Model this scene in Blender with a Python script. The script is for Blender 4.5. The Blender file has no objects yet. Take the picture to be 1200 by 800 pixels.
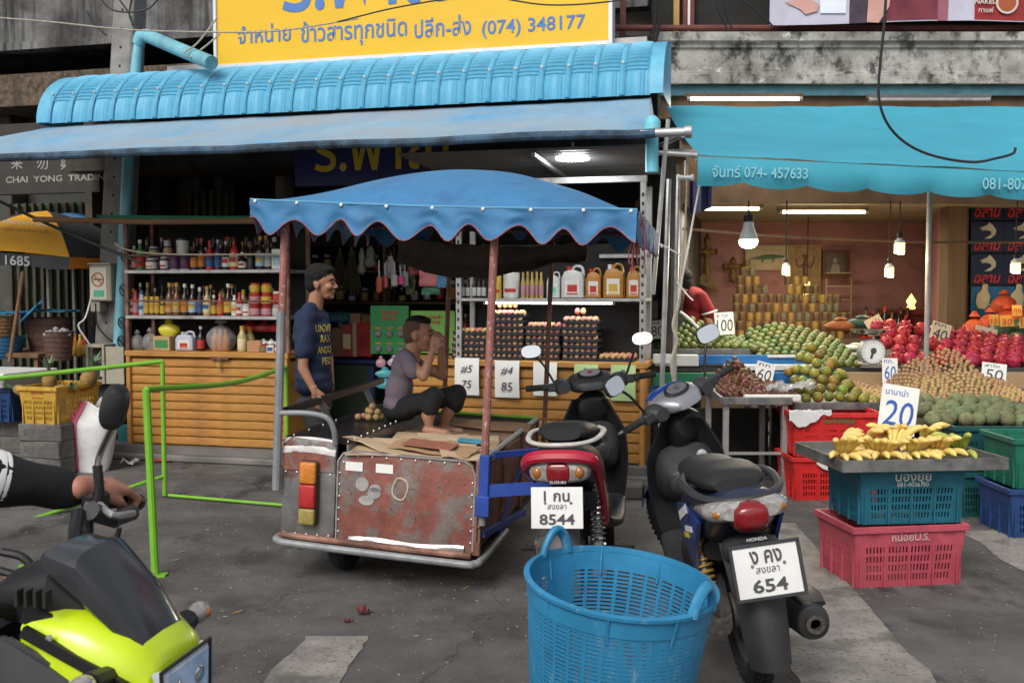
import bpy, bmesh, math, random
from mathutils import Vector, Matrix, Euler, noise
from math import radians as R, sin, cos, pi as PI
V = Vector
scene = bpy.context.scene
C = scene.collection
random.seed(11)

# ------------------------------------------------------------------ camera, world, sun, exposure
EYE = 1.5; PITCH = R(2.94); FPX = 1167.0
cam_d = bpy.data.cameras.new('camera'); cam = bpy.data.objects.new('camera', cam_d); C.objects.link(cam)
cam.location = (0, 0, EYE); cam.rotation_euler = (PI/2 - PITCH, 0, 0)
cam_d.sensor_width = 36; cam_d.lens = 36*FPX/1200; cam_d.clip_start = 0.1; cam_d.clip_end = 600
cam_d.dof.use_dof = True; cam_d.dof.focus_distance = 5.2; cam_d.dof.aperture_fstop = 9
scene.camera = cam
world = bpy.data.worlds.new('World'); scene.world = world; world.use_nodes = True
nt = world.node_tree; nt.nodes.clear()
sky = nt.nodes.new('ShaderNodeTexSky'); sky.sky_type = 'NISHITA'; sky.sun_disc = False
SUN_EL, SUN_ROT = R(44), R(205)
sky.sun_elevation = SUN_EL; sky.sun_rotation = SUN_ROT; sky.dust_density = 4; sky.air_density = 1.2
hs = nt.nodes.new('ShaderNodeHueSaturation'); hs.inputs['Saturation'].default_value = 0.35
bg = nt.nodes.new('ShaderNodeBackground'); bg.inputs['Strength'].default_value = 0.13
ow = nt.nodes.new('ShaderNodeOutputWorld')
nt.links.new(sky.outputs[0], hs.inputs['Color']); nt.links.new(hs.outputs[0], bg.inputs['Color']); nt.links.new(bg.outputs[0], ow.inputs['Surface'])
sl = bpy.data.lights.new('sun', 'SUN'); sl.energy = 1.6; sl.angle = R(26); sl.color = (1.0, 0.96, 0.9)
so = bpy.data.objects.new('sun', sl); C.objects.link(so)
_dir = V((sin(SUN_ROT)*cos(SUN_EL), cos(SUN_ROT)*cos(SUN_EL), sin(SUN_EL)))
so.rotation_euler = (-_dir).to_track_quat('-Z', 'Y').to_euler(); so.location = (0, -5, 12)
scene.view_settings.view_transform = 'Standard'; scene.view_settings.look = 'None'
scene.view_settings.exposure = 0.2; scene.view_settings.gamma = 1.0

# ------------------------------------------------------------------ pixel -> place helpers
def ray(px, py):
    a = (px-600)/FPX; b = -(py-400)/FPX
    return V((a, cos(PITCH)+b*sin(PITCH), -sin(PITCH)+b*cos(PITCH)))
def atY(px, py, Y):
    d = ray(px, py); t = Y/d.y
    return V((0, 0, EYE)) + d*t
def atZ(px, py, z):
    d = ray(px, py); t = (z-EYE)/d.z
    return V((0, 0, EYE)) + d*t
AL = R(14.2); LO = V((0, 8.05, 0)); LU = V((cos(AL), -sin(AL), 0)); LN = V((sin(AL), cos(AL), 0))
def atL(px, py, off=0):                       # point in the left shop's own frame: (along the front, inward, up)
    d = ray(px, py); o = V((0, 0, EYE))
    t = (off + LN.dot(LO-o)) / LN.dot(d)
    P = o + d*t - LO
    return V((LU.dot(P), LN.dot(P), P.z))
def L2W(s, off, z): return LO + LU*s + LN*off + V((0, 0, z))

# ------------------------------------------------------------------ materials
MATS = {}
def mat(name, col, rough=.6, metal=0, var=.18, scale=6, bump=.0, bscale=60, col2=None, c2=(.45, .6), rnd=0, emit=None, es=0,
        trans=0, alpha=1, coat=0, ior=1.45, stretch=(1, 1, 1), dirt=0, det=6, sss=0, layers=None):
    if name in MATS: return MATS[name]
    m = bpy.data.materials.new(name); m.use_nodes = True; t = m.node_tree; n = t.nodes; l = t.links
    b = n['Principled BSDF']; b.inputs['Roughness'].default_value = rough; b.inputs['Metallic'].default_value = metal
    b.inputs['IOR'].default_value = ior
    if trans: b.inputs['Transmission Weight'].default_value = trans
    if coat: b.inputs['Coat Weight'].default_value = coat; b.inputs['Coat Roughness'].default_value = .15
    if alpha < 1: b.inputs['Alpha'].default_value = alpha
    if sss: b.inputs['Subsurface Weight'].default_value = sss; b.inputs['Subsurface Radius'].default_value = (.012, .005, .003)
    tc = n.new('ShaderNodeTexCoord'); mp = n.new('ShaderNodeMapping'); mp.inputs['Scale'].default_value = stretch
    l.new(tc.outputs['Object'], mp.inputs[0])
    def nz(sc, d=det, w=None):
        x = n.new('ShaderNodeTexNoise'); x.inputs['Scale'].default_value = sc; x.inputs['Detail'].default_value = d
        x.inputs['Roughness'].default_value = .65
        l.new(mp.outputs[0], x.inputs['Vector']); return x
    def mix(a, bb, fac, mode='MIX'):
        x = n.new('ShaderNodeMix'); x.data_type = 'RGBA'; x.blend_type = mode
        for s, val in ((x.inputs[6], a), (x.inputs[7], bb), (x.inputs[0], fac)):
            if hasattr(val, 'is_output'): l.new(val, s)
            elif isinstance(val, (int, float)): s.default_value = val
            else: s.default_value = (*val[:3], 1)
        return x.outputs[2]
    c = tuple(col)
    na = nz(scale)
    mr = n.new('ShaderNodeMapRange'); mr.inputs[1].default_value = .3; mr.inputs[2].default_value = .7
    mr.inputs[3].default_value = 1-var; mr.inputs[4].default_value = 1+var*.7
    l.new(na.outputs[0], mr.inputs[0])
    out = mix(c, mr.outputs[0], 1.0, 'MULTIPLY') if False else None
    vm = n.new('ShaderNodeVectorMath'); vm.operation = 'SCALE'; vm.inputs[0].default_value = c
    if col2 is not None:
        nb = nz(scale*.55, 8); rp = n.new('ShaderNodeValToRGB')
        rp.color_ramp.elements[0].position = c2[0]; rp.color_ramp.elements[1].position = c2[1]
        l.new(nb.outputs[0], rp.inputs[0]); l.new(mix(c, col2, rp.outputs[0]), vm.inputs[0])
    l.new(mr.outputs[0], vm.inputs['Scale']); out = vm.outputs[0]
    if layers:
        for (lc, lsc, l0, l1, lst) in layers:      # further stains: colour, noise scale, ramp, stretch
            mp2 = n.new('ShaderNodeMapping'); mp2.inputs['Scale'].default_value = lst; l.new(tc.outputs['Object'], mp2.inputs[0])
            x = n.new('ShaderNodeTexNoise'); x.inputs['Scale'].default_value = lsc; x.inputs['Detail'].default_value = 7; x.inputs['Roughness'].default_value = .68
            l.new(mp2.outputs[0], x.inputs['Vector'])
            rp = n.new('ShaderNodeValToRGB'); rp.color_ramp.elements[0].position = l0; rp.color_ramp.elements[1].position = l1
            l.new(x.outputs[0], rp.inputs[0]); out = mix(out, lc, rp.outputs[0])
    if rnd:
        oi = n.new('ShaderNodeObjectInfo'); h = n.new('ShaderNodeHueSaturation')
        for (k, lo, hi) in (('Hue', .5-rnd*.09, .5+rnd*.09), ('Value', 1-rnd*.45, 1+rnd*.3)):
            q = n.new('ShaderNodeMapRange'); q.inputs[3].default_value = lo; q.inputs[4].default_value = hi
            if k == 'Value':
                w = n.new('ShaderNodeTexWhiteNoise'); w.noise_dimensions = '1D'; l.new(oi.outputs['Random'], w.inputs['W']); l.new(w.outputs[0], q.inputs[0])
            else: l.new(oi.outputs['Random'], q.inputs[0])
            l.new(q.outputs[0], h.inputs[k])
        l.new(out, h.inputs['Color']); out = h.outputs[0]
    l.new(out, b.inputs['Base Color'])
    rr = n.new('ShaderNodeMapRange'); rr.inputs[3].default_value = max(.02, rough-.12); rr.inputs[4].default_value = min(1, rough+.12)
    nr = nz(scale*2.3); l.new(nr.outputs[0], rr.inputs[0]); l.new(rr.outputs[0], b.inputs['Roughness'])
    if bump:
        bp = n.new('ShaderNodeBump'); bp.inputs['Strength'].default_value = bump; bp.inputs['Distance'].default_value = .01
        l.new(nz(bscale).outputs[0], bp.inputs['Height']); l.new(bp.outputs[0], b.inputs['Normal'])
    if emit: b.inputs['Emission Color'].default_value = (*emit, 1); b.inputs['Emission Strength'].default_value = es
    MATS[name] = m
    return m
def flat(name, col, rough=.6, metal=0, **k): return mat(name, col, rough, metal, var=k.pop('var', .08), **k)

# ------------------------------------------------------------------ mesh builder
I4 = Matrix.Identity(4)
def TR(x, y, z): return Matrix.Translation((x, y, z))
def RX(a): return Matrix.Rotation(a, 4, 'X')
def RY(a): return Matrix.Rotation(a, 4, 'Y')
def RZ(a): return Matrix.Rotation(a, 4, 'Z')
class MB:
    def __init__(s): s.bm = bmesh.new()
    def add(s, vs, fs, M=None):
        b = s.bm; v = [b.verts.new(M @ V(p) if M is not None else p) for p in vs]; out = []
        for f in fs:
            try: out.append(b.faces.new([v[i] for i in f]))
            except ValueError: pass
        return v, out
    def box(s, x0, x1, y0, y1, z0, z1, bev=0, M=None, seg=1):
        vs = [(x0,y0,z0),(x1,y0,z0),(x1,y1,z0),(x0,y1,z0),(x0,y0,z1),(x1,y0,z1),(x1,y1,z1),(x0,y1,z1)]
        v, f = s.add(vs, [(0,3,2,1),(4,5,6,7),(0,1,5,4),(1,2,6,5),(2,3,7,6),(3,0,4,7)], M)
        if bev:
            es = list({e for q in f for e in q.edges})
            bmesh.ops.bevel(s.bm, geom=es, offset=bev, segments=seg, affect='EDGES', profile=.5)
        return s
    def cb(s, c, d, bev=0, M=None, rot=None):   # centred box
        m = TR(*c)
        if rot: m = m @ Euler(rot).to_matrix().to_4x4()
        if M is not None: m = M @ m
        return s.box(-d[0]/2, d[0]/2, -d[1]/2, d[1]/2, -d[2]/2, d[2]/2, bev, m)
    def bar(s, p, q, w, h=None, bev=0, up=(0, 0, 1)):   # box-section bar from p to q
        p = V(p); q = V(q); h = h or w; d = q-p; L = d.length; d.normalize()
        u = V(up)
        if abs(d.dot(u)) > .98: u = V((0, 1, 0))
        x = d.cross(u).normalized(); z = x.cross(d)
        M = Matrix((x, d, z)).transposed().to_4x4(); M.translation = p
        return s.box(-w/2, w/2, 0, L, -h/2, h/2, bev, M)
    def tube(s, pts, r, n=8, cap=True, closed=False, M=None, flat=1.0, up=None):
        pts = [V(p) for p in pts]; k = len(pts); rr = r if isinstance(r, (list, tuple)) else [r]*k
        b = s.bm; rings = []; prev = None
        for i, p in enumerate(pts):
            if closed: d = pts[(i+1) % k]-pts[i-1]
            else: d = (pts[min(i+1, k-1)]-pts[max(i-1, 0)])
            if d.length < 1e-9: d = V((0, 0, 1))
            d.normalize()
            if prev is None:
                u = V(up) if up else (V((0, 0, 1)) if abs(d.z) < .9 else V((1, 0, 0)))
            else: u = prev
            x = u - d*u.dot(d)
            if x.length < 1e-6: x = V((1, 0, 0)) - d*d.x
            x.normalize(); prev = x; y = d.cross(x)
            ring = []
            for j in range(n):
                a = 2*PI*j/n
                q = p + x*cos(a)*rr[i]*flat + y*sin(a)*rr[i]
                ring.append(b.verts.new(M @ q if M is not None else q))
            rings.append(ring)
        m = k if closed else k-1
        for i in range(m):
            A, B = rings[i], rings[(i+1) % k]
            for j in range(n): b.faces.new((A[j], A[(j+1) % n], B[(j+1) % n], B[j]))
        if cap and not closed:
            b.faces.new(rings[0][::-1]); b.faces.new(rings[-1])
        return s
    def lathe(s, prof, n=16, M=None, sx=1, sy=1, cap=True):   # prof: (r, z) bottom to top
        b = s.bm; rings = []
        for r, z in prof:
            if r < 1e-5: v = b.verts.new(M @ V((0, 0, z)) if M is not None else (0, 0, z)); rings.append([v])
            else:
                ring = []
                for j in range(n):
                    a = 2*PI*j/n; q = V((r*cos(a)*sx, r*sin(a)*sy, z))
                    ring.append(b.verts.new(M @ q if M is not None else q))
                rings.append(ring)
        for A, B in zip(rings, rings[1:]):
            if len(A) == 1 and len(B) == 1: continue
            for j in range(n):
                k = (j+1) % n
                if len(A) == 1: b.faces.new((A[0], B[k], B[j]))
                elif len(B) == 1: b.faces.new((A[j], A[k], B[0]))
                else: b.faces.new((A[j], A[k], B[k], B[j]))
        if cap:
            if len(rings[0]) > 1: b.faces.new(rings[0][::-1])
            if len(rings[-1]) > 1: b.faces.new(rings[-1])
        return s
    def ell(s, c, r, n=12, m=8, M=None, rot=None):
        T = TR(*c)
        if rot: T = T @ Euler(rot).to_matrix().to_4x4()
        T = T @ Matrix.Diagonal((*((r, r, r) if isinstance(r, (int, float)) else r), 1))
        if M is not None: T = M @ T
        return s.lathe([(sin(PI*i/m), -cos(PI*i/m)) for i in range(m+1)], n, T, cap=False)
    def prism(s, pts, y0, y1, M=None, bev=0):   # pts in xz, extruded along y
        a = sum(pts[i][0]*pts[(i+1) % len(pts)][1]-pts[(i+1) % len(pts)][0]*pts[i][1] for i in range(len(pts)))
        if a < 0: pts = pts[::-1]
        k = len(pts); vs = [(x, y0, z) for x, z in pts] + [(x, y1, z) for x, z in pts]
        fs = [tuple(range(k)), tuple(range(2*k-1, k-1, -1))] + [(i, i+k, (i+1) % k+k, (i+1) % k) for i in range(k)]
        v, f = s.add(vs, fs, M)
        if bev:
            es = list({e for q in f[:2] for e in q.edges})
            bmesh.ops.bevel(s.bm, geom=es, offset=bev, segments=2, affect='EDGES', profile=.5)
        return s
    def grid(s, f, nu, nv, thick=0, M=None, closeu=False):    # f(u,v)->point; thick>0 makes a closed slab
        b = s.bm; P = [[V(f(i/nu, j/nv)) for j in range(nv+1)] for i in range(nu+1)]
        def mk(P): return [[b.verts.new(M @ p if M is not None else p) for p in row] for row in P]
        A = mk(P)
        for i in range(nu):
            for j in range(nv): b.faces.new((A[i][j], A[i+1][j], A[i+1][j+1], A[i][j+1]))
        if thick:
            N = []
            for i in range(nu+1):
                row = []
                for j in range(nv+1):
                    du = P[min(i+1, nu)][j]-P[max(i-1, 0)][j]; dv = P[i][min(j+1, nv)]-P[i][max(j-1, 0)]
                    nn = du.cross(dv); nn = nn.normalized() if nn.length > 1e-9 else V((0, 0, 1)); row.append(P[i][j]-nn*thick)
                N.append(row)
            B = mk(N)
            for i in range(nu):
                for j in range(nv): b.faces.new((B[i][j], B[i][j+1], B[i+1][j+1], B[i+1][j]))
            for i in range(nu):
                b.faces.new((A[i][0], B[i][0], B[i+1][0], A[i+1][0])); b.faces.new((A[i][nv], A[i+1][nv], B[i+1][nv], B[i][nv]))
            for j in range(nv):
                b.faces.new((A[0][j], A[0][j+1], B[0][j+1], B[0][j])); b.faces.new((A[nu][j], B[nu][j], B[nu][j+1], A[nu][j+1]))
        return s
    def loft(s, rings, cap=True, M=None):     # rings: lists of points of equal count
        b = s.bm; Rn = [[b.verts.new(M @ V(p) if M is not None else p) for p in r] for r in rings]; n = len(Rn[0])
        for A, B in zip(Rn, Rn[1:]):
            for j in range(n): b.faces.new((A[j], A[(j+1) % n], B[(j+1) % n], B[j]))
        if cap: b.faces.new(Rn[0][::-1]); b.faces.new(Rn[-1])
        return s
    def mesh(s, name, m, smooth=True, ang=.6):
        bm = s.bm; bmesh.ops.recalc_face_normals(bm, faces=bm.faces)
        if smooth:
            for f in bm.faces: f.smooth = True
            for e in bm.edges:
                if len(e.link_faces) == 2 and e.calc_face_angle(0) > ang: e.smooth = False
        me = bpy.data.meshes.new(name); bm.to_mesh(me); bm.free()
        if m: me.materials.append(m)
        return me
    def build(s, name, m, parent=None, smooth=True, ang=.6, label=None, kind=None, loc=None):
        o = bpy.data.objects.new(name, s.mesh(name, m, smooth, ang)); C.objects.link(o)
        if parent: o.parent = parent
        if label: o['label'] = label
        if kind: o['kind'] = kind
        if loc is not None: o.location = loc
        return o
def inst(name, me, parent=None, loc=(0, 0, 0), rot=(0, 0, 0), scale=None):
    o = bpy.data.objects.new(name, me); C.objects.link(o); o.location = loc; o.rotation_euler = rot
    if scale is not None: o.scale = (scale,)*3 if isinstance(scale, (int, float)) else scale
    if parent: o.parent = parent
    return o
def tag(o, label, cat, group=None, kind=None):
    o['label'] = label; o['category'] = cat
    if group: o['group'] = group
    if kind: o['kind'] = kind
    return o
def thing(name, label, cat, loc=(0, 0, 0), rz=0, group=None, rot=None):
    o = bpy.data.objects.new(name, None); C.objects.link(o); o.location = loc; o.empty_display_size = .1
    o.rotation_euler = rot if rot else (0, 0, rz)
    return tag(o, label, cat, group)
def thingL(name, label, cat, s, off, z, group=None, rz=0): return thing(name, label, cat, L2W(s, off, z), -AL+rz, group)
def struct(o): o['kind'] = 'structure'; return o
def stuff(o): o['kind'] = 'stuff'; return o
def inL(o): o.location = LO; o.rotation_euler = (0, 0, -AL); return o     # a mesh written in the left shop's frame
def dup(root, loc, rot=(0, 0, 0), label=None, group=None, scale=None):
    r = root.copy(); C.objects.link(r); r.location = loc; r.rotation_euler = rot
    if scale is not None: r.scale = (scale,)*3 if isinstance(scale, (int, float)) else scale
    if label: r['label'] = label
    if group: r['group'] = group
    for ch in list(root.children):
        c = ch.copy(); C.objects.link(c); c.parent = r
        for g in ch.children:
            d = g.copy(); C.objects.link(d); d.parent = c
    return r
def text(body, size, m, parent=None, at=(0, 0, 0), width=None, height=None, bold=0, thick=.002, name='lettering', M=None, center=True, res=3, shear=0):
    cu = bpy.data.curves.new('t', 'FONT'); cu.body = body; cu.size = 1; cu.resolution_u = res; cu.offset = min(.022, bold/size*.25); cu.shear = shear
    if center: cu.align_x = 'CENTER'; cu.align_y = 'CENTER'
    o = bpy.data.objects.new('t', cu); C.objects.link(o); bpy.context.view_layer.update()
    me = bpy.data.meshes.new_from_object(o); bpy.data.objects.remove(o); bpy.data.curves.remove(cu)
    if len(me.vertices):
        xs = [v.co.x for v in me.vertices]; ys = [v.co.y for v in me.vertices]
        x0, x1, y0, y1 = min(xs), max(xs), min(ys), max(ys)
        fx = width/(x1-x0) if width else size; fy = height/(y1-y0) if height else fx
        if not width and height: fx = fy
        cx, cy = ((x0+x1)/2, (y0+y1)/2) if center else (x0, y0)
        for v in me.vertices: v.co = V(((v.co.x-cx)*fx, -thick, (v.co.y-cy)*fy))
        if M is not None: me.transform(M)
    me.materials.clear(); me.materials.append(m); me.name = name
    ob = bpy.data.objects.new(name, me); C.objects.link(ob); ob.location = at
    if parent: ob.parent = parent
    return ob
def organic(parts, name, m, parent=None, voxel=.01, smooth=6, label=None, post=None, fac=.5):
    """one continuous skin over overlapping capsules ('c',p,q,r,R) and ellipsoids ('e',c,r,rot)"""
    b = MB()
    for p in parts:
        if p[0] == 'c':
            p0, p1, r0, r1 = V(p[1]), V(p[2]), p[3], p[4]; d = (p1-p0); L = max(d.length, 1e-4); d.normalize()
            pts = []; rs = []
            for k in range(5): a = PI/2*(k/4); pts.append(p0-d*r0*cos(a)); rs.append(max(r0*sin(a), r0*.08))
            for k in range(1, 5): t = k/5; pts.append(p0.lerp(p1, t)); rs.append(r0+(r1-r0)*t)
            for k in range(5): a = PI/2*(k/4); pts.append(p1+d*r1*sin(a)); rs.append(max(r1*cos(a), r1*.08))
            b.tube(pts, rs, 14, flat=p[5] if len(p) > 5 else 1, up=p[6] if len(p) > 6 else None)
        elif p[0] == 'e': b.ell(p[1], p[2], 16, 12, rot=p[3] if len(p) > 3 else None)
        elif p[0] == 'b': b.cb(p[1], p[2], rot=p[3] if len(p) > 3 else None)
    me = b.mesh('tmp', None, False); o = bpy.data.objects.new('tmp', me); C.objects.link(o)
    r = o.modifiers.new('r', 'REMESH'); r.mode = 'VOXEL'; r.voxel_size = voxel; r.use_smooth_shade = True
    s = o.modifiers.new('s', 'SMOOTH'); s.iterations = smooth; s.factor = fac
    dg = bpy.context.evaluated_depsgraph_get(); dg.update()
    nm = bpy.data.meshes.new_from_object(o.evaluated_get(dg)); bpy.data.objects.remove(o)
    for p in nm.polygons: p.use_smooth = True
    nm.materials.clear(); nm.materials.append(m); nm.name = name
    if post:
        for v in nm.vertices: v.co = post(v.co)
    ob = bpy.data.objects.new(name, nm); C.objects.link(ob)
    if parent: ob.parent = parent
    if label: ob['label'] = label
    return ob
def spline(pts, n=6):      # catmull-rom
    P = [V(p) for p in pts]; P = [P[0]*2-P[1]] + P + [P[-1]*2-P[-2]]; out = []
    for i in range(1, len(P)-2):
        for k in range(n):
            t = k/n; a, b, c, d = P[i-1], P[i], P[i+1], P[i+2]
            out.append(.5*((2*b)+(c-a)*t+(2*a-5*b+4*c-d)*t*t+(3*b-a-3*c+d)*t**3))
    out.append(P[-2]); return out
def ord_(i): return ['first', 'second', 'third', 'fourth', 'fifth', 'sixth', 'seventh', 'eighth', 'ninth', 'tenth', 'eleventh', 'twelfth', 'thirteenth', 'fourteenth', 'fifteenth', 'sixteenth', 'seventeenth', 'eighteenth', 'nineteenth', 'twentieth', 'twenty-first', 'twenty-second', 'twenty-third', 'twenty-fourth', 'twenty-fifth'][i]
# ------------------------------------------------------------------ shared materials
M_as = mat('asphalt', (.118, .11, .106), .85, var=.4, scale=2.6, bump=.9, bscale=110, col2=(.078, .073, .071), c2=(.42, .62), layers=[((.19, .185, .18), 120, .62, .68, (1, 1, 1)), ((.03, .03, .03), 90, .6, .68, (1, 1, 1)), ((.035, .033, .032), 1.1, .58, .7, (1, .6, 1)), ((.15, .145, .14), .8, .52, .66, (1, 1, 1)), ((.03, .03, .03), 2.2, .56, .66, (1, .5, 1)), ((.02, .02, .02), 7, .66, .72, (1, 1, 1))])
M_conc = mat('pavement_concrete', (.2, .19, .175), .9, var=.35, scale=3, bump=.4, bscale=90, col2=(.11, .105, .095), c2=(.4, .65))
M_mark = mat('worn_marking', (.27, .25, .225), .85, var=.35, scale=5, bump=.3, bscale=200, col2=(.17, .16, .15), c2=(.5, .72), layers=[((.1, .09, .085), 45, .55, .64, (1, 1, 1)), ((.12, .11, .1), 3, .5, .62, (1, 1, 1))])
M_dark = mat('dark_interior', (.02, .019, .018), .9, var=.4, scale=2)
M_blk = mat('black_plastic', (.012, .012, .013), .42, var=.2, scale=9, bump=.05, bscale=200)
M_rub = mat('tyre_rubber', (.016, .016, .016), .85, var=.3, scale=20, bump=.3, bscale=120)
M_steel = mat('galvanised_steel', (.42, .42, .42), .5, .6, var=.25, scale=9, col2=(.24, .22, .2), c2=(.5, .7))
M_chrome = flat('chrome', (.75, .75, .76), .16, 1)
M_rust = mat('rusty_steel', (.16, .075, .05), .75, .2, var=.4, scale=12, bump=.3, bscale=60, col2=(.3, .16, .12), c2=(.45, .6))
M_wood = mat('weathered_wood', (.17, .09, .045), .8, var=.4, scale=3, stretch=(.3, 5, 5), bump=.3, bscale=40)
M_white = flat('white_plastic', (.7, .7, .69), .45)
M_paper = mat('card_paper', (.74, .74, .72), .8, var=.06, scale=4, bump=.1, bscale=20)
M_ink = flat('marker_ink_grey', (.06, .06, .07), .7)
M_blueink = flat('marker_ink_blue', (.03, .1, .4), .7)
M_rope = mat('rope_fibre', (.42, .38, .3), .9, var=.3, scale=40, bump=.4, bscale=200)
M_cable = flat('cable_black', (.012, .012, .013), .55)
M_tube = flat('tube_lit', (1, 1, 1), .4, emit=(1.0, 1.0, .88), es=9)
M_tubew = flat('tube_lit_warm', (1, 1, .9), .4, emit=(1.0, .95, .68), es=7)

# fine cracks in the asphalt
_t = M_as.node_tree; _b = _t.nodes['Principled BSDF']; _c = _b.inputs['Base Color'].links[0].from_socket
_tc = _t.nodes.new('ShaderNodeTexCoord'); _n = _t.nodes.new('ShaderNodeTexNoise'); _n.inputs['Scale'].default_value = 1.8; _n.inputs['Detail'].default_value = 6
_a = _t.nodes.new('ShaderNodeVectorMath'); _a.operation = 'MULTIPLY_ADD'; _a.inputs[1].default_value = (.7, .7, .7); _t.links.new(_tc.outputs['Object'], _n.inputs['Vector']); _t.links.new(_n.outputs['Color'], _a.inputs[0]); _t.links.new(_tc.outputs['Object'], _a.inputs[2])
_v = _t.nodes.new('ShaderNodeTexVoronoi'); _v.feature = 'DISTANCE_TO_EDGE'; _v.inputs['Scale'].default_value = .55; _t.links.new(_a.outputs[0], _v.inputs['Vector'])
_r = _t.nodes.new('ShaderNodeMapRange'); _r.inputs[1].default_value = .0; _r.inputs[2].default_value = .006; _r.inputs[3].default_value = .62; _r.inputs[4].default_value = 1; _t.links.new(_v.outputs['Distance'], _r.inputs[0])
_s = _t.nodes.new('ShaderNodeVectorMath'); _s.operation = 'SCALE'; _t.links.new(_c, _s.inputs[0]); _t.links.new(_r.outputs[0], _s.inputs['Scale']); _t.links.new(_s.outputs[0], _b.inputs['Base Color'])
# ------------------------------------------------------------------ ground, markings, pavement
b = MB(); b.box(-150, 150, -60, 300, -.3, 0); g = struct(b.build('road', M_as))
VPX = 690
def stripe(px, py, w, y0, y1):
    p = atZ(px, py, 0); dx = (VPX-600)/FPX
    b = MB(); f = lambda Y: p.x + dx*(Y-p.y)
    pts = [(f(y0), y0), (f(y0)+w, y0), (f(y1)+w, y1), (f(y1), y1)]
    if w < 0: pts = pts[::-1]
    n = 60; vs = []
    for i in range(n+1):
        Y = y0+(y1-y0)*i/n
        nz = lambda q: .03*noise.noise(V((q, Y*3, 0)))+.014*noise.noise(V((q, Y*17, 5))); vs += [(f(Y)+nz(px), Y, .004), (f(Y)+w+nz(px+9), Y, .004)]
    vs2 = [(x, y, -.05) for x, y, z in vs]
    fs = [(2*i, 2*i+1, 2*i+3, 2*i+2) for i in range(n)]
    b.add(vs, fs); return struct(b.build('road_marking', M_mark, smooth=False))
stripe(350, 752, .285, 1.2, 4.25)
stripe(1008, 700, -.52, 1.2, 6.35)
stripe(1136, 630, .55, 3.2, 6.15)
# pavement along the left shop (slanted) and along the right shop
z0 = .06
b = MB(); b.box(-9, 1.28, -.16, 6, 0, z0, .015)
o = inL(struct(b.build('pavement', M_conc)))
b = MB(); b.box(1.05, 12, 8.05, 15, 0, z0+.004, .015); struct(b.build('pavement', M_conc))
# low kerb with moss by the egg cabinet
M_moss = mat('mossy_concrete', (.12, .11, .095), .9, var=.4, scale=7, bump=.6, bscale=60, col2=(.045, .065, .02), c2=(.45, .6), layers=[((.2, .08, .05), 9, .62, .68, (1, 1, 1))])
p = atL(712, 575, -.62)
b = MB(); x = p.x-1.0
while x < p.x+.62:
    w = random.uniform(.2, .45); b.box(x, x+w-.01, -.72+random.uniform(-.02, .02), -.5, 0, .11+random.uniform(-.02, .02), .012); x += w
inL(struct(b.build('kerb', M_moss)))
# litter
def litter(name, px, py, sz, m, label, cat, flatz=.25, z=0):
    p = atZ(px, py, z); b = MB(); r = random.Random(px)
    def f(u, v): return ((u-.5)*sz*(1+.3*r.random()), (v-.5)*sz*.7*(1+.3*r.random()), r.random()*sz*flatz+.004)
    b.grid(f, 4, 3, .0015)
    return tag(b.build(name, m, loc=(p.x, p.y, z), smooth=True, ang=.3), label, cat)
M_leaf = mat('dry_leaf', (.3, .19, .1), .8, var=.3, scale=20)
M_redp = flat('red_foil', (.45, .03, .03), .4)
litter('crumpled_packet', 153, 545, .12, M_white, 'crumpled white paper packet lying on the asphalt beside the white sack', 'litter', .5)
litter('red_wrapper', 190, 541, .14, M_redp, 'flattened red wrapper on the asphalt at the foot of the green post', 'litter', .15)
litter('cigarette_pack', 408, 729, .035, flat('dark_red_shell', (.16, .03, .03), .6), 'small dark red scrap on the road left of the purple one', 'litter', .4)
litter('fruit_peel', 426, 720, .05, flat('dark_purple_peel', (.12, .03, .035), .6), 'dark purple fruit peel on the road in front of the rusty cart', 'litter', .8)
b = MB(); r = random.Random(5)
for i in range(2600):
    X = r.uniform(-3.2, 3.2); Y = r.uniform(2.6, 8.0)
    s = r.choice([.003, .004, .004, .005, .006, .009]); a = r.random()*3; l = s*r.choice([1, 1, 1, 2.2])
    b.cb((X, Y, .003), (l, s*.8, .003), rot=(0, 0, a))
stuff(b.build('road_grit', mat('grit', (.3, .27, .22), .9, var=.5, scale=30, rnd=0), smooth=False))['label'] = 'pale specks of grit and straw scattered over the asphalt'
for px, py, a in ((115, 618, .2), (212, 647, .1), (278, 718, .5), (180, 641, 1.2), (205, 657, .7), (790, 596, .2), (612, 646, .4), (545, 690, .9)):
    p = atZ(px, py, 0); bb = MB(); bb.grid(lambda u, v: ((u-.5)*.05, (v-.5)*.014*sin(PI*(.15+.7*u)), .004+.008*u*u), 5, 2, .001)
    o = bb.build('dry_leaf', M_leaf, loc=p); o.rotation_euler[2] = a; tag(o, 'small dry straw-coloured leaf scrap on the asphalt', 'litter', 'dry leaf scraps on the road')

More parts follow.
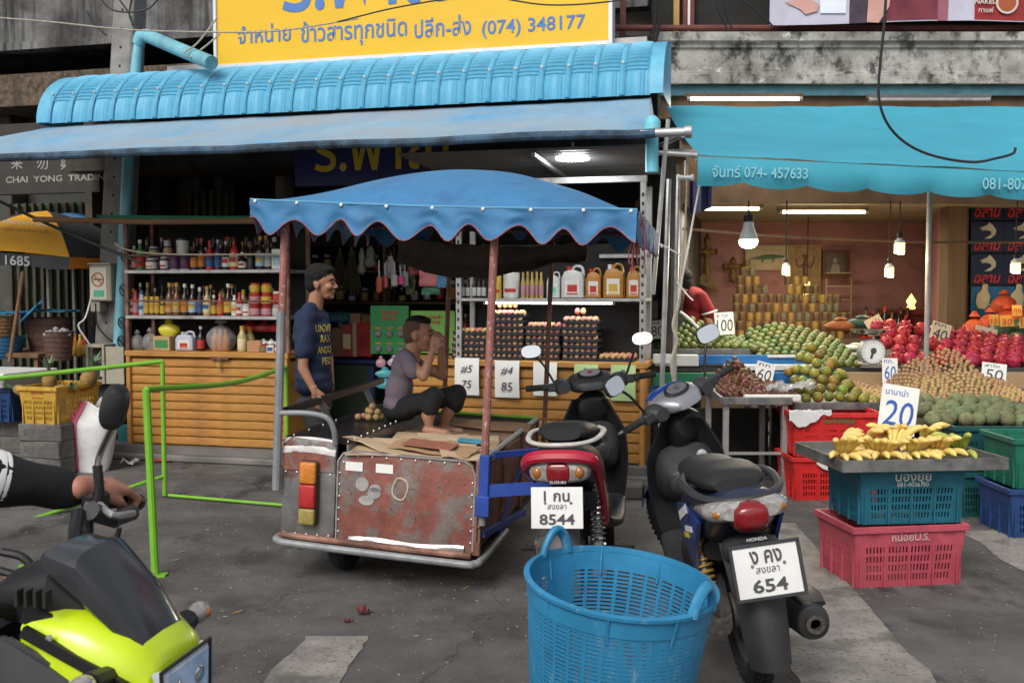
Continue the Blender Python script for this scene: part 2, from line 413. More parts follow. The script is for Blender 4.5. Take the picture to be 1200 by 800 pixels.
# ------------------------------------------------------------------ left shophouse (frame L)
M_fasc = mat('stained_render', (.19, .19, .19), .9, var=.35, scale=2.5, bump=.5, bscale=50, col2=(.055, .052, .05), c2=(.42, .6), layers=[((.02, .02, .02), 2.2, .5, .66, (2.2, 1, .16)), ((.36, .36, .35), 5, .66, .74, (1, 1, .5))])
M_beam = mat('pebbledash', (.17, .125, .09), .95, var=.5, scale=30, bump=1, bscale=140, col2=(.075, .055, .04), c2=(.4, .6), layers=[((.04, .035, .03), 2, .5, .7, (2, 1, .3))])
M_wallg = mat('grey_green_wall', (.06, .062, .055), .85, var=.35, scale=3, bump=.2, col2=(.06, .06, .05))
M_pole = mat('grey_concrete_pole', (.25, .24, .225), .9, var=.3, scale=5, bump=.5, bscale=80, col2=(.15, .145, .135), c2=(.4, .65))
sh = thing('shophouse', 'old two-storey shophouse with stained concrete balcony behind the yellow sign', 'building', LO, -AL)
def LZ(px, py, off): return atL(px, py, off).z
def LS(px, off, py=300): return atL(px, py, off).x
sL0 = LS(-250, 1.4); sR0 = LS(757, 1.4)
b = MB(); zb = LZ(65, 53, 1.4); b.box(sL0, sR0, 1.4, 1.65, zb, zb+1.5, .01); b.box(sL0, sR0, 1.37, 1.4-.002, zb-.03, zb+.05); b.build('balcony_fascia', M_fasc, sh)
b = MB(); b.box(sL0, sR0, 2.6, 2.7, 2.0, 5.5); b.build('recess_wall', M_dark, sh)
b = MB(); z1 = LZ(65, 84, 1.5); zc = LZ(65, 122, 1.5); b.box(sL0, sR0, 1.5, 2.595, zc, z1); b.build('beam', M_beam, sh)
b = MB(); b.box(sL0, sR0, 1.66, 2.59, zb+.1, zb+.2); b.build('balcony_slab', M_fasc, sh)
b = MB(); s1 = LS(262, 1.9)
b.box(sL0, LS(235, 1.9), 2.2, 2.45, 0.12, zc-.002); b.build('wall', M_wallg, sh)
# columns on the facade
for px, w in ((172, .16), (212, .22), (250, .1), (322, .1), (-12, .3)):
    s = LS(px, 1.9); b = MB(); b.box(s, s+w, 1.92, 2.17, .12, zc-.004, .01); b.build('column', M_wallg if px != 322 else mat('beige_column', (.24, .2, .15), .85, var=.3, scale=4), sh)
M_gate = mat('green_gate', (.05, .14, .05), .6, var=.4, scale=6, col2=(.03, .05, .025)); M_gateb = mat('brown_gate_bar', (.06, .04, .03), .7, var=.4, scale=8)
gz0, gz1 = .14, LZ(60, 238, 1.85)
gate = thing('folding_gate', 'folding steel gate with green panels and brown bars behind the pineapples', 'gate', LO, -AL)
s = LS(14, 1.85); e = LS(102, 1.85); i = 0
b = MB(); b.box(s, e, 1.87, 1.9, gz0, gz1); b.build('back_panel', M_gate, gate)
me = None; x = s
while x < e:
    if me is None:
        b = MB(); b.box(0, .035, 1.8, 1.85, gz0, gz1, .004); me = b.mesh('slat', M_gateb)
    inst('slat', me, gate, (x, 0, 0)); x += .105
gate2 = thing('folding_gate', 'narrow green folding gate glimpsed under the awning above the drinks shelf', 'gate', LO, -AL)
s = LS(222, 1.85); e = LS(272, 1.85); b = MB(); b.box(s, e, 1.89, 1.92, LZ(250, 255, 1.85)-.6, LZ(250, 222, 1.85)); b.build('back_panel', M_gate, gate2)
x = s
b = MB(); b.box(0, .03, 1.84, 1.88, LZ(250, 255, 1.85)-.6, LZ(250, 222, 1.85)); me = b.mesh('slat', M_gateb)
while x < e: inst('slat', me, gate2, (x, 0, 0)); x += .09
# dark board sign with white letters
M_sgn = mat('brown_black_board', (.03, .026, .022), .6, var=.3, scale=5)
p0 = atL(-30, 187, 1.0); p1 = atL(118, 224, 1.0)
sg = thing('shop_sign', 'dark board sign with white CHAI YONG TRADING lettering under the awning', 'sign', LO, -AL)
b = MB(); b.box(p0.x, p1.x-.01, 1.0, 1.06, p1.z-.01, p0.z+.35, .006); b.build('board', M_sgn, sg)
M_let = flat('worn_white_paint', (.27, .27, .26), .7, var=.3, scale=20)
pa = atL(7, 211, 1.0); pb = atL(132, 211, 1.0)
text('CHAI  YONG  TRADING', .1, M_let, sg, ((pa.x+pb.x)/2, .998, pa.z), width=pb.x-pa.x, height=.065, bold=.012)
for ch, px in (('采', 20), ('勿', 50), ('興', 78), ('弘', 108)):
    p = atL(px, 193, 1.0); text(ch, .15, M_let, sg, (p.x, .998, p.z+.02), bold=.006)
# utility pole
up = thing('utility_pole', 'weathered square concrete utility pole leaning slightly behind the blue canopy', 'pole', L2W(LS(124, .45, 400), .45, .0), -AL)
p_lo = atL(124, 420, .45); p_hi = atL(145, 0, .45); lean = math.atan2(p_hi.x-p_lo.x, p_hi.z-p_lo.z)
b = MB(); rr = RY(lean)
rings = []
for z in (0.1, 2, 4.6):
    w = .125-.004*z; rings.append([rr @ V(q) for q in ((-w, -w, z), (w, -w, z), (w, w, z), (-w, w, z))])
b.loft(rings); bmesh.ops.bevel(b.bm, geom=b.bm.edges[:], offset=.015, segments=1, affect='EDGES')
b.build('shaft', M_pole, up)
me = None
for z in [1.2+.17*i for i in range(20)]:
    if me is None: b = MB(); b.tube([(0, 0, 0), (0, .02, 0)], .012, 8); me = b.mesh('bolt_hole', M_dark)
    q = rr @ V((.0, -.128+.004*z, z)); inst('bolt_hole', me, up, q)
# pvc pipe
M_pvc = mat('sky_blue_pvc', (.17, .42, .5), .45, var=.3, scale=5, col2=(.12, .22, .24), c2=(.55, .75), stretch=(1, 1, .5))
pv = thing('drain_pipe', 'sky blue plastic drain pipe rising beside the concrete pole with an elbow on top', 'pipe', LO, -AL)
A = atL(139, 408, .22); B = atL(150, 190, .3); Cc = atL(161, 52, .42); D = atL(172, 42, .42); E_ = atL(248, 74, -.1)
b = MB(); b.tube([(A.x, A.y, .3), A, B, Cc], .052, 14); b.build('downpipe', M_pvc, pv)
b = MB(); b.tube([Cc, V(((Cc.x*.6+D.x*.4), Cc.y, D.z-.005)), D], .064, 14); b.build('elbow', M_pvc, pv)
b = MB(); b.tube([D, E_], .062, 14); b.build('top_pipe', M_pvc, pv)
M_nos = flat('sticker_white', (.55, .55, .55), .6); M_nor = flat('sticker_black', (.02, .02, .03), .6)
for z in (300, 340, 378, 400):
    q = atL(141+(400-z)*.04, z, .16)
    b = MB(); b.tube([(q.x+.035*cos(a), q.y+.008, q.z+.05*sin(a)) for a in [2*PI*i/16 for i in range(16)]], .006, 5, closed=True); b.tube([(q.x-.03, q.y+.004, q.z+.035), (q.x+.03, q.y+.004, q.z-.035)], .006, 5)
    b.build('sticker', M_nor, pv)
# pvc stub at right end of awning
q = atL(764, 178, -.85); pv2 = thing('drain_pipe', 'short sky blue pipe with domed cap at the right end of the grey-blue awning', 'pipe', L2W(q.x, q.y, q.z-.08), -AL)
M_pvc2 = mat('bright_pvc', (.16, .55, .66), .45, var=.15, scale=5)
b = MB(); b.lathe([(.045, -.06), (.045, .2), (.058, .2), (.058, .27), (.05, .3), (.025, .325), (0, .33)], 16); b.build('pipe_body', M_pvc2, pv2)

# ------------------------------------------------------------------ ribbed canopy, one moulded panel after another
M_cano = mat('turquoise_steel', (.085, .34, .52), .5, .0, var=.2, scale=4, col2=(.13, .42, .58), c2=(.4, .7), layers=[((.1, .2, .25), 3, .6, .78, (3, 1, .5))], stretch=(1, 1, 1))
cn = thing('ribbed_canopy', 'curved turquoise ribbed metal canopy running above the fabric awning', 'canopy', LO, -AL)
sa = LS(68, 0, 120); sb = LS(764, 0, 90); NP = 25; dw = (sb-sa)/NP
zt = LZ(600, 66, .55); zb_ = LZ(600, 119, -.12)
def prof(t):  # 0 bottom/front .. 1 top/back
    a = t*PI/2; return (-.12+.62*(1-cos(a)), zb_+(zt-zb_)*sin(a))
def panel(u, v):
    y, z = prof(v); bulge = .010*sin(PI*min(1, max(0, (u-.12)/.76)))**.5 if .12 < u < .88 else 0
    cor = 0
    if .2 < v < .86 and .12 < u < .88: cor = .015*(1-(v*20) % 1)
    if v <= .25 and .12 < u < .88: cor = .004*sin(u*PI*14)
    a = v*PI/2; h = bulge+cor
    return (u*dw, y-h*cos(a)*.9, z+h*sin(a)*.9)
b = MB(); b.grid(panel, 16, 100, .004); me = b.mesh('panel', M_cano, ang=.28)
b = MB(); b.grid(lambda u, v: (-.022+.044*u, prof(v)[0]-.016*sin(PI*u)-.012, prof(v)[1]+.006), 4, 20, .006); mr_ = b.mesh('rib', M_cano)
b = MB(); b.lathe([(.012, 0), (.012, .004), (0, .006)], 8, RX(PI/2)); ms_ = b.mesh('screw', M_steel)
for i in range(NP):
    inst('panel', me, cn, (sa+i*dw, 0, 0)); rb = inst('rib', mr_, cn, (sa+i*dw, 0, 0))
    yy, zz = prof(.35); inst('screw', ms_, rb, (0, yy-.04, zz))
for s, nm in ((sa-.02, 0), (sb, 1)):
    b = MB(); w = .1 if nm else .12; s_ = s if nm else s-.1
    b.grid(lambda u, v: (s_+w*u, prof(v)[0]-.02, prof(v)[1]+.008), 2, 20, .005); b.build('end_cap', M_cano, cn)
    b = MB(); pts = [(prof(t/12)[0], prof(t/12)[1]) for t in range(13)] + [(.5, zb_)]
    ss = s_ if not nm else s_+w
    b.prism([(y, z) for y, z in pts], 0, .006, TR(ss, 0, 0) @ RZ(PI/2) @ Matrix.Diagonal((1, 1, 1, 1))); b.build('end_plate', M_cano, cn)
# grey flashing strip above the canopy
b = MB(); b.box(LS(205, .6), sb-.1, .52, .6, zt-.02, zt+.09, .004); b.build('flashing', mat('grey_flashing', (.36, .35, .35), .5, .4, var=.25, scale=5), cn)
# ------------------------------------------------------------------ yellow sign
ys = thing('billboard', 'big yellow shop sign with blue Thai lettering and phone number in a white frame', 'sign', LO, -AL)
yo = .45; p0 = atL(255, 69, yo); p1 = atL(713, 56, yo); zy = (p0.z+p1.z)/2
M_yel = mat('yellow_vinyl', (.72, .43, .01), .4, var=.05, scale=2, layers=[((.74, .5, .07), 3, .6, .8, (.3, 1, 3))]); M_lblue = flat('sign_blue', (.06, .17, .45), .5)
b = MB(); b.box(p0.x, p1.x, yo, yo+.12, zy, zy+1.3); b.build('panel', M_yel, ys)
M_alu = flat('white_aluminium', (.62, .63, .65), .4, .2)
for bx in ((p0.x-.03, p0.x, zy-.035, zy+1.3), (p1.x, p1.x+.035, zy-.035, zy+1.3)):
    b = MB(); b.box(bx[0], bx[1], yo-.02, yo+.13, bx[2], bx[3], .003); b.build('frame', M_alu, ys)
b = MB(); b.box(p0.x, p1.x, yo-.02, yo+.13, zy-.035, zy, .003); b.build('frame', M_alu, ys)
for body, x0, x1, yb, hh in (('จำหน่าย', 279, 341, 51, .0), ('ข้าวสารทุกชนิด', 353, 477, 49, 0), ('ปลีก-ส่ง', 486, 552, 44, 0), ('(074) 348177', 565, 686, 42, .115)):
    a = atL(x0, yb, yo); c = atL(x1, yb, yo)
    t_ = text(body, .2, M_lblue, ys, (a.x, yo-.003, a.z+(-.008)), width=c.x-a.x, height=hh or None, bold=.008, center=False)
    mz = min(v.co.z for v in t_.data.vertices); hz = max(v.co.z for v in t_.data.vertices)-mz
    tgt = {'จำหน่าย': .165, 'ข้าวสารทุกชนิด': .235, 'ปลีก-ส่ง': .175, '(074) 348177': .15}[body]
    for v in t_.data.vertices: v.co.z = (v.co.z-mz)*tgt/hz - (.055 if 'ทุ' in body else .02 if '(' in body else 0)
a = atL(331, 15, yo); c = atL(640, 3, yo)
t_ = text('ร.พาณิชย์', .5, M_lblue, ys, (a.x, yo-.003, a.z-.005), width=c.x-a.x, bold=.03, center=False)
mz = min(v.co.z for v in t_.data.vertices)
for v in t_.data.vertices: v.co.z = (v.co.z-mz)*1.15
# ------------------------------------------------------------------ fabric awning
M_faw = mat('faded_blue_canvas', (.2, .34, .46), .7, var=.15, scale=3, bump=.15, bscale=30, col2=(.1, .3, .52), c2=(.5, .66), layers=[((.3, .3, .31), 1.3, .42, .75, (.5, 1, 2))])
M_faw2 = mat('dirty_canvas_hem', (.05, .1, .16), .8, var=.5, scale=9, col2=(.02, .03, .04))
aw = thing('fabric_awning', 'long faded grey-blue canvas awning over the left shop front', 'awning', LO, -AL)
fo = -1.05; pf = atL(0, 190, fo); pf2 = atL(762, 160, fo); zf = (pf.z+pf2.z)/2+.03; zk = LZ(600, 123, -.08)
s0f, s1f = LS(-260, fo, 190), LS(768, fo, 160); s0k, s1k = LS(58, -.08, 140), LS(762, -.08, 115)
def awf(u, v):
    s = (s0f+(s1f-s0f)*u)*(1-v)+(s0k+(s1k-s0k)*u)*v
    z = zf+(zk-zf)*v - .035*sin(PI*v) + .012*noise.noise(V((s*1.3, v*2, 0)))+.006*noise.noise(V((s*6, v*3, 1)))
    return (s, fo+(-.08-fo)*v, z)
b = MB(); b.grid(awf, 60, 14, .004); b.build('canvas', M_faw, aw)
b = MB(); b.tube([awf(u/40, 0) for u in range(41)], .032, 10); b.build('hem_roll', M_faw2, aw)
b = MB(); q = V(awf(1, 0)); b.tube([q+V((-.1, 0, 0)), q+V((.2, 0, .0))], .03, 12); b.tube([q+V((.195, 0, .0)), q+V((.24, 0, 0))], .042, 12); b.build('roller_bar', M_steel, aw)
b = MB(); b.tube([q+V((.0, 0, .0)), V((s1k, -.08, zk))], .008, 6); b.build('arm', M_steel, aw)
for u in ():
    q = V(awf(u, .02)); b = MB(); b.bar(q, (q.x, 1.0, zf-.55), .03); b.build('arm', M_rust, aw)

# ------------------------------------------------------------------ shop interior room
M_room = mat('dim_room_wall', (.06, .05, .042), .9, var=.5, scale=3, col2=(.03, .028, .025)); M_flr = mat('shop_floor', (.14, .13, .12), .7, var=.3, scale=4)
xa = LS(338, 1.5)-.1; xb = LS(757, .2)+.1
zi = LZ(640, 210, .3)
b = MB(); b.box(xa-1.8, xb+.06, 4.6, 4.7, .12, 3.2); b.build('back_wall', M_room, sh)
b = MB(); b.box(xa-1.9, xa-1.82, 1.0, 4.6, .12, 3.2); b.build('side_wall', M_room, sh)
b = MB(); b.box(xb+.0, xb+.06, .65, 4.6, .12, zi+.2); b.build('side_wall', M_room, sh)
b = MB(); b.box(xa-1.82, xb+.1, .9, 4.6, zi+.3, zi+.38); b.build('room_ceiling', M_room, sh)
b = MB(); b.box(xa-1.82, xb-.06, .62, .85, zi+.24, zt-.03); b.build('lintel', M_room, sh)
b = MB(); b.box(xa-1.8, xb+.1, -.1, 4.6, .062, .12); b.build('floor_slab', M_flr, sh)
# corrugated ceiling sheet under the awning
M_corr = mat('grey_corrugated', (.14, .14, .14), .5, .5, var=.2, scale=3)
cs = thing('ceiling_sheet', 'grey corrugated steel ceiling sheet behind the round LED lamp', 'roof sheet', LO, -AL)
xs0 = LS(500, -.2); xs1 = xb
b = MB(); b.grid(lambda u, v: (xs0+(xs1-xs0)*u, -.85+1.4*v, (zf-.05+(zi+.05-zf+.05)*v)+.008*sin(v*2*PI*14)), 2, 110, .004); b.build('sheet', M_corr, cs)
for y in (.12,):
    b = MB(); b.box(xs0, xs1, y, y+.04, zi+.05, zi+.09); b.build('purlin', M_corr, cs)
b = MB(); b.bar((LS(640, -.4), -.85, zf-.09), (LS(640, -.4), .5, zi+.01), .03); b.build('rafter', M_corr, cs)
# LED ring lamp
q = atL(671, 186, -.45)
lr = thing('led_lamp', 'round white LED ring lamp glowing under the ceiling sheet', 'lamp', L2W(q.x, q.y, q.z), -AL)
b = MB(); b.lathe([(.03, .012), (.125, .012), (.125, .03), (.03, .03)], 32); b.build('base_plate', M_white, lr)
M_led = flat('led_lit', (1, 1, 1), .4, emit=(1, 1, 1), es=14)
b = MB()
for r_, n_ in ((.115, 24), (.075, 16)):
    for i in range(n_): a = 2*PI*i/n_; b.ell((r_*cos(a), r_*sin(a), .002), (.012, .012, .012), 8, 5)
b.build('led', M_led, lr)
b = MB(); b.tube([(0, 0, .03), (0, 0, .12)], .01, 8); b.build('stem', M_white, lr)
L = bpy.data.lights.new('led_light', 'POINT'); L.energy = 14; L.shadow_soft_size = .1; o = bpy.data.objects.new('led_light', L); C.objects.link(o); o.parent = lr; o.location = (0, 0, -.05)
# blue sign under awning
p0 = atL(345, 170, .1); p1 = atL(522, 214, .1)
bs = thing('shop_sign', 'dark blue sign with yellow Thai letters half hidden behind the cart canopy', 'sign', LO, -AL)
b = MB(); b.box(p0.x, p1.x, .1, .14, p1.z, p0.z+.1, .004); b.build('board', mat('navy_board', (.012, .015, .1), .45, var=.2, scale=6), bs)
a = atL(369, 200, .1); c = atL(560, 190, .1); 
t_ = text('ร.พาณิ', .3, flat('sign_yellow', (.6, .42, .02), .5), bs, (a.x, .097, a.z-.015), width=c.x-a.x-.25, bold=.012, center=False)
for v in t_.data.vertices: v.co.z *= 1.15
# ------------------------------------------------------------------ bottles, jars, packs
M_och = mat('ochre_paint', (.42, .2, .045), .6, var=.25, scale=4, col2=(.3, .13, .035), c2=(.5, .75), stretch=(1, 1, 3), layers=[((.1, .05, .02), 7, .68, .76, (1, 1, .6))])
_mc = {}
def col(c, rough=.45, name=None):
    k = (tuple(c), rough)
    if k not in _mc: _mc[k] = flat(name or 'paint_%d' % len(_mc), c, rough, var=.12, scale=30)
    return _mc[k]
DK = (.02, .012, .01); RD = (.4, .03, .02); YL = (.5, .32, .04); WH = (.6, .6, .57); PK = (.4, .2, .23); OR = (.45, .16, .03); BL = (.04, .09, .22); GN = (.04, .2, .06); GD = (.45, .28, .06); LB = (.3, .45, .55); TN = (.4, .27, .12); PU = (.07, .03, .07); CN_X = (.2, .06, .02); SV = (.4, .4, .4); CR = (.6, .5, .3); BR = (.12, .05, .02)
_bm = {}
def bparts(kind, w, h):
    r = w/2; k = (kind, round(w, 3), round(h, 3))
    if k in _bm: return _bm[k]
    P = {'sauce': ([(r*.9, 0), (r, .004), (r, h*.52), (r*.85, h*.6), (r*.36, h*.72), (r*.32, h*.92), (0, h*.92)], (.1, .44), (r*.42, h*.88, h)),
         'slim': ([(r*.9, 0), (r, .004), (r, h*.6), (r*.6, h*.74), (r*.4, h*.88), (0, h*.88)], (.1, .5), (r*.5, h*.85, h)),
         'jar': ([(r*.94, 0), (r, .004), (r, h*.76), (r*.8, h*.84), (0, h*.84)], (.12, .68), (r*.86, h*.82, h)),
         'can': ([(r*.96, 0), (r, .004), (r, h*.97), (r*.94, h), (0, h*.98)], (.05, .93), None)}[kind]
    b = MB(); b.lathe(P[0], 14); body = b
    l0, l1 = P[1]; b2 = MB(); b2.lathe([(r+.0008, h*l0), (r+.0012, h*l0+.001), (r+.0012, h*l1-.001), (r+.0008, h*l1)], 14, cap=False)
    cp = None
    if P[2]: cp = MB(); rr, a, c = P[2]; cp.lathe([(rr, a), (rr, c-.002), (rr*.9, c), (0, c)], 12)
    _bm[k] = (body.bm, b2.bm, cp.bm if cp else None); return _bm[k]
def bottle(kind, w, h, body, lab, cap, loc, rz, label, name='bottle', cat='bottle', group=None, second=None):
    t = thing(name, label, cat, loc, rz, group)
    B, L_, K = bparts(kind, w, h)
    def mk(bm, nm, m):
        x = MB(); x.bm.free(); x.bm = bm.copy(); return x.build(nm, m, t)
    mk(B, 'body', col(body, .18)); 
    if lab: mk(L_, 'paper_label', col(lab, .6))
    if second:
        r = w/2+.0018; x = MB(); z = h*.3
        x.grid(lambda u, v: (r*sin((u-.5)*1.5), -r*cos((u-.5)*1.5), z-h*.07+h*.14*v), 6, 1); x.build('emblem', col(second, .6), t)
    if K: mk(K, 'cap', col(cap, .4))
    return t
def jug(w, h, colb, lab, loc, rz, label, capc=WH, ribs=0):
    t = thing('jug', label, 'jug', loc, rz); d = w*.6
    b = MB(); pts = [(-w/2, .004), (-w/2, h*.62), (-w*.36, h*.84), (-w*.1, h*.88), (w*.12, h*.88), (w*.42, h*.78), (w/2, h*.62), (w/2, .004)]
    b.prism(pts, -d/2, d/2, bev=w*.06); b.build('body', col(colb, .3), t)
    b = MB(); b.tube(spline([(-w*.08, 0, h*.86), (w*.1, 0, h*1.0), (w*.38, 0, h*.96), (w*.46, 0, h*.7)], 5), w*.06, 8); b.build('handle', col(colb, .3), t)
    b = MB(); b.lathe([(w*.12, h*.86), (w*.12, h*1.0), (0, h)], 12, TR(-w*.2, 0, 0)); b.build('cap', col(capc, .4), t)
    b = MB(); b.box(-w*.32, w*.32, -d/2-.002, -d/2, h*.1, h*.58); b.build('paper_label', col(WH, .6), t)
    b = MB(); b.box(-w*.22, w*.22, -d/2-.004, -d/2-.0021, h*.2, h*.42); b.box(-w*.26, w*.26, -d/2-.004, -d/2-.0021, h*.12, h*.16); b.build('print', col(lab, .6), t)
    if ribs:
        for i in range(5):
            b = MB(); b.cb((0, 0, h*(.12+.11*i)), (w*1.03, d*1.04, h*.03), .003); b.build('rib', col(colb, .3), t)
    return t
def tin(w, d, h, c, lab, loc, rz, label, name='box', cat='box', tilt=0):
    t = thing(name, label, cat, loc, rz); 
    if tilt: t.rotation_euler[1] = tilt
    b = MB(); b.box(-w/2, w/2, -d/2, d/2, 0, h, min(w, h)*.04); b.build('carton', col(c, .6), t)
    if lab: b = MB(); b.box(-w*.38, w*.38, -d/2-.003, -d/2-.0005, h*.2, h*.75, .0008); b.build('printed_panel', col(lab, .5), t)
    return t
def sack(w, h, d, m, loc, rz, label, name='plastic_bag', cat='bag', seed=0, knot=True, group=None):
    b = MB(); rnd = V((seed*3.1, seed, 2))
    def f(u, v):
        a = 2*PI*u; k = (sin(PI*min(1, v*1.15+.12))**.5) if v < .8 else .5-1.9*(v-.8)
        k = max(.06, k); n = 1+.13*noise.noise(V((cos(a)*2.2, sin(a)*2.2, v*4))+rnd)+.05*noise.noise(V((cos(a)*7, sin(a)*7, v*12))+rnd)
        return (cos(a)*w/2*k*n, sin(a)*d/2*k*n, h*v)
    b.grid(f, 28, 18); bmesh.ops.remove_doubles(b.bm, verts=b.bm.verts, dist=.0005)
    return tag(b.build(name, m, loc=loc, ang=1.2), label, cat, group) if True else None
M_clear = mat('clear_plastic', (.5, .5, .5), .2, trans=.0, alpha=.32, var=.2, scale=20, bump=.5, bscale=40)
CN = {DK: 'dark', RD: 'red', YL: 'yellow', WH: 'white', PK: 'pink', OR: 'orange', BL: 'blue', GN: 'green', GD: 'gold', LB: 'pale blue', TN: 'tan', PU: 'purple', SV: 'silver', CR: 'cream', BR: 'brown', None: 'no', CN_X: 'rust'}
KN = {'sauce': 'long-necked bottle', 'slim': 'slim bottle', 'jar': 'squat jar', 'can': 'tin'}

# ------------------------------------------------------------------ cabinets
def cabinet(label, x0, x1, ytop, ybot, ys, fpost, sh_y, tx):
    t = thing('shelf_cabinet', label, 'cabinet', LO, -AL)
    s0, s1 = LS(x0, 0, 400), LS(x1, 0, 400); z0_ = ybot; z1_ = ytop; n = ys; h = (z1_-.06-z0_)/n
    b = MB(); b.box(s0, s1, .05, .5, z0_, z1_-.08, .0); b.build('chest', M_och, t)
    b = MB(); b.box(0, s1-s0-.06, -.012, .018, 0, h-.012, .0); b.bm.free(); b = MB()
    b.grid(lambda u, v: ((s1-s0-.06)*u, -.01-.006*math.sin(PI*min(1, v*1.12))**.3 if v < .88 else .008, h*v), 1, 14, .004); me = b.mesh('slat', M_och)
    for i in range(n): inst('slat', me, t, (s0+.03, .03, z0_+i*h))
    b = MB(); b.box(s0-.01, s1+.01, -.02, .52, z1_-.05, z1_, .006); b.build('counter_board', M_och, t)
    for s in (s0, s1-.04):
        b = MB(); b.box(s, s+.04, -.015, .05, z0_-.02, z1_-.05, .004); b.build('post', M_och, t)
    for s in (s0+.05, (s0+s1)/2, s1-.1):
        b = MB(); b.box(s, s+.06, .05, .12, z0-.0, z0_); b.build('foot', M_conc, t)
    return t, s0, s1
zc1 = LZ(240, 412, 0); zcb = LZ(240, 522, 0)
cl, s0, s1 = cabinet('ochre cabinet of sauce bottles with slatted shutter front left of the standing man', 148, 337, zc1, zcb, 10, None, None, None)
zs1 = LZ(240, 316, 0); zs2 = LZ(240, 370, 0); ztp = LZ(240, 258, 0)
for z in (zs1, zs2):
    b = MB(); b.box(s0, s1, -.01, .4, z-.03, z, .003); b.build('shelf', M_steel, cl)
    b = MB(); b.tube([(s0, 0, z+.13), (s1, 0, z+.13)], .007, 6); b.build('guard_rail', M_rust, cl)
for s in (s0-.01, s1-.02):
    b = MB(); b.box(s, s+.035, 0, .035, zc1, ztp+.02, .003); b.build('upright', M_rust, cl)
    b = MB(); b.box(s, s+.035, .4, .435, zc1, ztp+.02, .003); b.build('upright', M_rust, cl)
b = MB(); b.box(s0, s1, .44, .46, zc1, ztp); b.build('back_panel', M_dark, cl)
b = MB(); b.box(s0-.02, s1+.02, -.02, .46, ztp, ztp+.03, .004); b.build('top_board', M_wood, cl)
# hasp and padlock
q = atL(256, 424, -.03); pl = thing('padlock', 'brass padlock on the hasp of the ochre shutter cabinet', 'padlock', L2W(q.x, q.y, q.z), -AL)
b = MB(); b.cb((0, 0, -.03), (.035, .02, .04), .006); b.build('lock_body', col(GD, .3), pl)
b = MB(); b.tube([(-.011, 0, -.01), (-.011, 0, .02), (0, 0, .032), (.011, 0, .02), (.011, 0, -.01)], .004, 6); b.build('shackle', M_chrome, pl)
b = MB(); b.box(-.09, .09, .006, .012, .02, .045, .002); b.build('hasp', M_rust, cl).location = q
PXM = 1/132.0
row = [('slim', 158, 7, 29, DK, PK, SV), ('sauce', 165, 10, 36, GN, RD, WH), ('jar', 178, 12, 14, PU, WH, SV), ('jar', 193, 9, 16, PU, WH, SV),
       ('can', 205.5, 11, 18, WH, PU, None), ('can', 217.5, 11, 18, WH, PU, None), ('sauce', 228.5, 9, 33, DK, OR, DK), ('sauce', 237, 8, 37, DK, OR, RD), ('sauce', 246.5, 9, 34, RD, BL, RD),
       ('sauce', 256, 8, 35, PU, BL, SV), ('sauce', 265.5, 9, 33, DK, WH, SV), ('sauce', 275, 10, 37, RD, CR, DK), ('sauce', 284.5, 9, 20, DK, WH, WH), ('sauce', 294.5, 8, 33, DK, None, DK), ('sauce', 305.5, 10, 38, DK, LB, GD), ('slim', 315, 8, 34, DK, SV, DK)]
back1 = [('can', 215, 13, 38, PU, WH, None), ('jar', 181, 12, 28, DK, SV, SV), ('sauce', 174, 9, 40, DK, TN, DK), ('jar', 197, 9, 36, PU, SV, SV), ('sauce', 208, 9, 37, DK, None, DK), ('sauce', 232, 9, 38, DK, RD, BR), ('sauce', 251, 9, 38, DK, PU, DK), ('sauce', 261, 8, 37, DK, PK, DK), ('sauce', 271, 9, 36, DK, None, DK), ('sauce', 289, 9, 38, DK, TN, BR), ('sauce', 300, 9, 38, DK, BR, DK), ('sauce', 312, 9, 40, BR, None, GD), ('slim', 322, 9, 38, DK, None, SV)]
mid = [('slim', 158.5, 7, 29, RD, PK, RD), ('slim', 166, 7, 29, SV, LB, BL), ('jar', 171.5, 6, 22, BR, YL, YL), ('jar', 178, 6, 22, BR, YL, YL), ('jar', 184, 6, 22, BR, YL, YL), ('jar', 190.5, 6, 17, DK, YL, YL), ('sauce', 198.5, 9, 38, BR, TN, GD), ('sauce', 207, 9, 38, BR, TN, GD),
       ('sauce', 216.5, 9, 37, DK, OR, WH), ('sauce', 225.5, 9, 36, DK, LB, WH), ('slim', 234, 7, 33, DK, BL, WH), ('sauce', 242.5, 9, 34, TN, CR, GD), ('slim', 250.5, 6, 24, BR, YL, WH), ('slim', 258, 8, 26, RD, OR, OR), ('sauce', 267.5, 10, 37, DK, YL, WH), ('slim', 274.5, 7, 24, WH, CR, WH), ('slim', 280.5, 7, 27, RD, WH, RD), ('can', 288.5, 8, 14, SV, WH, None)]
back2 = [('sauce', 203, 9, 38, BR, TN, GD), ('sauce', 239, 8, 35, DK, None, DK), ('sauce', 247, 8, 36, DK, TN, GD), ('sauce', 272, 9, 36, DK, TN, GD), ('slim', 220, 8, 34, DK, None, DK), ('slim', 262, 8, 32, BR, None, DK), ('slim', 285, 8, 30, TN, RD, YL)]
def place_row(rw, z, off, where):
    for i, (k, px, w, h, bc, lc, cc) in enumerate(rw):
        s = LS(px, off, 330); 
        lab = f"{CN[bc]} {KN[k]} with {CN[lc]} label, {ord_(i)} {where}"
        bottle(k, w*PXM*1.1, h*PXM, bc, lc, cc or SV, L2W(s, off, z+.001), -AL, lab, name='tin' if k == 'can' else ('jar' if k == 'jar' else 'bottle'), cat='tin' if k == 'can' else ('jar' if k == 'jar' else 'bottle'), group='goods on the sauce shelves', second=random.choice([RD, YL, BL, OR]) if lc in (WH, CR, LB, TN) else None)
place_row(row, zs1, .08, 'in front on the top shelf'); place_row(back1, zs1, .24, 'at the back of the top shelf')
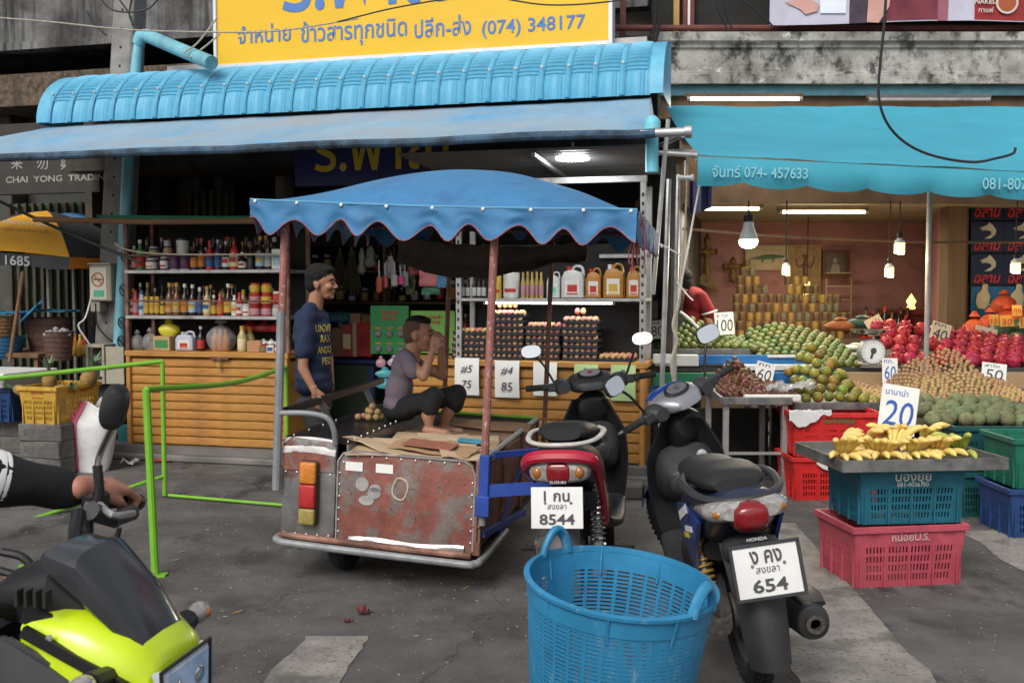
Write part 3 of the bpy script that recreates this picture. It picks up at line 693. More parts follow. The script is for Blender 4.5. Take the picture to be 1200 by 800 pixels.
place_row(mid, zs2, .08, 'in front on the middle shelf'); place_row(back2, zs2, .2, 'at the back of the middle shelf')
rb_ = random.Random(21)
for z_, wh_ in ((zs1, 'top'), (zs2, 'middle')):
    place_row([(rb_.choice(['sauce', 'slim', 'jar', 'sauce']), 156+8.6*i, 8, rb_.uniform(26, 40), rb_.choice([DK, BR, DK, PU, (.2, .06, .02)]) if 1 else 0, rb_.choice([TN, CR, RD, None, YL, WH]), rb_.choice([RD, YL, DK, SV, GD])) for i in range(20)], z_, .34, f'in the rearmost row of the {wh_} shelf')
def stack(px, z, off, items, where):
    for j, (k, w, h, bc, lc, cc) in enumerate(items):
        s = LS(px, off, 330)
        bottle(k, w*PXM, h*PXM, bc, lc, cc, L2W(s, off, z+.001), -AL, f"{['bottom', 'second', 'third', 'fourth'][j]} {CN[bc]} jar with {CN[lc]} label in the stack {where}", name='jar', cat='jar', group='stacked jars on the sauce shelves'); z += h*PXM+.001
T1 = ('jar', 13, 12.5, RD, PK, RD); T2 = ('jar', 13, 14, RD, PK, RD); T3 = ('jar', 12, 11, YL, YL, RD)
stack(299, zs2, .1, [T1, T2, T3], 'of pink-labelled tubs'); stack(312.5, zs2, .1, [T1, ('jar', 13, 14, RD, YL, RD), T3], 'of tubs with a sticker')
stack(325, zs2, .1, [('jar', 12, 13, SV, SV, SV), ('jar', 11, 15, RD, RD, WH)], 'at the shelf end')
stack(178, zs1, .075, [], ''); stack(181, zs1+0, .16, [('jar', 12, 15, DK, WH, SV), ('jar', 11, 13, DK, TN, SV)], 'on the top shelf')
stack(197.5, zs1, .16, [('jar', 9, 16, PU, WH, SV), ('jar', 9, 15, PU, TN, SV)], 'of purple jars')
s = LS(328, .08, 300); tin(16*PXM, .08, 23*PXM, WH, LB, L2W(s, .08, zs1+.001), -AL, 'white carton with a round red spot at the right end of the top shelf')
b = MB(); q = L2W(LS(330, .03, 300), .035, zs1+9*PXM); b.lathe([(0, -.002), (.022, -.002), (.022, 0), (0, 0)], 14, RX(PI/2)); tag(b.build('round_sticker', col(RD), loc=q), 'round red sticker on the white carton of the top shelf', 'sticker')
zb3 = zc1+.001
for i, (px, w, h) in enumerate(((161, 15, 24), (176, 16, 27))):
    sack(w*PXM*1.1, h*PXM, .12, M_clear, L2W(LS(px, .1, 400), .1, zb3), -AL, ['see-through bag of small packets at the left end of the bottom shelf', 'see-through bag, slightly taller, beside the green and tan carton'][i], seed=i+1)
tin(22*PXM, .16, 17*PXM, TN, GN, L2W(LS(195, .1, 400), .1, zb3), -AL, 'tan and green carton under the yellow packet on the bottom shelf')
sack(25*PXM, 20*PXM, .1, col((.6, .55, .04), .35), L2W(LS(198, .12, 390), .12, zb3+17*PXM), -AL, 'plump bright yellow packet lying on the tan and green carton', name='packet', cat='packet', seed=4)
jug(23*PXM, 22*PXM, (.4, .42, .5), RD, L2W(LS(219, .1, 400), .1, zb3), -AL, 'milky plastic jug with red and white label on the bottom shelf', capc=SV)
bottle('sauce', 9*PXM, 29*PXM, DK, RD, SV, L2W(LS(235.5, .08, 400), .08, zb3), -AL, 'dark glass bottle with red label on the bottom shelf beside the milky jug')
sack(34*PXM, 40*PXM, .2, M_clear, L2W(LS(259, .12, 390), .12, zb3), -AL, 'tied clear bag filled with orange drink bottles on the bottom shelf', seed=8)
for i, px in enumerate((252, 258.5, 265)): bottle('slim', 8*PXM, 26*PXM, (.45, .16, .03), None, OR, L2W(LS(px, .12, 400), .12, zb3), -AL, f'orange drink bottle, {ord_(i)} from the left inside the clear bag', group='orange bottles in the clear bag')
for i, px in enumerate((284, 293)): bottle('slim', 11*PXM, (30-2*i)*PXM, (.4, .33, .12), CR if i == 0 else None, YL, L2W(LS(px, .08+.1*i, 400), .08+.1*i, zb3), -AL, ['clear bottle of yellow oil with pale label on the bottom shelf', 'clear bottle of oil half hidden behind the labelled oil bottle'][i])
tin(18*PXM, .14, 13*PXM, (.4, .2, .1), None, L2W(LS(302, .1, 400), .1, zb3), -AL, 'open brown carton holding white bundles on the bottom shelf')
for i, (px, c1, c2) in enumerate(((311, RD, GN), (320, WH, BL), (329, RD, WH))):
    tin(9*PXM, .12, 8*PXM, c1, c2, L2W(LS(px, .09, 400), .09, zb3), -AL, f'small noodle pack with {CN[c1]} wrapper and {CN[c2]} panel at the bottom shelf end')
    sack(10*PXM, 7*PXM, .1, col(WH), L2W(LS(px-2, .1, 395), .1, zb3+8*PXM), -AL, f'white bundle lying on the {["first", "second", "third"][i]} noodle pack', name='bundle', cat='bundle', seed=20+i)
for i, (px, w) in enumerate(((293, 22), (310, 26), (325, 20))):
    sack(w*PXM, 13*PXM, .1, col([(.5, .02, .03), (.45, .05, .07), (.6, .04, .04)][i], .3), L2W(LS(px, .28, 390), .28, zb3+22*PXM), -AL, ['crumpled red packet above the oil bottles, touching the shelf', 'middle crumpled red packet under the middle shelf', 'bright red packet at the right end of the bottom shelf'][i], name='packet', cat='packet', seed=30+i)
# long rusty pole and green gutter in front of the sauce cabinet top
b = MB(); A = atL(40, 257, -.35); B = atL(312, 259, -.25); b.tube([A, A.lerp(B, .5)+V((0, 0, -.015)), B], .024, 10); tag(inL(b.build('wooden_pole', M_wood)), 'long brown wooden pole slung above the sauce cabinet', 'pole')
b = MB(); A = atL(116, 252, -.15); B = atL(312, 254, -.1)
b.grid(lambda u, v: A.lerp(B, u)+V((0, .07*(v-.5), -.05*sin(PI*v))), 6, 6, .003); tag(inL(b.build('gutter', mat('green_plastic', (.01, .13, .07), .45, var=.3, scale=6))), 'dark green plastic gutter just behind the wooden pole', 'gutter')
b = MB(); A = atL(-30, 222, -.3); B = atL(165, 308, -.1); b.tube(spline([A, A.lerp(B, .5)+V((0, 0, -.02)), B]), .014, 7); tag(inL(b.build('rope', M_cable)), 'black rope stretched from the umbrella down to the blue pipe', 'rope')
b = MB(); A = atL(107, 268, -.2); b.tube(spline([atL(145, 296, 0), atL(135, 285, -.05), atL(150, 293, -.05), atL(200, 298, -.03), atL(330, 298, -.03)]), .008, 6); tag(inL(b.build('cord', M_rope)), 'thin grey cord tied across the top shelf of bottles', 'cord')

# ------------------------------------------------------------------ egg cabinet on the right
zc2 = LZ(640, 423, 0); ze = LZ(640, 349.5, 0)
ce, e0, e1 = cabinet('ochre and steel egg cabinet with a metal shelf of oil jugs behind the scooters', 470, 756, zc2, zcb, 9, None, None, None)
ex0 = LS(534, 0, 350); ex1 = LS(757, 0, 350)
b = MB(); b.box(ex0, ex1, -.0, .4, ze-.025, ze, .003); b.build('shelf', M_steel, ce)
ztop = LZ(700, 214, 0)
for s, zt2 in ((ex0, ze+.6), (ex1-.05, ztop)):
    for y in (.0, .4):
        b = MB(); b.box(s, s+.045, y, y+.04, zc2, zt2, .003); pst = b.build('upright', M_steel, ce)
        if y == 0:
            bb = MB()
            z = zc2+.05
            while z < zt2-.05: bb.cb((s+.022, -.0005, z), (.016, .003, .028)); z += .07
            stuff(bb.build('slot', M_dark, pst))
b = MB(); b.box(LS(520, 0, 215), ex1, .01, .05, ztop-.0, ztop+.05, .003); b.build('top_beam', M_steel, ce)
b = MB(); b.box(ex0, ex1, .44, .46, zc2, ze+.45); b.build('back_panel', M_dark, ce)
for z in (LZ(740, 300, 0),): b = MB(); b.box(LS(700, .3, 300), ex1, .4, .43, z, z+.03); b.build('cross_bar', M_steel, ce)
q0 = atL(568, 353, .05); q1 = atL(719, 353, .05)
tl = thing('tube_lamp', 'lit white fluorescent tube fixed under the shelf of oil jugs', 'lamp', L2W((q0.x+q1.x)/2, .05, q0.z-.012), -AL); W = (q1.x-q0.x)/2
b = MB(); b.tube([(-W, 0, 0), (W, 0, 0)], .009, 10); b.build('tube', flat('tube_dim', (1, 1, 1), .4, emit=(.95, 1, 1), es=6), tl)
L = bpy.data.lights.new('tube_light', 'AREA'); L.shape = 'RECTANGLE'; L.size = 2*W; L.size_y = .03; L.energy = 3; o = bpy.data.objects.new('tube_light', L); C.objects.link(o); o.parent = tl; o.location = (0, 0, -.015)
for s in (-W, W): b = MB(); b.tube([(s-.01, 0, 0), (s+.01, 0, 0)], .013, 8); b.build('end_cap', M_white, tl)
# egg trays and eggs
M_tray = mat('charcoal_pulp', (.022, .024, .03), .8, var=.3, scale=30)
M_egg = mat('egg_shell', (.42, .2, .11), .55, var=.08, scale=9, rnd=.5)
b = MB(); NX = 6; TW = .28
b.grid(lambda u, v: ((u-.5)*TW, (v-.5)*TW, .014+.013*sin(u*NX*2*PI-PI/2)*sin(v*NX*2*PI-PI/2)+(.02 if (u in (0, 1) or v in (0, 1)) else 0)*0), 24, 24, .003)
b.grid(lambda u, v: (-TW/2+TW*u, -TW/2-.004, .002+v*(.03+.008*cos(u*NX*2*PI))), 36, 1, .004); tray_me = b.mesh('egg_tray', M_tray)
b = MB(); b.lathe([(sin(PI*i/8)*.0215*(1-.12*(i/8-.5)), .028-.028*cos(PI*i/8)) for i in range(9)], 10, cap=False); egg_me = b.mesh('egg', M_egg)
stacks = [(555, 5, 'leftmost stack by the steel post'), (598.5, 8, 'tallest stack by the red canopy pole'), (640, 6, 'stack between the two tallest stacks'), (683, 7, 'tall stack right of the dark canopy pole'), (724, 1, 'short pile at the right end')]
ec = 0
for si, (px, n, wh) in enumerate(stacks):
    s = LS(px, .18, 400); z = zc2+.001
    for k in range(n):
        jx = random.uniform(-.006, .006); ja = random.uniform(-.02, .02)
        o = inst('egg_tray', tray_me, None, L2W(s+jx, .18, z), (0, 0, -AL+ja)); lv = ['bottom', 'second', 'third', 'fourth', 'fifth', 'sixth', 'seventh', 'eighth'][k]
        tag(o, f'{lv} charcoal egg tray, counted upwards, of the {wh}', 'egg tray', 'egg trays in the cabinet')
        rows = range(6) if k == n-1 else (0,)
        for r_ in rows:
            for c_ in range(NX):
                if r_ > 2 and k == n-1 and si not in (4,): continue
                if k == n-1 and r_ == 0 and random.random() < .15: continue
                e = inst('egg', egg_me, None, L2W(s+jx+(c_-2.5)*TW/NX, .18+(r_-2.5)*TW/NX, z+.006), (random.uniform(-.15, .15), random.uniform(-.15, .15), random.random()*6))
                tag(e, 'brown hen egg sitting in a charcoal tray of the egg cabinet', 'egg', 'brown eggs in the cabinet trays')
        z += .0495
# second layer of loose eggs at top of two stacks
for px, n in ((598, 4), (683, 2)):
    s = LS(px, .1, 400); zt3 = zc2+.0495*(8 if px == 598 else 7)+.026
    for i in range(n):
        e = inst('egg', egg_me, None, L2W(s+(i-n/2)*.045, .1, zt3), (.1, .05, i)); tag(e, 'brown hen egg lying loose on top of a full tray', 'egg', 'loose eggs on the top trays')
# goods on the steel shelf
zz = ze+.001; P2 = 1/149.0
for i in range(6):
    px = 537+i*5.6+(2 if i > 2 else 0)
    bottle('slim', 5.4*P2, 26*P2, DK, SV, DK, L2W(LS(px, .1, 340), .1, zz), -AL, f'small dark bottle with grey label, {ord_(i)} of the six-bottle pack on the steel shelf', group='dark six-bottle pack')
bottle('can', 10*P2, 28*P2, YL, YL, SV, L2W(LS(583, .1, 340), .1, zz), -AL, 'yellow and blue tin beside the red canopy pole on the steel shelf', name='tin', cat='tin', second=RD)
bottle('can', 20*P2, 31*P2, WH, WH, SV, L2W(LS(599.5, .12, 340), .12, zz), -AL, 'large white tin with pink rim and brown picture on the steel shelf', name='tin', cat='tin', second=RD)
for i in range(5):
    bottle('slim', 5.6*P2, (31+(i % 2))*P2, (.38, .3, .08), PK, GD, L2W(LS(613+i*5.3, .08+.03*(i % 2), 340), .08+.03*(i % 2), zz), -AL, f'clear slim bottle of pale oil, {ord_(i)} of five between the tin and the white jugs', group='five slim oil bottles')
jug(16*P2, 31*P2, (.5, .52, .52), (.1, .5, .4), L2W(LS(649, .1, 340), .1, zz), -AL, 'white plastic jug with turquoise label on the steel shelf')
jug(27*P2, 38*P2, (.5, .5, .5), RD, L2W(LS(672, .1, 340), .1, zz), -AL, 'big white plastic jug with red diamond label on the steel shelf', capc=RD)
for i, (px, w, h) in enumerate(((696, 18, 35), (719.5, 24, 40), (743, 17, 37))):
    jug(w*P2, h*P2, (.36, .16, .02), [RD, YL, RD][i], L2W(LS(px, .1, 340), .1, zz), -AL, ['amber oil jug with yellow-red label right of the white jugs', 'largest amber oil jug with yellow label in the middle of three', 'amber oil jug at the far right end next to the steel post'][i], capc=[RD, WH, RD][i], ribs=1)
# paper price sheets on the ochre front
M_gpaper = mat('pale_green_card', (.4, .55, .25), .8, var=.06)
def sheet(px0, px1, y0, y1, m, lines, label, off=-.02, curl=.012):
    a = atL(px0, y0, off); c = atL(px1, y1, off); w = c.x-a.x; h = a.z-c.z
    t = thing('price_sheet', label, 'price sheet', L2W(a.x, off, c.z), -AL)
    b = MB(); b.grid(lambda u, v: (u*w, -curl*sin(PI*v)*(.4+u)-.006*u, v*h), 8, 10, .001); b.build('sheet', m, t)
    for (s_, x_, z_, sz, sh) in lines: text(s_, sz, M_ink, t, (x_*w, -curl*1.3-.005, z_*h), name='handwriting', thick=.0, shear=sh)
    return t
sheet(533, 562, 419, 463, M_paper, [('#5', .5, .7, .09, .3), ('75', .5, .3, .09, .2)], 'white paper sheet marked #5 75 at the left end of the ochre egg cabinet')
sheet(580, 609, 422, 466, M_paper, [('#4', .5, .72, .09, .3), ('85', .5, .3, .1, .1)], 'white paper sheet marked #4 85 on the ochre front right of the red pole')
sheet(625, 653, 424, 464, M_paper, [], 'blank-looking white paper sheet half behind the scooter mirror')
sheet(673, 701, 426, 455, M_gpaper, [('2', .5, .7, .08, 0)], 'small pale green price card above the left scooter dashboard')
sheet(716, 745, 427, 470, M_gpaper, [('0', .5, .75, .1, .0)], 'pale green price card marked 0 at the right end of the egg cabinet')
# ------------------------------------------------------------------ pierced plastic crates
def pierced(b, fn, us, vs, hole, thick, M=None):
    bm = bmesh.new(); G = [[bm.verts.new(V(fn(u, v))) for v in vs] for u in us]
    for i in range(len(us)-1):
        for j in range(len(vs)-1):
            if not hole(i, j): bm.faces.new((G[i][j], G[i+1][j], G[i+1][j+1], G[i][j+1]))
    bmesh.ops.delete(bm, geom=[v for v in bm.verts if not v.link_faces], context='VERTS')
    bmesh.ops.solidify(bm, geom=bm.faces[:], thickness=thick)
    if M is not None: bm.transform(M)
    me = bpy.data.meshes.new('x'); bm.to_mesh(me); bm.free(); b.bm.from_mesh(me); bpy.data.meshes.remove(me)
def crate(label, loc, rz, w, d, h, m, txt=None, txt2=None, tm=None, cat='crate', nb=4, rows=4, solid=.3, taper=.03, ns=6):
    t = thing('crate', label, cat, loc, rz)
    def side(W, nblk, nm_, M, tp):
        us = [0]; hc = []
        mg = .08; bw = (1-2*mg)/nblk; us = [0.0]
        for k in range(nblk):
            x0 = mg+k*bw
            n = ns*2; 
            for q in range(n): us.append(x0+bw*.08+(bw*.84)*q/(n-1)); hc.append((k, q))
        us.append(1.0)
        vs = [0, .09]; z = .09; rh = (1-solid-.09)/rows
        for k in range(rows): vs += [.09+k*rh+rh*.12, .09+k*rh+rh*.82]
        vs += [1.0]
        cols = {1+i for i, (k, q) in enumerate(hc) if q % 2 == 0 and q < ns*2-1}
        rws = {j for j in range(len(vs)-1) if j >= 2 and j % 2 == 0 and j < len(vs)-2}
        b = MB(); pierced(b, lambda u, v: ((u-.5)*(W-2*tp*(1-v)), tp*(1-v), v*h), us, vs, lambda i, j: i in cols and j in rws, -.004, M)
        for k in range(nblk+1):
            x = (-.5+.04+(.92)*k/nblk)*(W-tp); b.cb((x, tp*.5-.004, h*.5), (.008, .012, h*.98), M=M)
        return b.build(nm_, m, t, smooth=False)
    side(w, nb, 'side_panel', TR(0, -d/2, 0), taper); side(w, nb, 'side_panel', TR(0, d/2, 0) @ RZ(PI), taper)
    side(d, max(2, nb-1), 'side_panel', TR(w/2, 0, 0) @ RZ(PI/2), taper); side(d, max(2, nb-1), 'side_panel', TR(-w/2, 0, 0) @ RZ(-PI/2), taper)
    b = MB(); b.box(-w/2+taper, w/2-taper, -d/2+taper, d/2-taper, .003, .008); b.build('base', m, t)
    b = MB(); r = .014
    for (x0, x1, y0, y1) in ((-w/2-r, w/2+r, -d/2-r, -d/2+.004), (-w/2-r, w/2+r, d/2-.004, d/2+r), (-w/2-r, -w/2+.004, -d/2+.004, d/2-.004), (w/2-.004, w/2+r, -d/2+.004, d/2-.004)): b.box(x0, x1, y0, y1, h-.03, h+.004, .003)
    b.build('rim', m, t)
    for sx in (-1, 1):
        b = MB(); b.box(sx*w*.33-.035, sx*w*.33+.035, -d/2-.02, -d/2-.0145, h-.028, h-.008, .002); b.build('lock_tab', m, t)
    if txt:
        yy = -d/2+.0; text(txt, .09, tm, t, (0, -d/2+taper*.14-.006, h*.84), width=w*.34, name='lettering', bold=.008)
    if txt2: text(txt2, .05, tm, t, (0, -d/2+taper*.25-.006, h*.71), width=w*.3, name='lettering', bold=.004)
    return t
def crm(name, c): return mat(name, c, .5, var=.2, scale=9, col2=tuple(x*.6 for x in c), c2=(.5, .75), bump=.1, bscale=40)
M_cy = crm('crate_yellow', (.5, .3, .04)); M_ct = crm('crate_teal', (.015, .13, .19)); M_cp = crm('crate_pink', (.42, .07, .1)); M_cr = crm('crate_red', (.55, .02, .02)); M_cdt = crm('crate_dark_teal', (.01, .07, .075)); M_cb = crm('crate_blue', (.015, .05, .16))
# blocks under the crates on the left
M_blkc = mat('concrete_block', (.15, .14, .13), .95, var=.4, scale=8, bump=.6, bscale=80, col2=(.08, .075, .07))
cx, cy = -3.52-.17, -.99+.26
def block(s, off, z, label, w=.39, d=.19):
    t = thingL('concrete_block', label, 'concrete block', s, off, z, 'concrete blocks under the crates', rz=random.uniform(-.06, .06))
    b = MB(); b.box(-w/2, w/2, -d/2, d/2, .001, .14, .008); b.build('block_body', M_blkc, t); b = MB()
    for k in (-1, 1): b.box(k*.09-.05, k*.09+.05, -d/2-.001, -d/2+.001, .045, .1)
    b.build('hollow', mat('block_recess', (.09, .085, .08), .95, var=.4, scale=9), t)
for k, z in enumerate((0, .14, .28)):
    block(cx-.0, cy-.17, z, ['lowest', 'middle', 'top'][k]+' grey concrete block under the front of the yellow crate')
    block(cx+.0, cy+.13, z, ['lowest', 'middle', 'top'][k]+' grey concrete block under the rear of the yellow crate')
    block(cx-.47, cy+.0, z, ['lowest', 'middle', 'top'][k]+' grey concrete block under the blue crate at the left edge')
t = crate('yellow plastic fruit crate with red lettering standing on concrete blocks', L2W(cx, cy, .421), -AL, .35, .54, .3, M_cy, 'กฤษ-ทอง', '081-7667-670', flat('print_red', (.4, .02, .01), .6), nb=3, rows=4, solid=.34)
text('กฤษ ทอง', .1, flat('print_red', (0, 0, 0)), t, (0, 0, 0), width=.24, M=TR(.176, 0, .25) @ RZ(PI/2), bold=.01)
crate('dark blue plastic crate at the left edge beside the yellow crate', L2W(cx-.47, cy+.02, .421), -AL, .36, .5, .28, M_cb)
# styrofoam-topped box
q = atL(10, 428, -.75)
t = thing('fish_box', 'grey pierced plastic box with a white lid at the left edge', 'box', L2W(q.x-.1, -.72, .702), -AL)
b = MB(); b.box(-.35, .28, -.3, .3, 0, .1, .01); b.build('box_body', mat('grey_plastic', (.3, .3, .3), .5, var=.2), t)
b = MB(); b.box(-.37, .3, -.32, .32, .1, .125, .006); b.build('lid', M_white, t)
b = MB(); 
for i in range(8): b.box(.02+i*.03, .035+i*.03, -.302, -.3005, .03, .08)
stuff(b.build('slot', M_dark, t))
# pineapples
M_pine = mat('pineapple_skin', (.3, .17, .05), .7, var=.4, scale=20, col2=(.12, .13, .04)); M_pl = mat('pineapple_leaf', (.1, .17, .08), .6, var=.3, scale=12)
def pineapple(s, off, z, sc, rot, label):
    t = thingL('pineapple', label, 'pineapple', s, off, z, 'pineapples in the yellow crate'); t.rotation_euler = (rot[0], rot[1], rot[2]); t.scale = (sc,)*3
    b = MB(); b.ell((0, 0, .09), (.058, .058, .09), 18, 14)
    for v in b.bm.verts:
        a = math.atan2(v.co.y, v.co.x); k = 1+.05*(abs(sin(a*5+v.co.z*70))+abs(sin(a*5-v.co.z*70))-1); v.co.x *= k; v.co.y *= k
    b.build('fruit', M_pine, t, ang=.4)
    for i in range(16):
        a = i*2.4; L = .13-.004*i; o = .05*(1-i/16)+.01; b = MB()
        b.loft([[(-.012, -.002, 0), (.012, -.002, 0), (.0, .004, 0)], [(-.01, o*.6, L*.6), (.01, o*.6, L*.6), (0, o*.6+.004, L*.6)], [(-.001, o*1.5, L), (.001, o*1.5, L), (0, o*1.5+.001, L)]], M=TR(0, 0, .17) @ RZ(a)); b.build('leaf', M_pl, t)
z = .66
pineapple(cx-.08, cy-.02, z, 1.0, (.1, 0, 0), 'pineapple standing upright with a spiky crown in the middle of the crate')
pineapple(cx+.12, cy+.16, z+.0, 1.15, (.15, .35, 0), 'largest pineapple, at the right corner of the yellow crate')
pineapple(cx-.12, cy-.2, z-.0, .8, (-.3, -1.2, .5), 'small pineapple lying on its side at the front of the crate')
pineapple(cx+.02, cy-.12, z-.0, .8, (.4, 1.2, .2), 'pineapple lying sideways under the upright one')
# white sack with a pink stripe
M_sack = mat('woven_sack', (.6, .6, .6), .6, var=.12, scale=9, bump=.5, bscale=25)
q = atZ(107, 551, 0); st = thing('sack', 'bulging white woven sack with a pink lettered stripe on the asphalt', 'sack', q, -AL)
def sf(u, v):
    a = 2*PI*u; k = (.8+.25*sin(PI*v*.75)) if v < .8 else .98-.5*((v-.8)/.2)**1.5; fl = 1-.25*max(0, v-.7)/.3*3
    n = 1+.12*noise.noise(V((cos(a)*1.6, sin(a)*1.6, v*3)))+.05*noise.noise(V((cos(a)*6, sin(a)*6, v*8)))
    zz_ = .57*v+ (.03*sin(a*2+.6) + .02*sin(a*3) if v > .93 else 0)
    return (cos(a)*.2*k*n+.02*v, sin(a)*.13*k*n*max(.35, fl), zz_)
b = MB(); b.grid(sf, 36, 22); bmesh.ops.remove_doubles(b.bm, verts=b.bm.verts, dist=.0005); b.bm.faces.new(sorted([v for v in b.bm.verts if abs(v.co.z) < 1e-4], key=lambda v: math.atan2(v.co.y, v.co.x))); b.build('sack_body', M_sack, st, ang=1.4)
M_pkp = mat('pink_print', (.6, .12, .2), .6, var=.1)
b = MB(); b.grid(lambda u, v: tuple(V(sf(.62+.1*u, .02+.94*v))*1.035), 4, 18, .002); b.build('stripe', M_pkp, st, ang=1.4)
for i in range(9):
    text('ข้าวหอม'[i % 4:i % 4+4], .05, col((.45, .05, .1)), st, tuple(V(sf(.59, .1+.08*i))*1.055), M=RZ(-.9), res=1)
# baskets
M_bask = mat('brown_basket', (.09, .045, .035), .7, var=.4, scale=25, bump=.4, bscale=60); M_wick = mat('wicker', (.2, .11, .05), .75, var=.5, scale=40, bump=.8, bscale=90); M_tarp = mat('blue_tarp', (.03, .2, .4), .5, var=.3, scale=6, bump=.4, bscale=12)
def basket(px, py, off, r, h, m, label, ztop=None, name='basket', cat='basket'):
    q = atL(px, py, off); t = thingL(name, label, cat, q.x, off, q.z-h)
    b = MB(); b.lathe([(r*.75, 0), (r, h*.98), (r*1.05, h), (r*.94, h), (r*.7, h*.1), (0, h*.1)], 28); b.build('bowl', m, t)
    for k in range(5):
        bb = MB(); z = h*(.15+.17*k); rr = r*(.75+.25*z/h)+.002; bb.tube([(rr*cos(a), rr*sin(a), z) for a in [2*PI*i/28 for i in range(28)]], .005, 5, closed=True); bb.build('hoop', m, t)
    return t, q
t, q = basket(68, 388, -.2, .135, .26, M_bask, 'brown plastic basket heaped with grey garlic in front of the bigger basket')
M_gar = mat('garlic', (.3, .28, .28), .6, var=.2, scale=12); b = MB(); b.ell((0, 0, .025), (.026, .026, .024), 8, 6); gm = b.mesh('garlic_bulb', M_gar)
for i in range(26):
    a = random.random()*6.3; rr = .11*random.random()**.5; o = inst('garlic_bulb', gm, None, L2W(q.x+rr*cos(a), -.2+rr*sin(a), q.z-.05+.05*(1-rr/.12)), (random.random(), 0, a)); tag(o, 'grey garlic bulb heaped in the brown basket', 'garlic', 'garlic bulbs in the basket')
basket(57, 372, .2, .21, .38, M_bask, 'large dark basket under a blue lid behind the garlic basket')
q = atL(60, 369, .2); b = MB(); b.grid(lambda u, v: ((u-.5)*.42, (v-.5)*.36, .02+.03*noise.noise(V((u*3, v*3, 1)))), 8, 8, .004); o = b.build('basket_cover', M_tarp, loc=L2W(q.x, .2, q.z+.02)); tag(o, 'flat blue plastic cover on the large dark basket', 'cover')
q = atL(40, 362, .0); b = MB(); b.grid(lambda u, v: ((u-.5)*.2, (v-.5)*.3, .05*u+.012*sin(v*9)), 6, 6, .006); o = b.build('folded_tarp', M_tarp, loc=L2W(q.x, .0, q.z-.03), ); o.rotation_euler = (.3, -.5, 0); tag(o, 'stiff blue sheet tilted over the baskets beside the bamboo stick', 'tarp')
basket(2, 371, -.1, .14, .2, M_wick, 'tan wicker basket at the left edge under a blue cover')
q = atL(8, 362, -.1); b = MB(); b.grid(lambda u, v: ((u-.5)*.34, (v-.5)*.3, .03*noise.noise(V((u*4, v*4, 5)))), 8, 8, .004); tag(b.build('basket_cover', M_tarp, loc=L2W(q.x, -.1, q.z-.03)), 'blue cover over the wicker basket at the left edge', 'cover')
basket(3, 394, -.15, .19, .2, crm('tub_blue', (.02, .12, .25)), 'blue tub beneath the wicker basket at the left edge', name='tub', cat='tub')
t = thing('market_table', 'low dark wooden table carrying the baskets behind the pineapples', 'table', L2W(LS(35, .1, 420), .1, .06), -AL); zt_ = LZ(40, 414, -.2)
b = MB(); b.box(-.75, .38, -.35, .45, zt_-.1, zt_-.06, .004); b.build('tabletop', M_wood, t)
for x in (-.7, .33):
    for y in (-.3, .4): b = MB(); b.box(x-.02, x+.02, y-.02, y+.02, 0, zt_-.1); b.build('leg', M_wood, t)
# row of small coloured bottles/plants by the pole
for i, (px, c) in enumerate(((88, OR), (94, YL), (99, RD))):
    bottle('slim', .055, .2, c, YL, c, L2W(LS(px, .1, 400), .1, LZ(95, 412, .1)-.04), -AL, ['orange', 'yellow', 'red'][i]+' plastic bottle on the table beside the open meter box')
b = MB(); A = atL(27, 318, -.3); B = atL(11, 424, -.4); b.tube([A, B], .016, 8); tag(inL(b.build('bamboo_stick', M_wood)), 'brown stick leaning down from the umbrella to the blue tub', 'stick')
# umbrellas
M_uy = mat('umbrella_yellow', (.68, .33, .02), .7, var=.12, scale=4, bump=.1); M_uk = mat('umbrella_black', (.04, .042, .045), .7, var=.3, scale=5, layers=[((.3, .3, .3), 30, .72, .76, (1, 1, 1))]); M_uo = mat('umbrella_orange', (.6, .2, .02), .7); M_ub = mat('umbrella_blue', (.06, .22, .42), .7, var=.2)
def umbrella(px, py, Y, r, dz, a0, mats, label, tilt, val=.11, nn_=6):
    P = atY(px, py, Y); t = thing('market_umbrella', label, 'umbrella', (P.x, P.y, 0), 0)
    zp = P.z; n = nn_; T = TR(0, 0, zp) @ Euler(tilt).to_matrix().to_4x4()
    def pt(k, f): a = a0+2*PI*k/n; dr = dz*(.35*f+.65*f*f); return V((r*f*cos(a), r*f*sin(a), -dr))
    for k in range(n):
        m = mats[k % len(mats)]
        b = MB(); b.grid(lambda u, v: pt(k, v).lerp(pt(k+1, v), u)*1.0 + V((0, 0, .02*sin(PI*u)*v)), 6, 8, .003, M=T); b.build('panel', m[0], t)
        b = MB(); b.grid(lambda u, v: pt(k, 1).lerp(pt(k+1, 1), u)*(1.0+.0*v) + V((0, 0, .003-val*v+.012*sin(u*PI*4)*v)), 12, 3, .003, M=T); b.build('valance', m[1], t)
        b = MB(); b.tube([T @ (pt(k, f)+V((0, 0, -.012))) for f in (0, .5, 1)], .006, 5); b.build('rib', M_steel, t)
    b = MB(); b.tube([(0, 0, 0), (0, 0, zp-.01)], .022, 10); b.build('shaft', M_steel, t)
    return t, T, pt
Y_, K_ = (M_uy, M_uk), (M_uk, M_uo)
t, T, pt = umbrella(55, 247, 9.9, 1.05, .42, R(-114), [Y_, K_], 'yellow and black market umbrella lettered dconde over the left stall', (.03, .07, 0))
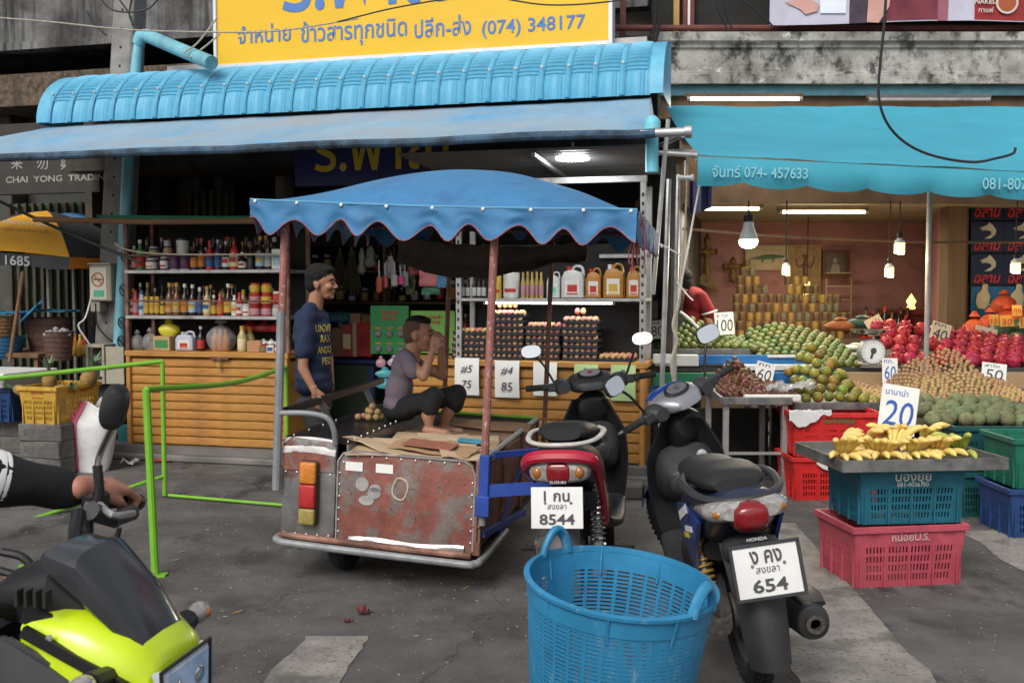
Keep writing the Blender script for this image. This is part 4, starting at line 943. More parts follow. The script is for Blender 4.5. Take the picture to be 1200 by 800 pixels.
# lettering on the near yellow panel
def on_panel(body, size, m, u0, u1, f, lift=.012, bold=.0):
    A = T @ pt(0, f).lerp(pt(1, f), u0); B = T @ pt(0, f).lerp(pt(1, f), u1); up = (T @ pt(0, f-.2).lerp(pt(1, f-.2), (u0+u1)/2))-(T @ pt(0, f).lerp(pt(1, f), (u0+u1)/2))
    x = (B-A).normalized(); z = (up-x*up.dot(x)).normalized(); y = z.cross(x); M = Matrix((x, y, z)).transposed().to_4x4(); M.translation = (A+B)/2 - y*.07 + z*.0
    return text(body, size, m, t, (0, 0, 0), width=(B-A).length, M=M, bold=bold)
on_panel('dconde', .2, flat('umb_white', (.75, .7, .55), .7), .22, .86, .62, bold=.006)
on_panel('kanjanavanich', .1, col((.2, .1, .02)), .22, .84, .76)
M5 = None
A = T @ (pt(0, 1).lerp(pt(1, 1), .3)+V((0, 0, -.06))); B = T @ (pt(0, 1).lerp(pt(1, 1), .62)+V((0, 0, -.06))); x = (B-A).normalized(); M5 = Matrix((x, V((0, 0, 1)).cross(x), V((0, 0, 1)))).transposed().to_4x4(); M5.translation = (A+B)/2-M5.col[1].to_3d()*.012
text('Call 1685', .1, flat('umb_grey', (.45, .45, .45), .7), t, (0, 0, 0), width=(B-A).length*1.35, M=M5, bold=.006)
umbrella(85, 249, 10.6, .6, .22, .3, [(M_ub, M_ub)], 'faded blue umbrella behind the yellow one beside the concrete pole', (0, 0, 0), val=.04)
# meter boxes
M_box = mat('meter_box_beige', (.33, .31, .24), .6, var=.2, scale=6)
q = atL(112, 353, .12); t = thing('meter_box', 'beige meter box with a white no smoking sticker on the utility pole', 'meter box', L2W(q.x, .2, q.z), -AL)
b = MB(); b.box(-.11, .12, -.02, .14, 0, .34, .01); b.build('box_body', M_box, t)
b = MB(); b.box(-.115, .13, -.04, .16, .335, .352, .004); b.build('hood', M_box, t)
b = MB(); b.box(-.1, .075, -.0235, -.0205, .02, .31); b.build('poster', flat('poster_cream', (.6, .6, .52), .5), t)
b = MB(); b.tube([(-.015+.06*cos(a), -.026, .2+.06*sin(a)) for a in [2*PI*i/24 for i in range(24)]], .007, 6, closed=True); b.tube([(-.055, -.027, .24), (.025, -.027, .16)], .006, 6); b.build('ring_mark', flat('sticker_orange', (.6, .2, .03), .6), t)
b = MB(); b.box(-.055, .03, -.027, -.025, .195, .207); b.build('cigarette_mark', M_dark, t)
b = MB(); b.box(-.06, .05, -.027, -.0242, .04, .1, .001); b.build('green_mark', col((.1, .45, .3)), t)
b = MB(); b.box(-.12, -.02, .0, .12, -.1, -.005, .008); b.build('lower_box', M_box, t)
q = atL(122, 450, .0); t = thing('meter_box', 'open grey meter cabinet with its door hanging open below the pole', 'meter box', L2W(q.x, .1, q.z), -AL)
b = MB()
for bx in ((-.19, -.165, 0, .36), (-.02, .005, 0, .36), (-.165, -.02, 0, .03), (-.165, -.02, .33, .36)): b.box(bx[0], bx[1], -.1, .1, bx[2], bx[3], .003)
b.build('frame', M_box, t)
b = MB(); b.box(-.165, -.02, .08, .1, .03, .33); b.build('back_plate', M_dark, t)
b = MB(); b.lathe([(.05, 0), (.05, .05), (.04, .07), (0, .075)], 18, TR(-.09, .05, .22) @ RX(PI/2)); b.build('meter_dial', col((.1, .12, .14), .2), t)
b = MB(); b.box(-.15, -.035, .04, .079, .05, .13, .004); b.build('fuse_block', M_white, t)
b = MB(); b.box(.012, .2, -.09, -.075, 0, .34, .004); b.build('door', M_box, t)
b = MB(); b.tube(spline([atL(108, 345, .05), atL(100, 372, .0), atL(92, 382, .0), atL(104, 402, .05), atL(108, 410, .05)]), .008, 6); tag(inL(b.build('cable', M_white)), 'pale cable looping from the meter box to the open cabinet', 'cable')
b = MB(); b.tube(spline([atL(112, 355, .2), atL(114, 380, .2), atL(126, 396, .2), atL(132, 400, .2)]), .008, 6); tag(inL(b.build('cable', M_cable)), 'black cable hanging down the front of the utility pole', 'cable')
q = atL(139, 528, .0); b = MB(); b.lathe([(.09, 0), (.11, .2), (.1, .2), (0, .19)], 18); tag(b.build('bucket', crm('bucket_teal', (.03, .16, .2)), loc=L2W(q.x+.01, .15, .06)), 'small teal bucket at the foot of the ochre sauce cabinet', 'bucket')
t = thing('post_stump', 'dark concrete stump under the open meter cabinet', 'post', L2W(LS(124, .25, 450), .25, .0), -AL); b = MB(); b.box(-.16, .14, -.1, .15, .05, LZ(122, 450, .1), .01); b.build('block_body', M_fasc, t)
# ------------------------------------------------------------------ green tube barriers
M_gr = mat('lime_paint', (.17, .42, .03), .4, var=.15, scale=10, coat=.2)
def frame(label, bars, feet=()):
    t = thing('barrier', label, 'barrier', (0, 0, 0)); p0 = V(bars[0][1][0]); t.location = (p0.x, p0.y, 0)
    for nm, pts, r in bars:
        b = MB(); b.tube([V(p)-V((p0.x, p0.y, 0)) for p in (spline(pts) if len(pts) > 2 else pts)], r, 10); b.build(nm, M_gr, t)
    return t
A0 = atZ(193, 580, .02); A1 = V((A0.x, A0.y, .99)); lft = atY(-60, 449, 6.6); l2 = atY(-60, 640, 6.2)
pB = atZ(182, 672, .01); pB1 = V((pB.x-.03, pB.y, .985)); pC = atZ(337, 592, .02); pC1 = V((pC.x, pC.y, .975))
mlow = V((A0.x, A0.y, 0.16))
frame('lime green tube barrier running in from the left edge to the tall post', [('post', [A0, A1], .017), ('top_rail', [A1, A1.lerp(lft, .5)+V((0, 0, -.004)), lft], .017), ('lower_rail', [mlow, l2], .014)])
pBm = pB1.lerp(pC1, .55)+V((0, 0, -.045))
t = frame('lime green tube barrier between the tall post and the cart', [('post', [pB, pB1], .021), ('top_rail', [pB1, pBm, pC1], .016), ('post', [pC1, pC], .014), ('bottom_rail', [pC, A0+V((.03, 0, 0))], .011)])
b = MB(); q = atZ(25, 662, .01); b.bar(q-pB+V((0, 0, .01)), V((-.0, .0, .012)), .05, .012); o = b.build('foot_bar', M_gr, t)
b = MB(); b.box(-.06, .06, -.03, .03, .0, .01); b.build('foot_plate', M_gr, t)
t.location = (pB.x, pB.y, 0)
# ------------------------------------------------------------------ inside the left shop
def prod(px0, px1, y0, y1, off, c, label, name='carton', lab=None, d=.15, txt=None, tc=WH):
    a = atL(px0, y0, off); q = atL(px1, y1, off); w = q.x-a.x; h = a.z-q.z
    t = thing(name, label, name.replace('_', ' '), L2W((a.x+q.x)/2, off, q.z), -AL)
    b = MB(); b.box(-w/2, w/2, 0, d, 0, h, min(w, h)*.03); b.build('carton_body' if name == 'carton' else 'body', col(c, .6), t)
    if lab: b = MB(); b.box(-w*.35, w*.35, -.003, -.0005, h*.25, h*.7); b.build('printed_panel', col(lab, .5), t)
    if txt: text(txt, h*.4, col(tc), t, (0, -.006, h*.5), width=w*.7)
    return t, w, h
t, w, h = prod(362, 440, 425, 530, 1.3, (.02, .035, .015), 'dark green chest freezer standing in the shop doorway', 'chest_freezer', d=.6)
b = MB(); b.box(-w/2-.01, w/2+.01, -.02, .62, h, h+.04, .008); b.build('lid', col((.02, .03, .12), .4), t)
b = MB(); b.box(w/2-.05, w/2-.005, -.02, -.002, .0, h-.02, .002); b.build('side_trim', col((.01, .03, .15), .4), t)
prod(389, 401, 384, 418, 1.35, (.22, .12, .08), 'brown carton beside the man on the dark green freezer'); prod(400, 413, 380, 418, 1.33, (.3, .05, .04), 'narrow red carton on the freezer beside the brown one', lab=CR)
prod(413, 418, 378, 418, 1.34, (.45, .3, .25), 'thin pale carton between the two red cartons'); prod(418, 436, 378, 418, 1.32, (.35, .02, .02), 'large red carton at the right end of the freezer', lab=(.25, .01, .01))
prod(384, 412, 366, 378, 1.5, (.03, .09, .15), 'dark blue carton behind the cartons on the freezer', lab=(.05, .2, .2)); prod(410, 422, 367, 378, 1.45, (.4, .2, .15), 'small brown carton lying behind the red carton'); prod(422, 436, 368, 380, 1.5, (.12, .07, .03), 'dark carton printed with a yellow number behind the red cartons', txt='20', tc=YL)
M_card = flat('card_green', (.01, .2, .05), .4); M_card2 = flat('card_lime', (.2, .5, .08), .4)
def card(px0, px1, y0, y1, off, m, label, dotc, rows_, title='Scotch', brand=RD):
    a = atL(px0, y0, off); q = atL(px1, y1, off); w = q.x-a.x; h = a.z-q.z
    t = thing('sponge_card', label, 'display card', L2W(a.x, off, q.z), -AL)
    b = MB(); b.box(0, w, 0, .006, 0, h); b.build('card_board', m, t)
    text(title, .1, col(brand), t, (w*.5, -.002, h*.86), width=w*.42, height=h*.1, bold=.01); text('Brite', .1, col(brand), t, (w*.5, -.002, h*.74), width=w*.36, height=h*.09, bold=.01)
    for r_ in rows_:
        for k in range(3):
            b = MB(); b.lathe([(.034, 0), (.034, .012), (.02, .024), (0, .026)], 16, TR(w*(.2+.3*k), -.0, h*r_) @ RX(PI/2)); b.build('scourer', mat('steel_wool', (.25, .25, .25), .5, .5, var=.4, scale=60, bump=1, bscale=150), t)
            b = MB(); b.box(w*(.2+.3*k)-.03, w*(.2+.3*k)+.03, -.003, -.0005, h*r_+.045, h*r_+.06); b.build('print', col(dotc), t)
card(434, 479, 358, 415, .85, M_card, 'big green scouring pad card hanging left of the boy', OR, (.42, .1))
card(481, 533, 364, 414, .9, M_card2, 'lime green scouring pad card hanging behind the boy', RD, (.1,)); card(500, 533, 416, 470, .95, M_card2, 'lower lime green scouring pad card behind the boy', RD, (.5,))
for i, (x0, x1, y0, y1) in enumerate(((440, 453, 417, 430), (454, 470, 416, 429), (440, 462, 430, 442), (440, 462, 443, 455))):
    q = atL((x0+x1)/2, y1, .8); sack((x1-x0)/128, (y1-y0)/124, .05, col([(.55, .3, .35), (.5, .42, .55), (.1, .42, .5), (.08, .4, .5)][i], .3), L2W(q.x, .8, q.z), -AL, ['pink sachet pack, top left under the green card', 'lilac sachet pack, top right under the green card', 'upper turquoise sachet pack left of the boy', 'lower turquoise sachet pack left of the boy'][i], name='sachet_pack', cat='packet', seed=i+50)
# hanging utensils
def hang(px, y0, y1, w, c, off, label, name='hanging_packet', kind='flat'):
    a = atL(px, y0, off); q = atL(px, y1, off); h = a.z-q.z; t = thing(name, label, 'hanging goods', L2W(a.x, off, a.z), -AL, 'goods hanging in the shop doorway')
    if kind == 'flat': b = MB(); W = w/128; b.grid(lambda u, v: ((u-.5)*W*(.35+.65*min(1, 2.2*v)), .015*noise.noise(V((u*3+px, v*5, 0)))*2, -v*h), 6, 10, .008); b.build('packet', col(c, .4), t)
    elif kind == 'brush': b = MB(); b.tube([(0, 0, 0), (.004, 0, -h*.5)], .008, 8); b.build('handle', col(SV), t); b = MB(); b.lathe([(.006, -h), (w/250, -h*.95), (w/250, -h*.55), (.01, -h*.48)], 10, sy=.4); b.build('head', col(c), t)
    elif kind == 'bunch':
        b = MB()
        for k in range(26): a_ = k*2.4; rr = w/256*(k/26)**.5; b.tube([(0, 0, 0), (rr*.5*cos(a_), rr*.5*sin(a_), -h*.4), (rr*cos(a_), rr*sin(a_), -h*random.uniform(.85, 1))], .006, 4)
        stuff(b.build('bristles', mat('straw_%d' % int(c[0]*100), c, .9, var=.4), t))
    elif kind == 'gourd': b = MB(); W = w/256; b.lathe([(0, -h), (W*.8, -h*.9), (W, -h*.75), (W*.6, -h*.5), (W*.8, -h*.35), (W*.5, -h*.1), (.004, 0)], 12); b.build('body', col(c), t)
    b = MB(); b.tube([(0, 0, 0), (0, 0, .22)], .0025, 5); b.build('string', M_cable, t)
for i, a in enumerate(((444, 305, 343, 7, (.4, .08, .04), .7, 'orange-handled brush left of the mesh scoop', 'b'), (451, 308, 338, 8, (.35, .06, .05), .75, 'red brush beside the orange one', 'b'), (457, 300, 326, 14, (.3, .28, .3), .8, 'greyish packet above the red brush', 'f'), (462, 307, 336, 8, (.35, .36, .3), .72, 'pale spatula with a round blade', 'b'),
         (469, 312, 334, 9, (.6, .04, .2), .75, 'bright pink brush', 'b'), (474, 300, 336, 9, (.3, .3, .3), .8, 'grey metal ladle', 'b'), (481, 310, 345, 12, (.1, .12, .05), .95, 'green and brown packet', 'f'), (489, 298, 322, 18, (.25, .03, .04), .8, 'dark red bag', 'f'),
         (502, 304, 335, 22, (.6, .2, .22), .7, 'salmon pink packet', 'f'), (519, 306, 337, 13, (.08, .27, .5), .68, 'pale blue sachet strip', 'f'), (505, 333, 345, 22, (.1, .28, .2), .74, 'green packet under the salmon one', 'f'),
         (398, 290, 342, 24, (.06, .05, .03), 1.2, 'dark straw broom head behind the man', 'u'), (412, 288, 346, 26, (.08, .065, .03), 1.2, 'brown straw broom head right of the man', 'u'), (424, 290, 323, 11, (.16, .16, .12), 1.0, 'grey gourd-shaped ladle', 'g'), (434, 288, 315, 15, (.15, .16, .13), 1.0, 'grey round scoop', 'g'))):
    hang(a[0], a[1], a[2], a[3], a[4], a[5], a[6]+' hanging in the dim shop doorway', {'b': 'brush', 'f': 'hanging_packet', 'u': 'broom', 'g': 'scoop'}[a[7]], {'b': 'brush', 'f': 'flat', 'u': 'bunch', 'g': 'gourd'}[a[7]])
# deep shelves with dark jars
t = thing('wall_shelf', 'dim shelf unit of dark bottles at the back of the left shop', 'shelf', L2W(LS(465, 2.6), 2.6, .12), -AL)
for z in (.9, 1.25, 1.6, 1.95): b = MB(); b.box(-1.3, 1.0, 0, .3, z-.02, z, .002); b.build('shelf_board', M_wood, t)
for x in (-1.3, -.15, 1.0): b = MB(); b.box(x-.02, x+.02, 0, .3, 0, 2.1); b.build('upright', M_wood, t)
r = random.Random(3)
for z in (1.02, 1.37, 1.72):
    for i in range(15):
        s = LS(465, 2.6)-1.2+i*.15; k = r.choice(['sauce', 'jar', 'slim']); bc = r.choice([DK, BR, DK, PU]); lc = r.choice([TN, SV, RD, OR, None])
        bottle(k, .08, r.uniform(.15, .25), bc, lc, SV, L2W(s, 2.75, z+.001), -AL, f'dim {CN[bc]} {KN[k]}, {ord_(i)} on the {["low", "middle", "high"][int((z-1)/.34)]} back shelf', group='dim bottles on the back shelves')

# ------------------------------------------------------------------ right shophouse (frontal)
M_par = mat('weathered_parapet', (.42, .41, .38), .9, var=.3, scale=4, bump=.5, bscale=40, col2=(.24, .23, .21), c2=(.42, .6), layers=[((.045, .045, .042), 5, .5, .62, (1, 1, .8)), ((.6, .6, .56), 6, .62, .7, (1, 1, 1)), ((.05, .05, .05), 30, .6, .72, (1, 1, 1))])
M_pink = mat('pink_wall', (.36, .175, .16), .85, var=.2, scale=2, bump=.1, layers=[((.2, .1, .09), 3, .55, .75, (1, 1, 2))]); M_ceil = mat('beige_ceiling', (.35, .3, .19), .8, var=.2, scale=3)
M_bl2 = mat('faded_blue_paint', (.05, .15, .2), .7, var=.35, scale=6); M_brn = mat('brown_soffit', (.1, .06, .035), .8, var=.4, scale=5)
rs = thing('shophouse', 'right-hand shophouse with a weathered concrete parapet above the fruit stall', 'building', (0, 0, 0))
XL = atY(766, 300, 9).x; XR = 9.0; Yp = 9.0
za, zb4 = atY(1000, 38, Yp).z, atY(1000, 98, Yp).z
H = za-zb4
pf_ = [(0, zb4), (-.0, zb4+H*.18), (.025, zb4+H*.2), (.025, zb4+H*.24), (.045, zb4+H*.26), (.045, zb4+H*.7), (.02, zb4+H*.72), (.02, zb4+H*.8), (-.02, zb4+H*.83), (-.02, za), (.25, za), (.25, zb4)]
b = MB(); b.prism([(y, z) for y, z in pf_], 0, XR-XL, TR(XL, Yp, 0) @ RZ(-PI/2) @ Matrix.Diagonal((-1, 1, 1, 1))); b.build('parapet', M_par, rs, smooth=False)
zbb = atY(1000, 112, Yp+.05).z
b = MB(); b.box(XL, XR, Yp+.05, Yp+.3, zbb, zb4-.002); b.build('fascia', M_bl2, rs)
b = MB(); b.box(XL, XR, Yp+.1, Yp+1.0, zbb-.2, zbb-.002); b.build('lintel', M_brn, rs)
b = MB(); b.box(XL, XR, Yp+.252, Yp+.3, za-.1, za+1.5); b.build('upper_wall', M_dark, rs)
zce = atY(1000, 258, 12).z
XW = atY(808, 300, 12.5).x-1.2
b = MB(); b.box(XW, XR, 12.4, 12.5, .12, zce+.1); b.build('back_wall', M_pink, rs)
b = MB(); b.box(XL, XR, 9.4, 12.4, zce, zce+.08); b.build('room_ceiling', M_ceil, rs)
b = MB(); b.box(XL, XR, 9.35, 9.398, zce-.03, zbb-.2); b.build('front_beam', M_brn, rs)
b = MB(); x1 = atY(1085, 300, 12.4).x; x2 = atY(1108, 300, 10.2).x; b.bar((x1, 12.4, 1.2), (x2, 10.2, 1.2), .08, 2.3); b.build('side_wall', M_pink, rs)
b = MB(); b.box(x2-.06, x2+.12, 10.0, 10.2, .12, zce); b.build('wooden_pillar', mat('pillar_wood', (.12, .075, .04), .8, var=.3, scale=4, stretch=(4, 4, .4)), rs)
b = MB(); b.box(x2+.12, XR, 10.3, 10.4, .12, zce); b.build('partition', M_brn, rs)
b = MB(); b.box(XL+.02, XL+.1, 8.4, 12.4, .12, zce+.6); b.build('side_wall', mat('dark_partition', (.05, .045, .04), .8, var=.4), rs)
# upstairs railing, posts and banner
t = thing('railing', 'rusty brown railing along the top of the weathered parapet', 'railing', (XL, 9.05, 0)); M_brp = mat('red_brown_paint', (.14, .04, .035), .6, var=.3, scale=8)
z_ = atY(1000, 33, 9.1).z; b = MB(); b.tube([(-.6, .05, z_), (XR-XL, .05, z_)], .028, 10); b.build('rail', M_brp, t)
for px, m, w in ((805, M_brp, .05), (812, M_brp, .04), (794, mat('yellow_wood', (.4, .25, .08), .7), .05), (731, M_brp, .05), (923, M_brp, .05), (808, M_white, .02)):
    x = atY(px, 30, 9.12).x-XL; b = MB(); b.box(x-w/2, x+w/2, .08+w, .08+2*w, za-.15, za+1.0); b.build('post', m, t)
b = MB(); b.bar((-.5, .3, z_-.0), (-.5, .3, z_+.8), .05); b.build('post', M_brp, t)
for (px, py, w_, h_, m) in ((765, 14, .5, .5, M_white), (858, 12, .9, .35, mat('grey_sheet', (.3, .3, .3), .6, var=.3))):
    q = atY(px, py, 9.6); b = MB(); b.grid(lambda u, v: ((u-.5)*w_*1.5, .02*noise.noise(V((u*5, v*5, 0))), (v-.3)*h_*1.6), 8, 8, .01); tag(b.build('sheet_panel', m, loc=q), 'pale panel behind the upstairs railing '+('beside the yellow billboard' if px < 800 else 'left of the printed banner'), 'panel')
bn = thing('banner', 'wrinkled printed vinyl banner tied along the railing at the top right', 'banner', (0, 0, 0)); x0 = atY(902, 20, 8.95).x; x1 = 5.6; z0b = atY(1000, 27, 8.95).z; z1b = z0b+1.1
def bnf(X, Z, l=0): return (X, 8.95-l+.014*noise.noise(V((X*4, Z*4+X, 3))), Z+.02*(1-(Z-z0b)/1.1)*sin(X*2))
def patch(xa, xb, za_, zb_, m, l, nm='print'):
    b = MB(); b.grid(lambda u, v: bnf(xa+(xb-xa)*u, za_+(zb_-za_)*v, l), max(4, int((xb-xa)*14)), 16, .002 if l == 0 else 0); return b.build(nm, m, bn)
patch(x0, x1, z0b, z1b, mat('banner_lilac', (.5, .48, .58), .35, var=.1, scale=4, bump=.5, bscale=8), 0, 'vinyl')
X_ = lambda px: atY(px, 15, 8.93).x
patch(X_(996), X_(1040), z0b+.0, z1b, mat('banner_dark', (.06, .04, .06), .35, var=.5, scale=6), .003); patch(X_(1040), X_(1100), z0b+.01, z1b, mat('banner_maroon', (.16, .025, .04), .35, var=.5, scale=5), .0035); patch(X_(1143), X_(1215), z0b+.01, z1b, mat('banner_red', (.28, .02, .02), .35, var=.4, scale=6), .004)
patch(X_(1100), X_(1112), z0b, z1b, mat('banner_rose', (.3, .1, .14), .35), .004)
b = MB(); b.grid(lambda u, v: (X_(958)+(X_(995)-X_(958))*((u-.5)*(.8+.2*v)+.5), 8.936-.0, z0b+.08+v*.5), 8, 8); b.build('print', mat('banner_mug', (.72, .76, .85), .35, var=.08), bn)
arm_ = [(925, 0), (940, 14), (958, 8), (962, -6), (950, -16), (920, -20)]
b = MB(); b.prism([(X_(px), atY(px, 15-(-py+0)+(-4), 8.93).z+0) for px, py in [(920, -8), (938, 0), (944, 6), (958, 2), (960, -6), (945, -14)]], 8.934, 8.937); b.build('print', mat('banner_skin', (.55, .3, .26), .4, var=.15), bn)
b = MB(); b.prism([(X_(a_), atY(a_, c_, 8.93).z) for a_, c_ in [(1016, 26), (1030, 27), (1042, 8), (1044, -8), (1018, -8)]], 8.93, 8.933); b.build('print', mat('banner_skin', (0, 0, 0)), bn)
b = MB(); q = (X_(1180), 8.93, atY(1180, 3, 8.93).z); b.lathe([(.1, -.001), (.1, .001), (0, .002)], 28, TR(*q) @ RX(PI/2)); b.build('print', col((.6, .5, .45)), bn); b = MB(); b.lathe([(.08, .0015), (.08, .003), (0, .004)], 28, TR(*q) @ RX(PI/2)); b.build('print', col((.35, .08, .03)), bn)
text('NAKED', .06, col(WH), bn, (X_(1155), 8.925, atY(1155, 2, 8.93).z), bold=.003); text('กาแฟ', .06, col(WH), bn, (X_(1155), 8.925, atY(1155, 12, 8.93).z))
# turquoise awning with scalloped lettered valance
M_taw = mat('turquoise_canvas', (.045, .31, .42), .65, var=.1, scale=2, bump=.08, bscale=30, layers=[((.12, .16, .17), 14, .7, .74, (1, 1, 1)), ((.035, .25, .36), 1.2, .45, .7, (.3, 1, 3))])
ta = thing('turquoise_awning', 'turquoise canvas awning with scalloped lettered valance over the fruit stall', 'awning', (0, 0, 0))
TL, TRr = atY(780, 125, 8.7), atY(1330, 126, 8.7); FL, FR = atY(817, 182, 7.0), atY(1330, 207, 7.5)
def taf(u, v): return TL.lerp(TRr, u).lerp(FL.lerp(FR, u), v)+V((0, 0, -.03*sin(PI*v)+.014*noise.noise(V((u*8, v*2, 0)))+.005*noise.noise(V((u*30, v*3, 0)))))
b = MB(); b.grid(taf, 40, 12, .004); b.build('canvas', M_taw, ta)
sc = [817, 868, 939, 1008, 1080, 1152, 1222, 1330]; fx = [(x-817)/(1330-817) for x in sc]
def val(u, v):
    k = max(i for i in range(len(fx)-1) if u >= fx[i]-1e-6); w = (u-fx[k])/(fx[k+1]-fx[k]); L = .16+.042*sin(PI*(w if k else .5+w*.5))**.6
    p = FL.lerp(FR, u); return (p.x, p.y+.012*sin(u*40)*v-.01-.02*sin(PI*v), p.z-.01-L*v)
us = [i/140 for i in range(141)]
b = MB(); b.grid(val, 140, 6, .003); b.build('valance', M_taw, ta)
b = MB(); b.tube([FL+V((0, .05, -.02)), FR+V((0, .05, -.02))], .018, 8); b.tube([FL+V((-.3, .01, .02)), FL+V((0, .01, .0))], .018, 8); b.build('front_bar', M_steel, ta)
for (body, xa, xb_, hh) in (('จันทร์ 074- 457633', 832, 938, .085), ('081-8076456', 1140, 1226, .085)):
    ua, ub = (xa-817)/513, (xb_-817)/513; p = FL.lerp(FR, (ua+ub)/2); text(body, .1, flat('faded_lettering', (.22, .52, .6), .7), ta, (p.x, p.y-.045, p.z-.1), width=(FL.lerp(FR, ub)-FL.lerp(FR, ua)).length, height=hh, bold=.004, M=RZ(math.atan2(FR.y-FL.y, FR.x-FL.x)))
# tube lamps
def tube_lamp(px0, px1, y, Y, m, label, watt=0, colr=(1, .95, .75)):
    a = atY(px0, y, Y); c = atY(px1, y, Y); W = (c.x-a.x)/2
    t = thing('tube_lamp', label, 'lamp', (a+c)/2); b = MB(); b.tube([(-W, 0, 0), (W, 0, 0)], .016, 10); b.build('tube', m, t)
    b = MB(); b.box(-W-.03, W+.03, .0, .04, .012, .05, .003); b.build('batten', M_brn if watt else M_corr, t)
    for s in (-W, W): b = MB(); b.tube([(s-.015, 0, 0), (s+.015, 0, 0)], .02, 8); b.build('end_cap', M_steel, t)
    if watt:
        L = bpy.data.lights.new('tube_light', 'AREA'); L.shape = 'RECTANGLE'; L.size = 2*W; L.size_y = .03; L.energy = watt*1.8; L.color = colr
        o = bpy.data.objects.new('tube_light', L); C.objects.link(o); o.parent = t; o.location = (0, -.0, -.03)
tube_lamp(807, 938, 116, 8.95, M_tubew, 'lit fluorescent tube under the parapet at the left end', 5)
tube_lamp(1020, 1158, 117, 8.95, M_steel, 'unlit grey fluorescent tube under the parapet at the right')
tube_lamp(813, 891, 244.5, 9.6, M_tubew, 'lit tube on the stall ceiling at the left, partly behind a cloth', 14); tube_lamp(915, 1015, 248.5, 9.9, M_tubew, 'lit tube in the middle of the stall ceiling', 18)
# bulbs
def bulb(px, py, Y, r, label, spiral=1, watt=6, c=(1, .72, .38), top=235):
    q = atY(px, py, Y); t = thing('light_bulb', label, 'bulb', q); zt_ = min(zce-.0, atY(px, top, Y).z)-q.z
    m = flat('bulb_warm', (1, .9, .7), .4, emit=(1, .62, .2), es=2.2) if spiral else flat('bulb_white', (1, 1, 1), .4, emit=(1, .98, .95), es=7)
    b = MB()
    if spiral:
        b.tube([(r*.8*cos(a), r*.8*sin(a), -r*.95+r*1.9*a/(2*PI*4)) for a in [2*PI*4*i/64 for i in range(65)]], r*.26, 8)
    else: b.lathe([(0, -r*.75), (r*.55, -r*.68), (r*.95, -r*.35), (r*1.05, .0), (r*1.0, r*.2)], 20)
    b.build('glass', m, t)
    b = MB(); b.lathe([(r*1.02, r*.2), (r*.95, r*.6), (r*.6, r*1.5), (r*.5, r*2.3)] if not spiral else [(r*.9, r), (r*.95, r*1.5), (r*.5, r*1.8), (r*.5, r*2.3)], 16); b.build('bulb_base', M_white, t)
    b = MB(); b.lathe([(r*.52, r*2.0), (r*.55, r*2.8), (r*.2, r*3.2)], 14); b.tube([(0, 0, r*3), (0, 0, zt_)], .006, 6); b.build('socket_and_cord', M_cable, t)
    L = bpy.data.lights.new('bulb_light', 'POINT'); L.energy = watt*2.2; L.color = c; L.shadow_soft_size = r*1.3; o = bpy.data.objects.new('bulb_light', L); C.objects.link(o); o.parent = t; o.location = (0, 0, -r*1.0-.02)
bulb(877, 283, 8.2, .075, 'large white globe bulb hanging at the left of the fruit stall', 0, 10, (1, .95, .85)); bulb(921, 317, 8.6, .033, 'small warm spiral bulb hanging in front of the crocodile picture', 1, 5)
bulb(1054, 291, 8.3, .042, 'brightest warm spiral bulb hanging left of the steel post'); bulb(1042, 319, 9.2, .04, 'lower warm spiral bulb just left of the brightest one', 1, 6); bulb(1190, 314, 9.0, .042, 'warm spiral bulb hanging in front of the shark posters', 1, 6)
bulb(946, 334, 11.6, .03, 'tiny warm bulb glowing low on the pink back wall', 1, 3)
b = MB(); q = [atY(800, 268, 8.9), atY(900, 276, 8.9), atY(1000, 281, 8.9), atY(1100, 284, 8.9), atY(1200, 283, 8.9), atY(1320, 280, 8.9)]; b.tube(spline(q), .012, 7); tag(b.build('hanging_rod', M_brn), 'thin dark rod strung across the stall behind the bulbs', 'rod')
# wall decorations
def frame_pic(px0, px1, y0, y1, Y, fm, pm, label, fw=.03):
    a = atY(px0, y0, Y); c = atY(px1, y1, Y); w = c.x-a.x; h = a.z-c.z; t = thing('picture', label, 'picture', (a.x, Y, c.z))
    b = MB(); b.box(fw, w-fw, 0, .015, fw, h-fw); b.build('canvas', pm, t)
    for bx in ((0, w, 0, fw), (0, w, h-fw, h), (0, fw, fw, h-fw), (w-fw, w, fw, h-fw)): b = MB(); b.box(bx[0], bx[1], -.012, .02, bx[2], bx[3], .002); b.build('frame', fm, t)
    return t, w, h
M_pan = mat('picture_cream', (.45, .37, .24), .7, var=.2, scale=6)
t, w, h = frame_pic(873, 925, 287, 317, 12.35, col(TN), M_pan, 'cream picture of a green crocodile on the pink wall', .015)
b = MB(); b.loft([[(x*w, -.01+r_*.3*sin(a), h*(.52+y)+r_*cos(a)) for a in [2*PI*i/8 for i in range(8)]] for x, y, r_ in ((.1, -.06, .004), (.28, -.03, .015), (.45, 0, .026), (.62, .02, .026), (.74, .02, .018), (.88, .02, .008))]); b.build('crocodile_figure', col((.05, .12, .05)), t)
b = MB(); 
for x in (.38, .62): b.tube([(x*w, -.008, h*.5), ((x+.03)*w, -.008, h*.38), ((x-.01)*w, -.008, h*.34)], .008, 5)
b.build('crocodile_legs', col((.05, .12, .05)), t)
t, w, h = frame_pic(925, 961, 287, 352, 12.33, col(TN), mat('picture_gold', (.3, .2, .1), .7, var=.4, scale=14), 'tall tan picture of a dancing figure on the pink wall', .012)
